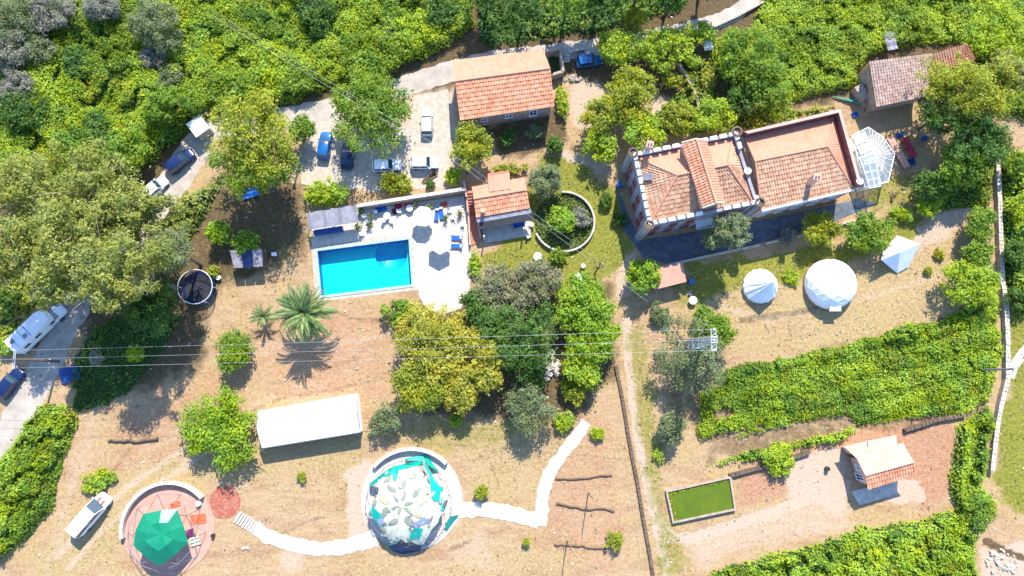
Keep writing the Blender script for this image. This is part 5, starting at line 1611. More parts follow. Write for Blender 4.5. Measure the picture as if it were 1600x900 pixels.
for i in range(4):
    j = (i + 1) % 4
    L = (pl[j] - pl[i]).length; k = max(2, int(L / 1.0))
    for s_ in range(k):
        q = [o1[i].lerp(o1[j], (s_ + .012) / k), o1[i].lerp(o1[j], (s_ + .988) / k), i1[i].lerp(i1[j], (s_ + .988) / k), i1[i].lerp(i1[j], (s_ + .012) / k)]
        m_ = MB(); m_.prism(q, -.06, .085 + .006 * random.random()); m_.build('coping_stone', M['coping'], sp)
for s_ in (0, .5):
    p = pl[0].lerp(pl[1], .70) + Vector((s_, 0, 0))
    m_ = MB(); m_.tube([up(p, .08) + Vector((0, .3, 0)), up(p, .85) + Vector((0, .25, 0)), up(p, .85) + Vector((0, -.35, 0)), up(p, -1.0) + Vector((0, -.55, 0))], .025, 6); m_.build('ladder_rail', M['steel'], sp)
o3 = inset(pl, -.62)
for i in range(4):
    j = (i + 1) % 4
    m_ = MB(); m_.prism([o3[i], o3[j], o1[j], o1[i]], -.06, .012); m_.build('surround', M['gravel'], sp)
# deck paved with big white slabs
DECK = [(562, 328), (640, 318), (724, 306), (733, 345), (736, 400), (734, 455), (720, 482), (690, 492), (664, 480), (655, 462), (650.5, 440), (646.5, 366), (560, 375), (488, 386), (486, 374), (560, 362)]
dk = [P(*q) for q in DECK]
mb = MB(); mb.poly([up(p, .02) for p in dk])
deck = tag(mb.build('pool_deck', M['concrete']), kind='structure')
dxy = [(p.x, p.y) for p in dk]
u = (P(720, 316) - P(560, 340)).normalized(); v = Vector((-u.y, u.x, 0)); org = P(488, 386)
mb = MB(); slabs = 0
for i in range(0, 40):
    for j in range(-14, 12):
        a = org + u * (i * 1.1) + v * (j * 1.1)
        q = [a + u * .02 + v * .02, a + u * 1.08 + v * .02, a + u * 1.08 + v * 1.08, a + u * .02 + v * 1.08]
        arr = np.array([(p.x, p.y) for p in q])
        if inside(arr[:, 0], arr[:, 1], dxy).all():
            m_ = MB(); m_.prism([up(p, 0) for p in q], .01, .045 + .008 * random.random()); m_.build('paving_slab', M['white_slab'], deck); slabs += 1
c = P(640, 326)
rw = thing('retaining_wall', 'shaded stone retaining wall along the pool deck below the parking yard', 'wall', (c.x, c.y, 0))
mb = MB(); st = MB()
a, b_ = P(562, 326), P(727, 300)
d = b_ - a
mb.box(((a.x + b_.x) / 2, (a.y + b_.y) / 2, 0), (d.length, .45, 1.75), math.atan2(d.y, d.x)); mb.build('core', M['rubble_wall'], rw)
for k in range(36):
    p = a.lerp(b_, (k + .5) / 36); st.box((p.x, p.y, 1.74), (d.length / 36 * .93, .52, .08 + .04 * random.random()), math.atan2(d.y, d.x))
st.build('capstones', M['pale_stone'], rw, kind='stuff')
# corrugated shed west of the deck
c = P(520, 350)
ps = thing('pool_shed', 'open shed with grey corrugated sheet roof at the pool corner', 'shed', (c.x, c.y, 0))
ra, rb_, rc, rd = P(479, 333, 2.9), P(556, 321, 2.9), P(560, 347, 2.45), P(483, 359, 2.45)
NS = 16
for k in range(NS):
    t0, t1 = (k + .02) / NS, (k + 1.04) / NS
    dz = random.uniform(0, .07); ext = random.uniform(-.02, .05)
    mb = MB()
    for s_ in range(6):
        f0, f1 = lerp(t0, t1, s_ / 6), lerp(t0, t1, (s_ + 1) / 6)
        z0_, z1_ = dz + .03 * (s_ % 2), dz + .03 * ((s_ + 1) % 2)
        p = [ra.lerp(rb_, f0), ra.lerp(rb_, f1), rd.lerp(rc, f1 ), rd.lerp(rc, f0)]
        p[0] = p[0].lerp(p[3], -ext); p[1] = p[1].lerp(p[2], -ext)
        mb.poly([p[3] + Vector((0, 0, z0_)), p[2] + Vector((0, 0, z1_)), p[1] + Vector((0, 0, z1_)), p[0] + Vector((0, 0, z0_))])
    mb.build('roof_sheet', M['grey_metal' if k % 5 else 'lead'], ps)
for q in (ra, rb_, rc, rd, rc.lerp(rd, .5), ra.lerp(rb_, .5)):
    m_ = MB(); m_.tube([up(q, 0) + Vector((0, -.1 if q in (ra, rb_) else .12, 0)), up(q, q.z - .05) + Vector((0, -.1 if q in (ra, rb_) else .12, 0))], .08, 6); m_.build('post', M['white_paint'], ps)
m_ = MB(); m_.tube([rd - Vector((0, -.1, .1)), rc - Vector((0, -.1, .1))], .06, 6); m_.build('beam', M['white_paint'], ps)
m_ = MB(); m_.prism(PL([(487, 336), (561, 324), (566, 374), (489, 386)]), 0, .03); m_.build('floor', M['concrete'], ps)
m_ = MB(); p = P(515, 362); m_.box((p.x, p.y, 0), (4.2, .7, 1.0), R(9)); m_.build('counter', M['blue_tarp'], ps)

# ------------------------------------------------------------------ loose furniture
def parasol(px, py, r_, n, label, a0=0):
    p = P(px, py, 2.3)
    t = thing('parasol', label, 'parasol', (p.x, p.y, 0), 'white parasols on the pool deck')
    m_ = MB()
    for k in range(n):
        t0, t1 = a0 + 2 * math.pi * k / n, a0 + 2 * math.pi * (k + 1) / n
        A, B = Vector((p.x + r_ * math.cos(t0), p.y + r_ * math.sin(t0), 2.2)), Vector((p.x + r_ * math.cos(t1), p.y + r_ * math.sin(t1), 2.2))
        top = Vector((p.x, p.y, 2.85)); mA, mB_ = A.lerp(top, .5) + Vector((0, 0, .06)), B.lerp(top, .5) + Vector((0, 0, .06))
        m_.add([A, B, mB_, mA], [(0, 1, 2, 3)]); m_.add([mA, mB_, top], [(0, 1, 2)])
        m_.add([A, B, B - Vector((0, 0, .16)), A - Vector((0, 0, .16))], [(3, 2, 1, 0)])
    m_.build('canopy', M['canvas'], t)
    for k in range(n):
        t0 = a0 + 2 * math.pi * k / n
        m_ = MB(); m_.tube([(p.x, p.y, 2.78), (p.x + r_ * .98 * math.cos(t0), p.y + r_ * .98 * math.sin(t0), 2.17)], .015, 4); m_.build('rib', M['steel'], t)
    m_ = MB(); m_.tube([(p.x, p.y, 0), (p.x, p.y, 2.95)], .035, 8); m_.build('pole', M['steel'], t)
    m_ = MB(); m_.lathe((p.x, p.y, .05), [(.35, 0), (.33, .08), (.08, .12), (.06, .35)], 12); m_.build('base', M['concrete'], t)
parasol(661, 338, 1.55, 8, 'white eight sided parasol near the shaded wall of the deck', .3)
parasol(688, 379, 1.75, 6, 'white six sided parasol beside the pool with its shadow below', .5)

def chair(px, py, ang, mat, label, group=None, z=.05):
    p = P(px, py)
    t = thing('garden_chair', label, 'chair', (p.x, p.y, z), group)
    X_ = lambda x, y, zz: (p.x + x * math.cos(ang) - y * math.sin(ang), p.y + x * math.sin(ang) + y * math.cos(ang), z + zz)
    m_ = MB(); m_.box(X_(0, 0, .40), (.52, .50, .05), ang); m_.build('seat', M[mat], t)
    m_ = MB(); m_.slab([Vector(X_(-.24, -.25, .42)), Vector(X_(-.24, .25, .42)), Vector(X_(-.36, .23, .92)), Vector(X_(-.36, -.23, .92))], .03); m_.build('backrest', M[mat], t)
    for sx in (-.22, .22):
        for sy in (-.22, .22):
            m_ = MB(); m_.tube([X_(sx * 1.1, sy * 1.1, 0), X_(sx, sy, .40)], .025, 5); m_.build('leg', M[mat], t)
    for sy in (-.26, .26):
        m_ = MB(); m_.tube([X_(-.28, sy, .64), X_(.2, sy, .63), X_(.22, sy, .40)], .025, 5); m_.build('armrest', M[mat], t)
def table(px, py, r_, mat, label, z=.05, hgt=.72, group=None):
    p = P(px, py)
    t = thing('round_table', label, 'table', (p.x, p.y, z), group)
    m_ = MB(); m_.lathe((p.x, p.y, z + hgt - .04), [(r_, 0), (r_ * 1.01, .02), (r_, .045)], 20); m_.build('tabletop', M[mat], t)
    for k in range(4):
        a = math.pi / 4 + k * math.pi / 2
        m_ = MB(); m_.tube([(p.x + r_ * .75 * math.cos(a), p.y + r_ * .75 * math.sin(a), z), (p.x + r_ * .5 * math.cos(a), p.y + r_ * .5 * math.sin(a), z + hgt - .04)], .025, 5); m_.build('leg', M[mat], t)
def lounger(px, py, ang, mat, label):
    p = P(px, py); z = .05
    t = thing('sun_lounger', label, 'sun lounger', (p.x, p.y, z), 'blue sun loungers on the pool deck')
    X_ = lambda x, y, zz: (p.x + x * math.cos(ang) - y * math.sin(ang), p.y + x * math.sin(ang) + y * math.cos(ang), z + zz)
    m_ = MB(); m_.box(X_(.25, 0, .28), (1.35, .64, .09), ang); m_.build('mattress', M[mat], t)
    m_ = MB(); m_.slab([Vector(X_(-.43, .32, .37)), Vector(X_(-.43, -.32, .37)), Vector(X_(-.98, -.32, .72)), Vector(X_(-.98, .32, .72))][::-1], .08); m_.build('backrest', M[mat], t)
    m_ = MB()
    for sy in (-.33, .33): m_.tube([X_(-.95, sy, .25), X_(.95, sy, .25)], .03, 5)
    m_.build('frame', M['white_plastic'], t)
    for sx in (-.8, .8):
        for sy in (-.3, .3):
            m_ = MB(); m_.tube([X_(sx, sy, 0), X_(sx, sy, .25)], .03, 5); m_.build('leg', M['white_plastic'], t)
    m_ = MB(); m_.box(X_(-.7, 0, .565), (.26, .45, .07), ang); m_.build('pillow', M['white_plastic'], t)
lounger(683, 336, R(-95), 'blue_cloth', 'blue sun lounger next to the eight sided parasol')
lounger(690, 334, R(-80), 'blue_cloth', 'slanted blue sun lounger with its head against another by the shaded wall')
lounger(713, 372, R(178), 'blue_cloth', 'blue sun lounger beside the six sided parasol, nearer the shaded wall')
lounger(713, 385, R(178), 'blue_cloth', 'blue sun lounger beside the six sided parasol, nearer the hedge')
G = 'white chairs on the pool deck'
for i, (x, y, a, lab) in enumerate((
    (571, 338, 20, 'white chair next to the corrugated shed roof'), (576, 347, -40, 'white chair below the one by the corrugated shed'),
    (588, 332, 100, 'white chair in the shadow edge of the retaining wall near the shed'), (601, 345, 60, 'white chair by the round deck table with dark pots'),
    (612, 347, 160, 'white chair standing alone with a small shadow on the bright deck'), (567, 366, 30, 'white chair at the corner of the pool and shed'),
    (625, 331, 10, 'white chair between red and blue towels on the deck'), (703, 330, -60, 'white chair near the red steps and the shaded wall'),
    (708, 341, 200, 'white chair on the bright deck beside the red steps'), (723, 352, 180, 'white chair against the pink wall of the red steps'))):
    chair(x, y, R(a), 'white_plastic', lab, G)
table(606, 339, .5, 'white_plastic', 'white round table on the deck among pots')
table(641, 327, .5, 'white_plastic', 'white round table in the wall shadow near the eight sided parasol')
table(840, 402, .62, 'white_plastic', 'white round garden table on grass near the round wall', .0)
table(902, 434, .62, 'white_plastic', 'white round garden table close to the yellow green acacia', .0)
chair(911, 416, R(40), 'white_plastic', 'white garden chair on grass beside the bare dead tree', None, 0)
chair(830, 352, R(140), 'white_plastic', 'white garden chair by the kiosk porch', None, 0)
chair(826, 370, R(30), 'white_plastic', 'white garden chair at the lower end of the round wall', None, 0)
table(1081, 470, .6, 'white_plastic', 'white round table on the tent lawn beside the garden shed', 0)
chair(1078, 459, R(250), 'lead', 'greyish garden chair between the blue drum and the white table', None, 0)
table(343, 434, .4, 'white_plastic', 'small white table by the trampoline', 0, .6)
chair(431, 398, R(10), 'white_plastic', 'white chair at the edge of the big tree shadow', None, 0)
def pot_plant(px, py, r_, label, leaf='dark', pot='terracotta', hgt=.9, z=.05, group='potted plants on the pool deck'):
    p = P(px, py); rr = np.random.default_rng(int(px * 3 + py))
    t = thing('potted_plant', label, 'potted plant', (p.x, p.y, z), group)
    m_ = MB(); m_.lathe((p.x, p.y, z), [(r_ * .4, 0), (r_ * .55, .4), (r_ * .6, .42), (r_ * .5, .40)], 12); m_.build('pot', M[pot], t)
    n = 60
    C = np.array([p.x, p.y, z + .4 + hgt * .4]) + rr.normal(0, 1, (n, 3)) * np.array([r_ * .55, r_ * .55, hgt * .25])
    quads_object('foliage', leaves(C, rr.normal(0, 1, (n, 3)) + [0, 0, .8], np.full(n, .17), rng=rr), [LEAF[leaf]], np.zeros(n), rr.random(n), parent=t)
for i, (x, y, r_, lf, lab) in enumerate((
    (565, 331, .5, 'dark', 'dark potted plant at the shed end of the retaining wall'), (580, 341, .4, 'olive', 'greyish potted plant amid the deck chairs by the shed'),
    (579, 352, .4, 'dark', 'potted plant on the bright deck with a dark shadow'), (560, 356, .5, 'green', 'leafy potted plant under the corner of the corrugated shed'),
    (672, 326, .45, 'green', 'green potted plant behind the eight sided parasol'), (697, 342, .35, 'dark', 'slim potted cactus beside the blue loungers'),
    (719, 335, .4, 'olive', 'grey potted plant below the first red step'), (650, 322, .4, 'mauve', 'flowering potted plant against the retaining wall'))):
    pot_plant(x, y, r_, lab, lf)
def cloth_heap(px, py, s_, mat, label, name='towel', cat='towel', z=.05, rot=.3):
    p = P(px, py)
    m_ = MB(); k = 5
    for i in range(k):
        for j in range(k):
            q = []
            for a, b_ in ((0, 0), (1, 0), (1, 1), (0, 1)):
                x, y = ((i + a) / k - .5) * s_[0], ((j + b_) / k - .5) * s_[1]
                zz = z + .03 + s_[2] * abs(math.sin((i + a) * 2.1 + px) * math.cos((j + b_) * 1.7 + py))
                q.append((p.x + x * math.cos(rot) - y * math.sin(rot), p.y + x * math.sin(rot) + y * math.cos(rot), zz))
            m_.poly(q)
    own(m_, name, M[mat], label, cat, (p.x, p.y, z))
cloth_heap(622, 322, (1.1, .8, .2), 'red_cloth', 'red towel on the deck by the shaded wall')
cloth_heap(637, 321, (1.0, .8, .2), 'orange_cloth', 'orange red towel beside the eight sided parasol')
cloth_heap(694, 320, (1.0, .8, .25), 'orange_cloth', 'orange cushion on the deck uphill of the blue loungers', 'cushion', 'cushion')
cloth_heap(619, 330, (1.2, .9, .2), 'purple_cloth', 'dark purple towel in the shadow edge of the deck')
cloth_heap(596, 326, (1.6, 1.0, .3), 'blue_cloth', 'blue towel in the deep shade of the retaining wall')
cloth_heap(392, 301, (2.6, 1.7, .5), 'blue_cloth', 'bright blue tarpaulin lying in the big tree shadow', 'tarpaulin', 'tarpaulin', 0)
cloth_heap(110, 585, (3.0, 2.2, .6), 'blue_tarp', 'blue tarpaulin in the deep shade beside the wires', 'tarpaulin', 'tarpaulin', 0)
cloth_heap(1405, 212, (1.0, .7, .5), 'blue_cloth', 'blue cloth in the clutter above the red table', 'cloth', 'cloth', 0)
cloth_heap(1421, 254, (1.5, 1.1, .5), 'blue_tarp', 'dark blue cloth below the red table', 'cloth', 'cloth', 0)
cloth_heap(1335, 180, (1.0, .7, .4), 'blue_cloth', 'blue cloth in the shade between villa and barn', 'cloth', 'cloth', 0)
cloth_heap(1443, 217, (.9, .7, .4), 'blue_cloth', 'small blue cloth under the dark trees', 'cloth', 'cloth', 0)
cloth_heap(1382, 72, (1.5, 3.0, .3), 'lead', 'grey sheet lying in the brambles above the barn', 'sheet', 'sheet', 1.7, .2)
cloth_heap(1103, 77, (1.3, 1.5, .5), 'white_paint', 'white sheet at the end of the yellow green bushes', 'sheet', 'sheet', 1.2, .1)
cloth_heap(808, 345, (1.6, 2.2, .6), 'blue_cloth', 'blue cover on things in the kiosk porch', 'cover', 'cover', .1)
def drum(px, py, mat, label, z=0, r_=.35, hgt=.9):
    p = P(px, py); m_ = MB()
    m_.lathe((p.x, p.y, z), [(r_, 0), (r_, hgt * .3), (r_ * 1.06, hgt * .33), (r_, hgt * .36), (r_, hgt * .64), (r_ * 1.06, hgt * .67), (r_, hgt * .7), (r_, hgt), (r_ * .9, hgt - .02)], 16)
    own(m_, 'drum', M[mat], label, 'drum', (p.x, p.y, z))
drum(1079, 441, 'car_bright', 'blue drum next to the garden shed', 0, .45, 1.0)
drum(967, 290, 'car_bright', 'blue drum on the shaded side path of the villa', 0, .45, 1.0)
drum(334, 836, 'dark_metal', 'small black drum beside the green domed terrace', 0, .25, .6)
drum(1291, 732, 'dark_metal', 'dark drum on bare ground near the small orange house', 0, .3, .7)

# ------------------------------------------------------------------ white marquee
H0, H1 = 2.5, 3.5
ma, mb_, mc, md = PL([(402, 644), (557, 616), (563, 675), (409, 700)], H0)
c = (ma + mb_ + mc + md) / 4
mq = thing('marquee', 'long white marquee tent on the dry slope', 'marquee', (c.x, c.y, 0))
ra, rb_ = up(ma.lerp(md, .5), H1), up(mb_.lerp(mc, .5), H1)
m_ = MB()
NB = 6
for (e0, e1) in ((md, mc), (mb_, ma)):
    f0, f1 = (ra, rb_) if e0 is md else (rb_, ra)
    for k in range(NB):
        for s_ in range(4):
            a0_, a1_ = (k + s_ / 4) / NB, (k + (s_ + 1) / 4) / NB
            dip = lambda q: -.07 * math.sin(math.pi * (q * NB % 1.0)) if abs(q * NB % 1.0) > 1e-6 else 0
            A, B, C_, D_ = e0.lerp(e1, a0_), e0.lerp(e1, a1_), f0.lerp(f1, a1_), f0.lerp(f1, a0_)
            m_.add([A, B, B.lerp(C_, .5) + Vector((0, 0, dip(a1_))), A.lerp(D_, .5) + Vector((0, 0, dip(a0_))), C_, D_], [(0, 1, 2, 3), (3, 2, 4, 5)], 0, False)
m_.add([ma, md, ra], [(0, 1, 2)]); m_.add([mc, mb_, rb_], [(0, 1, 2)])
m_.build('roof', M['canvas'], mq)
m_ = MB()
for a, b_ in ((md, mc), (mc, mb_), (mb_, ma), (ma, md)):
    k = 14
    for s_ in range(k):
        p, q = a.lerp(b_, s_ / k), a.lerp(b_, (s_ + 1) / k)
        d = (b_ - a).normalized(); o_ = Vector((d.y, -d.x, 0)) * .05
        m_.poly([p + o_, q + o_, q + o_ * 2.2 - Vector((0, 0, .34)), p + o_ * 2.2 - Vector((0, 0, .34))])
m_.build('valance', M['canvas'], mq)
for a, b_, nm in ((mb_, ma, 'side_wall'), (ma, md, 'end_wall'), (mc, mb_, 'end_wall')):
    m_ = MB(); a, b_ = a.lerp(c, .02), b_.lerp(c, .02); m_.poly([up(a, 0), up(b_, 0), up(b_, 2.45), up(a, 2.45)]); m_.build(nm, M['canvas'], mq)
for k in range(NB + 1):
    for e0, e1, f0, f1 in ((md, mc, ra, rb_), (ma, mb_, ra, rb_)):
        m_ = MB(); m_.tube([e0.lerp(e1, k / NB) + Vector((0, 0, .02)), f0.lerp(f1, k / NB) + Vector((0, 0, .03))], .035, 5); m_.build('roof_seam', M['lead' if k in (0, NB) else 'cream_canvas'], mq)
for k in range(NB + 1):
    p = md.lerp(mc, k / NB).lerp(c, .02); m_ = MB(); m_.tube([up(p, 0), up(p, H0)], .04, 6); m_.build('pole', M['steel'], mq)

# ------------------------------------------------------------------ tents on the lawn
def bell_tent(px, py, rpx, label):
    p = P(px, py, 0); r_ = px2m(rpx); n = 16
    t = thing('bell_tent', label, 'tent', (p.x, p.y, 0))
    m_ = MB(); top = Vector((p.x + .55, p.y + .1, 4.4))
    for k in range(n):
        t0, t1 = 2 * math.pi * k / n, 2 * math.pi * (k + 1) / n
        A, B = Vector((p.x + r_ * math.cos(t0), p.y + r_ * math.sin(t0), .75)), Vector((p.x + r_ * math.cos(t1), p.y + r_ * math.sin(t1), .75))
        m2_ = (A + B) / 2 * .97 + Vector((p.x, p.y, .75)) * .03
        pm = m2_.lerp(top, .5) - Vector((0, 0, .10))
        qa, qb = A.lerp(top, .5), B.lerp(top, .5)
        m_.add([A, m2_, pm, qa, B, qb, top], [(0, 1, 2, 3), (1, 4, 5, 2), (3, 2, 6), (2, 5, 6)])
    m_.build('roof', M['canvas'], t)
    m_ = MB()
    for k in range(n):
        t0, t1 = 2 * math.pi * k / n, 2 * math.pi * (k + 1) / n
        if k == 12: continue
        A, B = Vector((p.x + r_ * .97 * math.cos(t0), p.y + r_ * .97 * math.sin(t0), 0)), Vector((p.x + r_ * .97 * math.cos(t1), p.y + r_ * .97 * math.sin(t1), 0))
        m_.poly([A, B, up(B, .74), up(A, .74)])
    m_.build('side_wall', M['canvas'], t)
    m_ = MB(); m_.tube([(top.x, top.y, 0), (top.x, top.y, 4.6)], .04, 6); m_.build('pole', M['steel'], t)
    for k in range(0, n, 2):
        t0 = 2 * math.pi * k / n
        m_ = MB(); m_.tube([(p.x + r_ * math.cos(t0), p.y + r_ * math.sin(t0), .75), (p.x + r_ * 1.5 * math.cos(t0), p.y + r_ * 1.5 * math.sin(t0), 0)], .018, 4); m_.build('guy_rope', M['pale_wood'], t)
bell_tent(1186, 448, 27.5, 'white conical bell tent on the dry lawn, smaller than the dome beside it')
p = P(1294, 445, 0); r_ = px2m(39.5)
dt = thing('dome_tent', 'large white geodesic dome tent between bell tent and blue sided tent', 'tent', (p.x, p.y, 0))
def geodesic(freq):
    """upper half of a subdivided icosahedron: points on the unit sphere, triangles"""
    g = (1 + 5 ** .5) / 2
    vs = [Vector(q).normalized() for q in ((-1, g, 0), (1, g, 0), (-1, -g, 0), (1, -g, 0), (0, -1, g), (0, 1, g), (0, -1, -g), (0, 1, -g), (g, 0, -1), (g, 0, 1), (-g, 0, -1), (-g, 0, 1))]
    rot = vs[5].rotation_difference(Vector((0, 0, 1)))
    vs = [rot @ q for q in vs]
    fs = [(0, 11, 5), (0, 5, 1), (0, 1, 7), (0, 7, 10), (0, 10, 11), (1, 5, 9), (5, 11, 4), (11, 10, 2), (10, 7, 6), (7, 1, 8), (3, 9, 4), (3, 4, 2), (3, 2, 6), (3, 6, 8), (3, 8, 9), (4, 9, 5), (2, 4, 11), (6, 2, 10), (8, 6, 7), (9, 8, 1)]
    pts, tri, key = [], [], {}
    def idx_(q):
        q = q.normalized(); k = tuple(round(x, 4) for x in q)
        if k not in key: key[k] = len(pts); pts.append(q)
        return key[k]
    for a, b_, c in fs:
        A, B, C_ = vs[a], vs[b_], vs[c]
        grid = {}
        for i in range(freq + 1):
            for j in range(freq + 1 - i):
                grid[i, j] = idx_(A + (B - A) * (i / freq) + (C_ - A) * (j / freq))
        for i in range(freq):
            for j in range(freq - i):
                tri.append((grid[i, j], grid[i + 1, j], grid[i, j + 1]))
                if i + j < freq - 1: tri.append((grid[i + 1, j], grid[i + 1, j + 1], grid[i, j + 1]))
    return pts, tri
gp, gt = geodesic(4)
m_ = MB(); zmin = .05
def dp(q, R_, H_, c): return Vector((c.x + q.x * R_, c.y + q.y * R_, max(q.z, 0) * H_))
for tri_ in gt:
    if sum(gp[i].z for i in tri_) / 3 < .03: continue
    m_.add([dp(gp[i], r_, r_ * .86, p) + Vector((0, 0, .55)) for i in tri_], [(0, 1, 2)], 0, True)
m_.build('cover', M['canvas'], dt)
m_ = MB(); m_.lathe((p.x, p.y, 0), [(r_ * 1.0, 0), (r_ * 1.0, .56)], 30, cap=False); m_.build('skirt', M['pink_slab'], dt)
m_ = MB()
for tri_ in gt:
    if sum(gp[i].z for i in tri_) / 3 < .03: continue
    for k in range(3):
        a, b_ = tri_[k], tri_[(k + 1) % 3]
        if a < b_: m_.tube([dp(gp[a], r_, r_ * .86, p) + Vector((0, 0, .57)), dp(gp[b_], r_, r_ * .86, p) + Vector((0, 0, .555))], .012, 4)
m_.build('strut_seams', M['canvas'], dt)
m_ = MB(); m_.slab([Vector((p.x - .8, p.y - r_ - .35, 1.75)), Vector((p.x + .9, p.y - r_ - .35, 1.75)), Vector((p.x + .75, p.y - r_ + .9, 2.15)), Vector((p.x - .65, p.y - r_ + .9, 2.15))], .04); m_.build('door_awning', M['canvas'], dt)
# ridge tent
rA, rB = P(1377, 406, 3.0), P(1437, 381, 2.5)
nA, nB = P(1379, 393, .5), P(1402, 368, .3)
sA, sB, sC = P(1393, 420, .4), P(1402, 427, .2), P(1420, 417, .3)
kt = thing('ridge_tent', 'white ridge tent with a blue shaded side stretched by ropes', 'tent', (rA.x, rA.y, 0))
m_ = MB()
mid = rA.lerp(rB, .5) - Vector((0, 0, .08))
m_.add([rA, nA, nB, rB, mid], [(0, 4, 1), (4, 2, 1), (4, 3, 2)])
m_.build('sunny_side', M['canvas'], kt)
m_ = MB(); m_.add([rA, sA, sB, sC, rB, mid], [(0, 1, 5), (5, 1, 2), (5, 2, 3), (5, 3, 4)]); m_.build('shaded_side', M['canvas'], kt)
for a, b_ in ((rA, P(1366, 408)), (rB, P(1446, 374)), (sB, P(1402, 437)), (nB, P(1404, 360))):
    m_ = MB(); m_.tube([a, up(b_, 0)], .02, 4); m_.build('guy_rope', M['pale_wood'], kt)
for a in (rA, rB):
    m_ = MB(); m_.tube([up(a, 0), a + Vector((0, 0, .08))], .04, 6); m_.build('pole', M['pale_wood'], kt)

# ------------------------------------------------------------------ round terraces
def terrace(cx, cy, rpx, mat, name, label, arc0, arc1, wall_mat, wh=.95):
    c = P(cx, cy); r_ = px2m(rpx)
    t = thing(name, label, 'terrace', (c.x, c.y, 0))
    m_ = MB(); m_.prism([(x, y) for x, y in circle((c.x, c.y), r_ * .985, 56)], 0, .05); m_.build('floor', M[mat], t)
    m_ = MB(); m_.arc((c.x, c.y), r_ * .985, r_ * 1.01, 0, 2 * math.pi, 0, .08, 60); m_.build('rim', M[mat], t)
    m_ = MB(); m_.arc((c.x, c.y), r_ * .95, r_ * 1.02, arc0, arc1, .05, wh, 30); m_.build('curved_wall', M[wall_mat], t)
    return c, r_, t
c, r_, gt_ = terrace(264, 825, 68, 'pink_slab', 'round_terrace', 'round pink terrace with a curved wall under the green canopy', R(192), R(42), 'white_slab')
# geodesic pipe frame with green tarpaulins
def dome_frame(c, R_, H_, name, label, freq=2, rad=.035, mat='steel', zoff=.05):
    t = thing(name, label, 'dome', (c.x, c.y, 0))
    P_, T_ = geodesic(freq)
    done = set(); k = 0
    for tr_ in T_:
        if sum(P_[i].z for i in tr_) / 3 < .02: continue
        for q in range(3):
            a, b_ = sorted((tr_[q], tr_[(q + 1) % 3]))
            if (a, b_) in done: continue
            done.add((a, b_))
            m_ = MB(); m_.tube([dp(P_[a], R_, H_, c) + Vector((0, 0, zoff)), dp(P_[b_], R_, H_, c) + Vector((0, 0, zoff))], rad, 5); m_.build('strut', M[mat], t)
    return t
gd = dome_frame(c + Vector((-.2, -.6, 0)), r_ * .86, 3.9, 'green_dome', 'pipe frame dome covered by a faceted green tarpaulin', 2, .035, 'pipe')
rim = [((224, 803), 2.6), ((252, 797), 2.8), ((277, 796), 2.6), ((287, 822), 2.9), ((294, 848), 2.2), ((273, 867), 1.9), ((250, 884), 1.2), ((232, 874), 1.3), ((218, 862), 1.2), ((208, 852), 1.0), ((212, 828), 1.8)]
GC, GR = c + Vector((-.2, -.6, 0)), r_ * .86
def green_px(px, py):
    h = 2.0
    for _ in range(14):
        q = P(px, py, h); rr_ = math.hypot(q.x - GC.x, q.y - GC.y) / GR
        h = .5 * h + .5 * (3.9 * math.sqrt(max(1 - rr_ * rr_, .0)) + .2)
    return P(px, py, h + .12)
rp = [green_px(*q) for q, h_ in rim]
top = green_px(254, 834) + Vector((0, 0, .25))
m_ = MB()
for i in range(len(rp)):
    if i == 1: continue
    a, b_ = rp[i], rp[(i + 1) % len(rp)]
    ma_, mb2 = a.lerp(top, .5) + Vector((0, 0, .62)), b_.lerp(top, .5) + Vector((0, 0, .62))
    m_.add([a, b_, mb2, ma_, top], [(0, 1, 2, 3), (3, 2, 4)])
m_.build('tarpaulin', M['green_tarp'], gd)
m_ = MB()
a, b_ = rp[1], rp[2]; ma_, mb2 = a.lerp(top, .5) + Vector((0, 0, .62)), b_.lerp(top, .5) + Vector((0, 0, .62))
m_.add([a, b_, mb2, ma_], [(0, 1, 2, 3)]); m_.build('pale_panel', M['pale_tarp'], gd)
m_ = MB(); m_.add([ma_, mb2, top], [(0, 1, 2)]); m_.build('tarpaulin', M['green_tarp'], gd)
cloth_heap(275, 788, (1.4, .7, .1), 'orange_cloth', 'orange red rug on the pink terrace nearest its curved wall', 'rug', 'rug')
cloth_heap(310, 811, (2.2, 1.3, .1), 'orange_cloth', 'large orange rug on the pink terrace', 'rug', 'rug', .05, .1)
cloth_heap(298, 833, (1.2, 1.1, .3), 'purple_cloth', 'purple cushions at the edge of the green tarpaulin', 'cushion', 'cushion')
cloth_heap(305, 845, (1.5, 1.2, .35), 'cream_canvas', 'cream bedding at the edge of the green tarpaulin', 'bedding', 'bedding')
drum(312, 786, 'white_plastic', 'white tub on the pink terrace near the end of its wall', .05, .35, .6)
# red brick circle
c = P(351, 785); rr = px2m(24)
bc = thing('brick_circle', 'round patch of red bricks between the two round terraces', 'paving', (c.x, c.y, 0))
m_ = MB(); m_.prism(circle((c.x, c.y), rr, 36), 0, .02); m_.build('bed', M['red_brick'], bc)
for k in range(9):
    ra_, rb2 = rr * k / 9 + .02, rr * (k + 1) / 9 - .02
    nb = max(4, int(2 * math.pi * (ra_ + rb2) / 2 / .5)) if k else 5
    if k > 6: nb = min(nb, 30)
    for i in range(nb):
        t0, t1 = 2 * math.pi * (i + .04) / nb + k, 2 * math.pi * (i + .96) / nb + k
        pts_ = [(c.x + q * math.cos(t), c.y + q * math.sin(t)) for q, t in ((ra_, t0), (rb2, t0), (rb2, (t0 + t1) / 2), (rb2, t1), (ra_, t1))]
        m_ = MB(); m_.prism(pts_, .015, .05 + .02 * random.random()); m_.build('brick', M[random.choice(['red_brick', 'red_brick', 'brick_red', 'terracotta'])], bc)

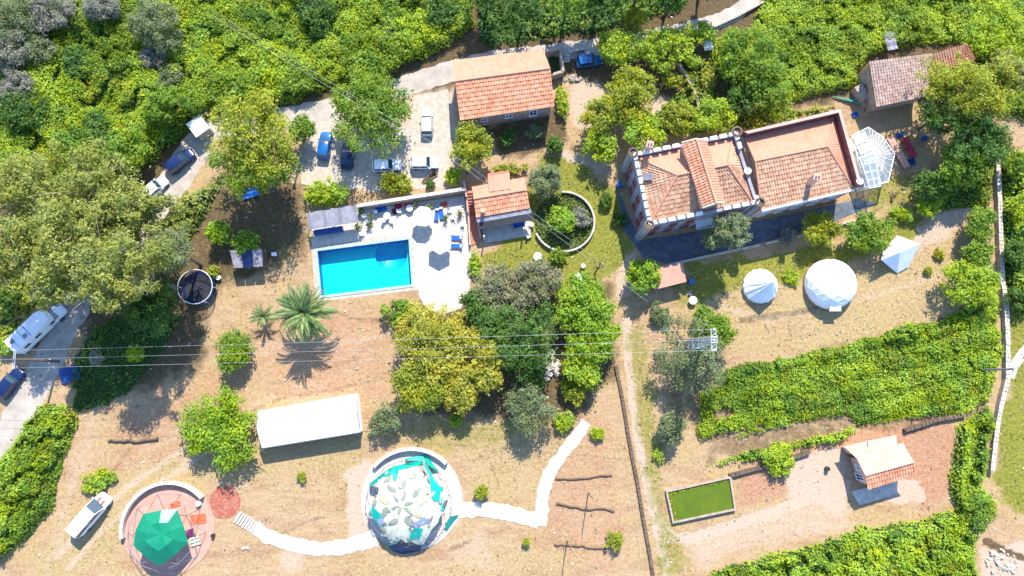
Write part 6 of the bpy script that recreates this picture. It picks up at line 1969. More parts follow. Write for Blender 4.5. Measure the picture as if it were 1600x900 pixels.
c2, r2_, wt = terrace(643, 779, 75, 'white_slab', 'round_terrace', 'round whitish terrace with a curved wall under the netted dome', R(140), R(45), 'white_slab')
NC = c2 + Vector((-.35, -.75, 0)); NR, NH = px2m(66), 3.7
nd = dome_frame(NC, NR * 1.0, NH * 1.0, 'netted_dome', 'geodesic dome covered with white leaf pattern netting and teal tarpaulins', 3, .022, 'pipe')
def dome_px(px, py, lift=0.0):
    h = 2.0
    for _ in range(14):
        q = P(px, py, h)
        rr_ = math.hypot(q.x - NC.x, q.y - NC.y) / NR
        h = .5 * h + .5 * (NH * math.sqrt(max(1 - rr_ * rr_, 0)) + .05)
    return P(px, py, h + lift)
def on_dome(x, y, lift=0.0):
    rr_ = math.hypot(x, y)
    return Vector((NC.x + x * NR, NC.y + y * NR, NH * math.sqrt(max(1 - rr_ * rr_, 0)) + .05 + lift))
m_ = MB(); rng_ = np.random.default_rng(4)
NA, NRR = 44, 9
edge = [.80 + .08 * math.sin(k * .9) + .05 * rng_.normal() for k in range(NA)]
for k in range(NA):
    for j in range(NRR):
        q = []
        for kk, jj in ((k, j), (k + 1, j), (k + 1, j + 1), (k, j + 1)):
            rr_ = edge[kk % NA] * jj / NRR; th = 2 * math.pi * kk / NA
            q.append(on_dome(rr_ * math.cos(th), rr_ * math.sin(th), .05 + .05 * math.sin(kk * 2.2 + jj)))
        m_.add(q, [(0, 1, 2, 3)] if j else [(0, 2, 3)], 0, True)
m_.build('net_cover', M['cream_canvas'], nd)
def petal(x, y, ang, L, W, mat):
    x += rng_.normal() * .02; y += rng_.normal() * .02; ang += rng_.normal() * .3; k_ = rng_.uniform(.65, 1.05); L *= k_; W *= k_ * rng_.uniform(.7, 1.2)
    mat = mat if rng_.random() < .8 else ['olive_cloth', 'lead'][int(rng_.integers(0, 2))]
    m_ = MB(); pts_ = []
    for t in np.linspace(0, 2 * math.pi, 13)[:-1]:
        a = math.cos(t) * L; b_ = math.sin(t) * W * (1 - .35 * math.cos(t))
        pts_.append(on_dome(x + (a * math.cos(ang) - b_ * math.sin(ang)), y + (a * math.sin(ang) + b_ * math.cos(ang)), .15))
    cen = on_dome(x, y, .19)
    m_.add(pts_ + [cen], [(i, (i + 1) % 12, 12) for i in range(12)]); m_.build('leaf_hole_patch', M[mat], nd)
fc = (-.06, .08)
for k in range(6): a = k * math.pi / 3 + .3; petal(fc[0] + .17 * math.cos(a), fc[1] + .17 * math.sin(a), a, .13, .045, 'grey_canvas')
for k in range(9): a = k * 2 * math.pi / 9 + .1; petal(fc[0] + .45 * math.cos(a), fc[1] + .42 * math.sin(a), a + (.5 if k % 2 else -.2), .14, .07, 'grey_canvas' if k % 4 else 'olive_cloth')
for k in range(7): a = k * 2 * math.pi / 7 + .4; petal(fc[0] * .5 + .68 * math.cos(a), fc[1] * .5 + .68 * math.sin(a), a + 1.2, .10, .045, 'grey_canvas')
def patch_poly(pts_, mat, lift=.2, name='tarpaulin'):
    w_ = [dome_px(a, b_, lift) for a, b_ in pts_]
    cen = sum(w_, Vector()) / len(w_) + Vector((0, 0, .05))
    n = len(w_)
    m_ = MB(); m_.poly(w_); m_.build(name, M[mat], nd)
for q in ([(577, 755), (590, 746), (602, 736), (617, 728), (612, 741), (598, 746), (585, 757), (578, 761)], [(612, 741), (617, 728), (636, 724), (655, 721), (660, 725), (640, 731), (623, 735), (619, 751), (615, 750)],
          [(633, 716), (650, 713), (663, 710), (661, 722), (651, 720), (634, 719)], [(663, 710), (669, 708), (671, 717), (678, 727), (687, 737), (674, 731), (664, 722)],
          [(659, 722), (668, 729), (678, 748), (689, 762), (688, 770), (673, 762), (670, 741)], [(673, 762), (689, 764), (687, 784), (675, 780)], [(689, 760), (692, 760), (693, 800), (689, 797)],
          [(581, 787), (587, 796), (600, 808), (592, 822), (580, 804)], [(640, 836), (647, 825), (661, 826), (656, 841), (641, 842)], [(602, 850), (615, 845), (623, 847), (610, 853)]):
    patch_poly(q, 'teal_tarp')
patch_poly([(644, 819), (664, 808), (670, 815), (650, 826)], 'blue_cloth_pale', name='blue_patch')
patch_poly([(588, 812), (598, 808), (600, 818), (594, 824)], 'blue_cloth_pale', name='blue_patch')
patch_poly([(606, 853), (626, 850), (658, 853), (656, 861), (630, 866), (615, 862)], 'dome_shade', .12, 'interior_shade')  # dark sheet standing for the shade inside the dome
m_ = MB(); q_ = [P(695, 819, .9), P(704, 807, 1.3), P(718, 804, .3), P(709, 815, .15), P(698, 831, .1)]; m_.poly(q_); m_.build('tarpaulin', M['teal_tarp'], nd)

for k in range(46):                                   # dark patches for ragged net holes, the inside's shade put into their colour
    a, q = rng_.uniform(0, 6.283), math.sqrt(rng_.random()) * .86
    petal(q * math.cos(a), q * math.sin(a), rng_.uniform(0, 3.14), .045, .02, 'hole_shade')
# ------------------------------------------------------------------ concrete paths made of poured bays
def bay_path(name, rows, bays, label):
    L_, R_ = ribbon(rows, 0, amp=.09, step=.5)
    n = len(L_)
    o = bpy.data.objects.new(name, None); COL.objects.link(o); tag(o, kind='structure')
    per = max(2, n // bays)
    i = 0
    while i < n - 1:
        j = min(i + per, n - 1)
        m_ = MB()
        ring_ = [L_[k] for k in range(i, j + 1)] + [R_[k] for k in range(j, i - 1, -1)]
        if (L_[i] - L_[i + 1]).length > 1e-6:
            a = L_[i].lerp(L_[i + 1], .05); ring_[0] = a; ring_[-1] = R_[i].lerp(R_[i + 1], .05)
        m_.prism([(p_.x, p_.y) for p_ in ring_], .0, .05 + .02 * random.random()); m_.build('path_bay', M['white_slab'], o)
        i = j
    return o
bay_path('curved_path', [(398, 824, 20), (425, 840, 20), (460, 851, 20), (500, 857, 20), (545, 853, 22), (588, 838, 28)], 12, '')
bay_path('slab_path', [(712, 797, 26), (745, 795, 22), (785, 800, 22), (815, 806, 22), (842, 814, 24)], 8, '')
bay_path('slab_path', [(845, 822, 20), (846, 795, 19), (850, 765, 19), (861, 735, 18), (878, 710, 18), (898, 686, 18), (917, 660, 17)], 10, '')
c = P(384, 815)
so_ = thing('path_steps', 'ladder like pale steps from the brick circle down to the curved path', 'steps', (c.x, c.y, 0))
for k in range(8):
    p = P(372 + k * 4.0, 808 + k * 2.5)
    m_ = MB(); m_.box((p.x, p.y, 0), (.30, 1.7, .22 - k * .02), R(-32)); m_.build('step', M['white_slab'], so_)
mb = ribbon_mesh([(1640, 530, 16), (1605, 548, 16), (1588, 566, 15), (1578, 590, 12)], .02, amp=.05); tag(mb.build('side_path', M['white_slab']), kind='structure')

# ------------------------------------------------------------------ round garden wall
c = P(881, 347); r_ = px2m(49)
rg = thing('round_garden_wall', 'low circular stone wall round the shaded garden bed', 'wall', (c.x, c.y, 0))
NW = 46
for k in range(NW):
    if 92 < 360 * (k + .5) / NW < 200: continue          # lost under the olive tree and the kiosk bank
    m_ = MB(); m_.arc((c.x, c.y), r_ * .945, r_, 2 * math.pi * (k + .03) / NW, 2 * math.pi * (k + .97) / NW, 0, .62 + .04 * random.random(), 2); m_.build('wall_stone', M['pale_stone'], rg)
m_ = MB(); m_.prism(circle((c.x, c.y), r_ * .945, 40), 0, .02); m_.build('garden_bed', M['under'], rg)
rr_ = np.random.default_rng(9); n = 2600
aa, ra2 = rr_.uniform(0, 6.283, n), np.sqrt(rr_.random(n)) * r_ * .9
C = np.stack([c.x + ra2 * np.cos(aa), c.y + ra2 * np.sin(aa), rr_.uniform(.05, .25, n)], 1)
tag(quads_object('ground_cover', leaves(C, rr_.normal(0, .8, (n, 3)) + [0, 0, 1], np.full(n, .15), rng=rr_), [LEAF['tuft'], LEAF['dark']], (rr_.random(n) < .35).astype(int), rr_.random(n)), 'low green ground cover inside the round garden wall', 'ivy', kind='stuff')

# ------------------------------------------------------------------ green water tank
tk = [P(*q, .45) for q in ((1040, 767), (1142, 744), (1150, 797), (1051, 818))]
tk = [up(p, 0) for p in tk]
c = sum(tk, Vector()) / 4
wt_ = thing('water_tank', 'rectangular masonry tank of algae green water', 'tank', (c.x, c.y, 0))
it = inset(tk, .24)
for i in range(4):
    j = (i + 1) % 4
    m_ = MB(); m_.prism([tk[i], tk[j], it[j], it[i]], 0, .60 - .004 * i); m_.build('side_wall', M['rubble_wall'], wt_)
m_ = MB(); m_.prism(it, 0, .30); m_.build('water', M['pond_water'], wt_)
rr_ = np.random.default_rng(19); n = 420
f_ = rr_.random(n); C = np.array([list(it[0].lerp(it[3] if k % 3 else it[1], f_[k]) + Vector((rr_.random() * .5, -rr_.random() * .4, .36))) for k in range(n)])
quads_object('pond_weed', leaves(C, rr_.normal(0, .6, (n, 3)) + [0, 0, 1], np.full(n, .16), rng=rr_), [LEAF['gold']], np.zeros(n), rr_.random(n), parent=wt_)['kind'] = 'stuff'

# ------------------------------------------------------------------ trampoline and hut
c = P(311, 450, .9); r_ = px2m(26)
tp = thing('trampoline', 'round trampoline with dark mat and safety net', 'trampoline', (c.x, c.y, 0))
m_ = MB(); m_.prism(circle((c.x, c.y), r_ * .86, 28), .82, .84); m_.build('mat', M['black_net'], tp)
m_ = MB(); m_.arc((c.x, c.y), r_ * .86, r_, 0, 2 * math.pi, .80, .90, 32); m_.build('edge_pad', M['car_navy'], tp)
ring_ = [Vector((x, y, 2.3)) for x, y in circle((c.x, c.y), r_ * 1.02, 28)]
m_ = MB(); m_.tube(ring_ + [ring_[0]], .05, 5); m_.build('top_ring', M['white_paint'], tp)
for k in range(6):
    a = k * math.pi / 3
    x, y = c.x + r_ * math.cos(a), c.y + r_ * math.sin(a)
    m_ = MB(); m_.tube([(x, y, 0), (x, y, 2.35)], .04, 6); m_.build('pole', M['white_paint'], tp)
m_ = MB()
for k in range(84):
    a = 2 * math.pi * k / 84
    m_.tube([(c.x + r_ * math.cos(a), c.y + r_ * math.sin(a), .9), (c.x + r_ * math.cos(a + .2), c.y + r_ * math.sin(a + .2), 2.3)], .012, 3, cap=False)
    m_.tube([(c.x + r_ * math.cos(a), c.y + r_ * math.sin(a), .9), (c.x + r_ * math.cos(a - .2), c.y + r_ * math.sin(a - .2), 2.3)], .012, 3, cap=False)
m_.build('safety_net', M['black_net'], tp)
q = PL([(360, 392), (411, 390), (411, 416), (365, 419)], 2.4)
c = sum(q, Vector()) / 4
ht = thing('wooden_hut', 'open wooden hut with a grey cloth roof under the lime bush', 'hut', (c.x, c.y, 0))
for k, mt in enumerate(('lead', 'car_navy', 'lead')):
    a, b_ = k / 3 + .01, (k + 1) / 3 - .01
    m_ = MB(); m_.slab([q[3].lerp(q[2], a), q[3].lerp(q[2], b_), q[0].lerp(q[1], b_) + Vector((0, 0, .3)), q[0].lerp(q[1], a) + Vector((0, 0, .3))], .05); m_.build('roof_cloth', M[mt], ht)
for p in [q[0].lerp(c, .05), q[1].lerp(c, .05), q[2].lerp(c, .05), q[3].lerp(c, .05), q[3].lerp(q[2], .5)]:
    m_ = MB(); m_.tube([up(p, 0), up(p, 2.4)], .07, 6); m_.build('post', M['wood'], ht)
m_ = MB(); m_.prism([up(p.lerp(c, .08), 0) for p in q], 0, .25); m_.build('floor', M['wood'], ht)

# ------------------------------------------------------------------ fallen logs, poles, rocks, timber
def log(pts_, rad, label, mat='wood', group=None, cat='log', name='fallen_log', z=None):
    w_ = [P(*q) for q in pts_]
    m_ = MB(); rs_ = np.random.default_rng(int(pts_[0][0]))
    fine_ = []
    for i in range(len(w_) - 1):
        for s_ in range(4):
            p_ = w_[i].lerp(w_[i + 1], s_ / 4); fine_.append(Vector((p_.x + rs_.normal() * .06, p_.y + rs_.normal() * .06, rad * .9)))
    fine_.append(up(w_[-1], rad * .9))
    m_.tube(fine_, [rad * rs_.uniform(.7, 1.15) for _ in fine_], 7)
    for k in range(5):
        p_ = fine_[int(rs_.integers(1, len(fine_) - 1))]
        m_.tube([p_, p_ + Vector((rs_.normal() * .5, rs_.normal() * .35, .15))], [rad * .4, rad * .12], 5)
    own(m_, name, M[mat], label, cat, (w_[0].x, w_[0].y, 0), group)
log([(868, 747), (890, 748), (920, 746), (956, 742)], .16, 'dark straight log lying beside the white path, uphill of the others')
log([(870, 787), (895, 791), (915, 795), (945, 794), (960, 798)], .16, 'crooked dark log lying at the foot of the leaning pole')
log([(867, 850), (885, 852), (905, 852), (925, 856), (950, 856)], .15, 'dark log lying beside the yellow green sapling')
log([(355, 733), (380, 724), (402, 716)], .12, 'thin dark log below the fig tree')
log([(888, 848), (903, 871)], .07, 'pale sawn plank lying across the lowest log', 'pale_wood', None, 'plank', 'sawn_plank')
log([(975, 705), (1000, 860), (1003, 890)], .06, 'thin pale branch along the brown stone edging', 'pale_wood', None, 'branch', 'branch')
log([(170, 690), (195, 688), (215, 690), (248, 685)], .22, 'dark brushwood heap on the bare slope', 'brown_stone', None, 'brushwood', 'brushwood')
log([(1070, 432), (1100, 420)], .05, 'thin pale stick in the villa shadow', 'pale_wood', None, 'stick', 'stick')
for x, y, hh, lab in ((919, 770, 5.9, 'tall slender wooden pole above the crooked log'), (886, 845, 5.6, 'tall slender wooden pole at the lower edge beside the sapling')):
    p = P(x, y); own(MB().tube([(p.x, p.y, 0), (p.x + .05, p.y, hh)], [.09, .06], 7), 'wooden_pole', M['wood'], lab, 'pole', (p.x, p.y, 0))
def rock_mesh(seed):
    r = np.random.default_rng(seed); P_, T_ = geodesic(2)
    m_ = MB(); k = [1 + .28 * r.normal() for _ in P_]
    m_.add([q * min(max(k[i], .6), 1.4) for i, q in enumerate(P_)], [tuple(t) for t in T_]); return m_
protos = []
def rocks(px, py, rx, ry, n, s0, s1, name, label, cat, mat, seed, pile=0.0):
    r = np.random.default_rng(seed); c = P(px, py)
    t = thing(name, label, cat, (c.x, c.y, 0))
    base = [rock_mesh(seed + k).build('rock', M[mat], t) for k in range(3)]
    for o in base: o.location = (0, 0, 0)
    for i in range(n):
        src = base[i % 3]
        o = src if i < 3 else src.copy()
        if i < 3:
            me = o.data
            co = np.zeros(len(me.vertices) * 3); me.vertices.foreach_get('co', co); co = co.reshape(-1, 3) + np.array(c); me.vertices.foreach_set('co', co.ravel())
        else: COL.objects.link(o)
        o.parent = t
        a, q = r.uniform(0, 6.283), math.sqrt(r.random())
        s_ = r.uniform(s0, s1)
        o.location = (q * px2m(rx) * math.cos(a), q * px2m(ry) * math.sin(a), s_ * .4 + pile * (1 - q))
        o.scale = (s_, s_ * r.uniform(.7, 1.1), s_ * r.uniform(.5, .8)); o.rotation_euler = (r.normal() * .3, r.normal() * .3, r.uniform(0, 6.28))
rocks(861, 572, 12, 21, 44, .22, .5, 'rock_pile', 'pale rock pile in a gap of the grove', 'rocks', 'pale_stone', 31, .8)
rocks(1566, 880, 26, 20, 40, .1, .34, 'stone_heap', 'scattered pale stones in the lower right corner', 'rocks', 'pale_stone', 41)
rocks(132, 500, 10, 60, 30, .1, .3, 'roadside_stones', 'scattered stones along the road opposite the camper truck', 'rocks', 'stone', 51)
rocks(384, 860, 5, 5, 4, .15, .3, 'loose_stones', 'few pale stones below the curved path', 'rocks', 'pale_stone', 61)
rocks(895, 125, 14, 8, 12, .15, .4, 'yard_stones', 'brown stones in the yard beside the annexe steps', 'rocks', 'stone', 71, .1)
c = P(672, 277)
tb = thing('timber_pile', 'small pile of planks beside the trimmed hedge', 'timber', (c.x, c.y, 0))
for k in range(9):
    m_ = MB(); m_.box((c.x + (k % 3) * .16 - .2, c.y + (k % 4) * .18 - .3, .02 + .07 * (k // 3)), (2.4, .16, .06), R(30 + (k * 7) % 11)); m_.build('plank', M['wood'], tb)
# dead tree on the lawn
c = P(929, 428)
de = thing('dead_tree', 'bare dead tree with short cut branches on the lawn', 'tree', (c.x, c.y, 0))
m_ = MB(); m_.tube([(c.x, c.y, 0), (c.x + .3, c.y + .5, 1.3), (c.x + .7, c.y + 1.3, 2.4)], [.16, .12, .06], 7); m_.build('trunk', M['wood'], de)
for q in ((.5, .2, 1.9), (-.7, 1.0, 2.0), (1.3, 1.0, 2.5), (-.3, 1.7, 2.5), (1.0, 2.1, 2.8)):
    m_ = MB(); m_.tube([(c.x + .3, c.y + .5, 1.3), (c.x + q[0], c.y + q[1], q[2])], [.08, .03], 5); m_.build('branch', M['wood'], de)
c = P(1392, 307)
de = thing('cut_stump', 'dark forked tree stump on the small side lawn of the villa', 'stump', (c.x, c.y, 0))
m_ = MB(); m_.tube([(c.x, c.y - .7, .15), (c.x + .1, c.y, .5), (c.x + .9, c.y + .6, .5)], [.22, .2, .07], 7); m_.build('trunk', M['brown_stone'], de)
m_ = MB(); m_.tube([(c.x + .1, c.y, .5), (c.x - .1, c.y + .8, .6)], [.13, .05], 6); m_.build('branch', M['brown_stone'], de)

# ------------------------------------------------------------------ vehicles (built at the origin, nose along +x, then set in place)
def ring_loft(mb, secs, mi=0):
    """secs: list of (x, half width, z bottom, z top)"""
    rings = []
    for x, hw, zb, zt in secs:
        rnd = min(.16, (zt - zb) * .35)
        rings.append([(x, -hw * .92, zb), (x, -hw, zb + rnd), (x, -hw, zt - rnd), (x, -hw * .90, zt - rnd * .25), (x, -hw * .6, zt), (x, hw * .6, zt), (x, hw * .90, zt - rnd * .25), (x, hw, zt - rnd), (x, hw, zb + rnd), (x, hw * .92, zb)])
    vs = [p for r_ in rings for p in r_]; k = 10; fs = []
    for i in range(len(rings) - 1):
        for j in range(k):
            fs.append((i * k + j, (i + 1) * k + j, (i + 1) * k + (j + 1) % k, i * k + (j + 1) % k))
    mb.add(vs, fs, mi, True)
    mb.add(rings[0], [tuple(range(k))], mi); mb.add(rings[-1], [tuple(range(k))[::-1]], mi)

def wheel(t, x, y, r_, wd):
    m_ = MB(); s_ = 1 if y > 0 else -1
    k = 18
    prof = [(r_ * .62, -wd / 2), (r_ * .95, -wd / 2), (r_, -wd * .35), (r_, wd * .35), (r_ * .95, wd / 2), (r_ * .62, wd / 2)]
    vs, fs = [], []
    for rr_, yy in prof:
        for j in range(k):
            a = 2 * math.pi * j / k; vs.append((x + rr_ * math.cos(a), y + yy, r_ + rr_ * math.sin(a)))
    for i in range(len(prof) - 1):
        for j in range(k): fs.append((i * k + j, (i + 1) * k + j, (i + 1) * k + (j + 1) % k, i * k + (j + 1) % k))
    m_.add(vs, fs, 0, True)
    w_ = bpy.data.objects.new('wheel', None); COL.objects.link(w_); w_.parent = t
    m_.build('tyre', M['tyre'], w_)
    m_ = MB(); vs = []
    for yy, rr_ in ((s_ * wd * .30, r_ * .62), (s_ * wd * .42, r_ * .2)):
        for j in range(k):
            a = 2 * math.pi * j / k; vs.append((x + rr_ * math.cos(a), y + yy, r_ + rr_ * math.sin(a)))
    m_.add(vs, [(j, (j + 1) % k, k + (j + 1) % k, k + j) for j in range(k)] + [tuple(range(k, 2 * k))]); m_.build('rim', M['rim'], w_)

def car(name, px, py, ang, L, W, H, paint, label, cat='car', group=None, cabin=(-.455, -.385, .07, .205), stripe=None, z0=0.0):
    t = thing(name, label, cat, (0, 0, 0), group)
    hw = W / 2; belt = .58 * H
    m_ = MB()
    ring_loft(m_, [(-L * .5, hw * .80, .30, belt * .84), (-L * .485, hw * .93, .24, belt * .95), (-L * .42, hw * .99, .20, belt), (-L * .1, hw, .20, belt), (L * .16, hw, .20, belt * .98), (L * .28, hw * .99, .20, belt * .92), (L * .42, hw * .95, .22, belt * .84), (L * .485, hw * .84, .26, belt * .70), (L * .5, hw * .70, .32, belt * .60)])
    x0, x1, x2, x3 = (q * L for q in cabin)
    zt = H * .985; bw, tw = hw * .94, hw * .82
    # corner and middle pillars
    for s_ in (-1, 1):
        for a, b_ in ((x0, x1), (x3, x2), ((x0 + x3) / 2 - .1, (x1 + x2) / 2 - .05)):
            m_.tube([(a, s_ * bw, belt - .03), (b_, s_ * tw, zt - .05)], .045, 5)
    m_.build('body', M[paint], t)
    m_ = MB(); rr_ = []
    for x, wq, z in ((x1 - .06, tw * .92, zt - .05), (x1 + .1, tw * 1.02, zt - .005), ((x1 + x2) / 2, tw * 1.05, zt + .03), (x2 - .1, tw * 1.02, zt - .005), (x2 + .06, tw * .92, zt - .05)):
        rr_.append([(x, -wq, z - .06), (x, -wq * .85, z), (x, 0, z + .02), (x, wq * .85, z), (x, wq, z - .06)])
    vs = [p for q in rr_ for p in q]
    m_.add(vs, [(i * 5 + j, (i + 1) * 5 + j, (i + 1) * 5 + j + 1, i * 5 + j + 1) for i in range(4) for j in range(4)], 0, True)
    m_.build('roof', M[paint], t)
    def glass(nm, q):
        g = MB(); g.add(q, [tuple(range(len(q)))]); g.build(nm, M['car_glass'], t)
    glass('windscreen', [(x3, -bw * .97, belt), (x3, bw * .97, belt), (x2, tw * .97, zt - .06), (x2, -tw * .97, zt - .06)])
    glass('rear_window', [(x0, bw * .97, belt), (x0, -bw * .97, belt), (x1, -tw * .97, zt - .06), (x1, tw * .97, zt - .06)])
    for s_ in (-1, 1):
        q = [(x0, s_ * bw, belt), (x3, s_ * bw, belt), (x2, s_ * tw, zt - .06), (x1, s_ * tw, zt - .06)]
        glass('side_window', q if s_ < 0 else q[::-1])
        g = MB(); g.box((x3 - .05, s_ * (hw + .06), belt - .02), (.12, .2, .14)); g.build('mirror', M[paint], t)
        g = MB(); g.box((L * .475, s_ * hw * .66, belt * .52), (.16, hw * .34, .15), s_ * -.35); g.build('headlight', M['lamp'], t)
        g = MB(); g.box((-L * .488, s_ * hw * .74, belt * .62), (.07, hw * .26, .18), s_ * .2); g.build('tail_light', M['tail'], t)
    if stripe:
        for y in (-.35, .35):
            g = MB(); g.poly([(L * .27, y - .16, belt * .925 + .012), (L * .42, y - .16, belt * .845 + .012), (L * .42, y + .16, belt * .845 + .012), (L * .27, y + .16, belt * .925 + .012)]); g.build('bonnet_stripe', M[stripe], t)
    r_ = .31 * H / 1.5 if H < 1.7 else .34
    for x in (-L * .30, L * .31):
        for s_ in (-1, 1): wheel(t, x, s_ * (hw - .08), r_, .21)
    p = P(px, py, H * .5)
    t.location = (p.x, p.y, z0); t.rotation_euler = (0, 0, ang)
    return t
car('parked_car', 667, 190, R(91), 4.25, 1.75, 1.5, 'car_silver', 'silver white car parked upright between walnut tree and farmhouse')
car('parked_car', 663, 254, R(1), 4.2, 1.8, 1.5, 'car_white', 'white car parked crosswise above the trimmed hedge in full sun')
car('parked_car', 604, 258, R(4), 4.3, 1.75, 1.5, 'car_white', 'white car half shaded by the walnut tree')
car('parked_car', 507, 227, R(84), 4.3, 1.8, 1.5, 'car_bright', 'bright blue car at the left end of the shaded yard')
car('parked_car', 543, 243, R(86), 4.2, 1.8, 1.45, 'car_navy', 'dark navy car deep in the walnut tree shade')
car('parked_car', 921, 94, R(9), 4.0, 1.75, 1.6, 'car_bright', 'blue pickup under the yellow green bushes by the road', 'pickup')
car('parked_car', 281, 251, R(41), 4.7, 1.9, 1.7, 'car_navy', 'navy estate car standing at the road bend in half shade', 'car', cabin=(-.48, -.43, .10, .24))
car('parked_car', 242, 293, R(44), 4.1, 1.75, 1.5, 'car_white', 'white hatchback on the road partly under the eucalyptus')
car('parked_car', 112, 452, R(66), 3.9, 1.7, 1.5, 'car_white', 'small white car ahead of the camper truck')
car('parked_car', 15, 598, R(56), 4.7, 1.9, 1.6, 'car_navy', 'dark blue car cut by the left edge behind the camper truck')
v = car('white_van', 140, 804, R(51), 6.4, 2.15, 2.3, 'car_white', 'white van with red bonnet stripes on the bare slope', 'van', cabin=(-.487, -.475, .14, .33), stripe='brick_red')
for y in (-.16, .22):
    g = MB(); g.lathe((-.55 , y, 2.30), [(.10, 0), (.10, .06), (.05, .08)], 10); g.build('roof_vent', M['dark_metal'], v)
g = MB(); g.box((-3.45, 0, .55), (.6, 1.6, .12)); g.build('rear_rack', M['steel'], v)

def camper(px, py, ang, label):
    t = thing('camper_truck', label, 'camper', (0, 0, 0))
    L, W, H = 8.3, 2.35, 3.05
    m_ = MB(); x0, x1 = -L / 2, L * .16
    m_.box(((x0 + x1) / 2, 0, .75), (x1 - x0, W, H - .75)); m_.build('body', M['white_paint'], t)
    m_ = MB()
    vs = [(x1, -W / 2, 2.05), (x1, W / 2, 2.05), (x1, W / 2, H + .03), (x1, -W / 2, H + .03), (x1 + 1.25, -W * .40, 2.05), (x1 + 1.25, W * .40, 2.05), (x1 + 1.0, W * .40, H - .15), (x1 + 1.0, -W * .40, H - .15)]
    m_.add(vs, [(0, 1, 5, 4), (4, 5, 6, 7), (7, 6, 2, 3), (0, 4, 7, 3), (1, 2, 6, 5)]); m_.build('alcove', M['car_white'], t)
    m_ = MB(); ring_loft(m_, [(x1 - .02, W * .43, .4, 1.95), (x1 + 1.0, W * .43, .4, 1.85), (x1 + 1.15, W * .43, .4, 1.35), (L * .43, W * .41, .42, 1.2), (L * .48, W * .38, .45, 1.0), (L * .5, W * .33, .5, .85)]); m_.build('cab', M['car_white'], t)
    m_ = MB(); m_.poly([(x1 + 1.16, -W * .39, 1.36), (x1 + 1.16, W * .39, 1.36), (x1 + 1.02, W * .36, 1.90), (x1 + 1.02, -W * .36, 1.90)])
    m_.poly([(x1 + 1.62, -W * .38, 1.32), (x1 + 1.62, W * .38, 1.32), (x1 + 1.03, W * .37, 1.90), (x1 + 1.03, -W * .37, 1.90)]); m_.build('windscreen', M['car_glass'], t)
    for s_ in (-1, 1):
        m_ = MB(); m_.box((x1 + .55, s_ * W * .433, 1.3), (.8, .03, .5)); m_.build('cab_window', M['car_glass'], t)
        m_ = MB(); m_.box((x1 + 1.2, s_ * (W * .5 + .12), 1.3), (.14, .22, .35)); m_.build('mirror', M['car_white'], t)
        m_ = MB(); m_.box((L * .475, s_ * W * .28, .72), (.2, .34, .18)); m_.build('headlight', M['lamp'], t)
        m_ = MB(); m_.box((-L / 2 - .01, s_ * W * .4, .9), (.05, .2, .3)); m_.build('tail_light', M['tail'], t)
        for x in (-2.6, -.6):
            m_ = MB(); m_.box((x, s_ * (W / 2 + .005), 1.75), (1.0, .03, .55)); m_.build('side_window', M['car_glass'], t)
    for x, l, wd in ((-3.1, .05, W * .95), (-.9, .14, W * .9), (-1.9, .05, W * .9)):
        m_ = MB(); m_.box((x, 0, H), (l, wd * .9, .035)); m_.build('roof_seam', M['grey_metal'], t)
    for x, y in ((-3.3, .3), (-1.5, -.4)):
        m_ = MB(); m_.box((x, y, H), (.55, .55, .10)); m_.build('roof_hatch', M['lead'], t)
    m_ = MB(); m_.box((-L / 2 + .05, 0, .5), (.25, W * .9, .2)); m_.build('rear_bumper', M['dark_metal'], t)
    for x in (-2.4, 2.65):
        for s_ in (-1, 1): wheel(t, x, s_ * (W / 2 - .16), .38, .28)
    p = P(px, py, 1.5); t.location = (p.x, p.y, 0); t.rotation_euler = (0, 0, ang)
camper(60, 511, R(46), 'long white camper truck standing on the road by the grassy verge')
# white roofed cabin roof peeping from under the tall tree at the road bend
c = P(316, 208)
t = thing('flat_roof_hut', 'white flat roofed hut at the road bend under the tall tree', 'hut', (c.x, c.y, 0))
m_ = MB(); m_.box((c.x + .3, c.y + .3, 2.2), (2.4, 2.6, .12), R(38)); m_.build('roof', M['white_paint'], t)
m_ = MB(); m_.box((c.x + .3, c.y + .3, 0), (2.1, 2.3, 2.2), R(38)); m_.build('wall', M['stone'], t)

# ------------------------------------------------------------------ poles, pylon, wires
def wire(name, a, b_, sag, rad, label, group):
    pts_ = []
    for k in range(25):
        t = k / 24; p = a.lerp(b_, t); pts_.append(p - Vector((0, 0, 4 * sag * t * (1 - t))))
    own(MB().tube(pts_, rad, 4), name, M['wire'], label, 'wire', (a.x, a.y, 0), group)
b0 = P(92, 565)
t = thing('utility_pole', 'tall utility pole with lattice crossarm beside the road at the left', 'utility pole', (b0.x, b0.y, 0))
m_ = MB(); m_.tube([(b0.x, b0.y, 0), (b0.x, b0.y, 9.9)], [.19, .12], 9); m_.build('pole', M['wood'], t)
m_ = MB()
for s_ in (-.12, .12): m_.tube([(b0.x + s_, b0.y - 1.25, 9.55), (b0.x + s_, b0.y + 1.25, 9.55)], .045, 5)
for k in range(6): m_.tube([(b0.x - .12, b0.y - 1.25 + k * .42, 9.55), (b0.x + .12, b0.y - .83 + k * .42, 9.55)], .03, 4)
m_.build('crossarm', M['steel'], t)
for y in (-1.15, 0, 1.15):
    m_ = MB(); m_.lathe((b0.x, b0.y + y, 9.6), [(.05, 0), (.10, .05), (.05, .12), (.10, .17), (.04, .28)], 8); m_.build('insulator', M['white_plastic'], t)
pb = P(1070, 541); PH = 15.5
py_ = thing('lattice_pylon', 'galvanised lattice pylon standing in the grey green tree', 'pylon', (pb.x, pb.y, 0))
m_ = MB(); lv = [(0, 1.0), (2.6, .85), (5.0, .72), (7.2, .6), (9.6, .5), (12.2, .42), (PH, .34)]
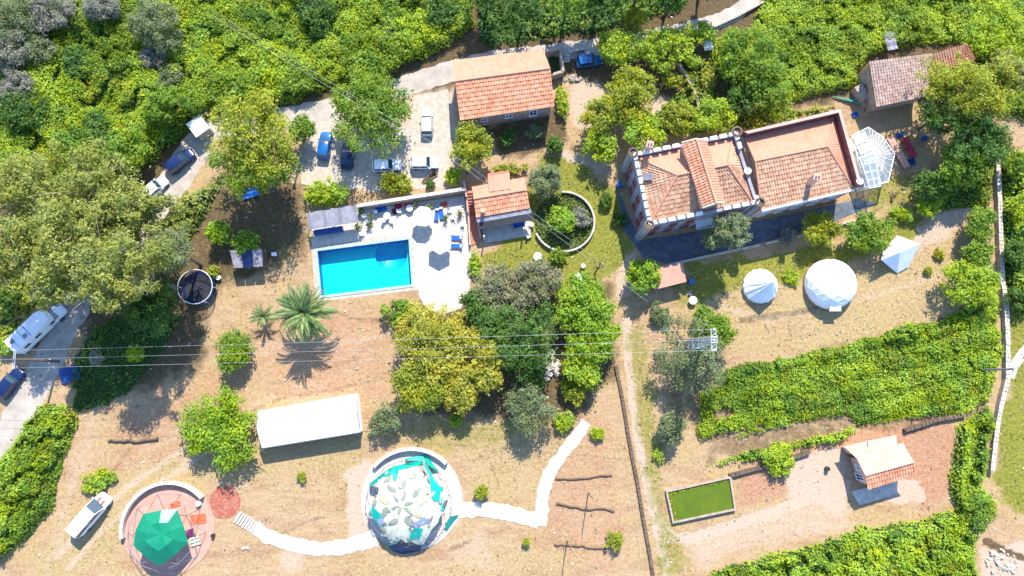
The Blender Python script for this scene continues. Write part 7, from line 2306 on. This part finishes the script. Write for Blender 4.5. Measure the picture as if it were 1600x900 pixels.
for sx in (-1, 1):
    for sy in (-1, 1): m_.tube([(pb.x + sx * q, pb.y + sy * q, z) for z, q in lv], .10, 5)
m_.build('corner_leg', M['steel'], py_)
m_ = MB()
for (z0_, q0), (z1_, q1) in zip(lv[:-1], lv[1:]):
    cs0 = [(-q0, -q0), (q0, -q0), (q0, q0), (-q0, q0)]; cs1 = [(-q1, -q1), (q1, -q1), (q1, q1), (-q1, q1)]
    for i in range(4):
        j = (i + 1) % 4
        m_.tube([(pb.x + cs0[i][0], pb.y + cs0[i][1], z0_), (pb.x + cs1[j][0], pb.y + cs1[j][1], z1_)], .065, 4)
        m_.tube([(pb.x + cs0[j][0], pb.y + cs0[j][1], z0_), (pb.x + cs1[i][0], pb.y + cs1[i][1], z1_)], .065, 4)
        m_.tube([(pb.x + cs1[i][0], pb.y + cs1[i][1], z1_), (pb.x + cs1[j][0], pb.y + cs1[j][1], z1_)], .065, 4)
m_.build('lattice_bracing', M['steel'], py_)
m_ = MB()
for s_ in (-.3, .3): m_.tube([(pb.x + s_, pb.y - 1.4, PH - .2), (pb.x + s_, pb.y + 1.4, PH - .2)], .06, 5)
for k in range(6): m_.tube([(pb.x - .3, pb.y - 1.4 + .46 * k, PH - .2), (pb.x + .3, pb.y - .94 + .46 * k, PH - .2)], .04, 4)
m_.build('crossarm', M['steel'], py_)
for y in (-1.3, 0, 1.3):
    m_ = MB(); m_.lathe((pb.x, pb.y + y, PH - .15), [(.06, 0), (.13, .06), (.06, .14), (.13, .2), (.05, .34)], 8); m_.build('insulator', M['white_plastic'], py_)
eb = P(1533, 578)
t = thing('utility_pole', 'grey utility pole leaning over the long stone wall at the right', 'utility pole', (eb.x, eb.y, 0))
m_ = MB(); m_.tube([(eb.x, eb.y, 0), (eb.x, eb.y, 7.0)], [.17, .12], 8); m_.build('pole', M['lead'], t)
m_ = MB(); m_.tube([(eb.x, eb.y - .8, 6.7), (eb.x, eb.y + .8, 6.7)], .05, 5); m_.build('crossarm', M['steel'], t)
G = 'power lines between utility pole and pylon'
for y1, y2, lab in ((1.15, 1.3, 'power line over the golden grove, uppermost of three parallel'), (0, 0, 'power line over the golden grove, middle one of three parallel'), (-1.15, -1.3, 'power line over the golden grove, lowest of three parallel')):
    wire('power_line', Vector((b0.x, b0.y + y1, 9.85)), Vector((pb.x, pb.y + y2, PH + .15)), 1.6, .017, lab, G)
for y1, lab in ((1.15, 'short power line leaving the left utility pole, uppermost'), (0, 'short power line leaving the left utility pole, in the middle'), (-1.15, 'short power line leaving the left utility pole, lowest')):
    wire('power_line', Vector((b0.x, b0.y + y1, 9.85)), Vector((b0.x - 30, b0.y + y1 - 1.0, 9.5)), .6, .017, lab, G)
for dy, hh, lab in ((0, 7.5, 'phone wire crossing the kiosk and the round garden, upper one of the pair'), (9, 7.2, 'phone wire crossing the kiosk and the round garden, lower one of the pair')):
    wire('phone_wire', P(330, 15 + dy, 9.5), P(724, 252 + dy, hh), .4, .016, lab.replace('crossing the kiosk and the round garden', 'crossing the brambles and the walnut tree'), 'phone wires')
    wire('phone_wire', P(724, 252 + dy, hh), P(1012, 462 + dy, 5.0), .4, .016, lab, 'phone wires')

# ------------------------------------------------------------------ a last few seconds of tidying
for o in bpy.data.objects:
    if o.type == 'MESH' and o.parent is None and 'kind' not in o and 'category' not in o:
        o['kind'] = 'structure'
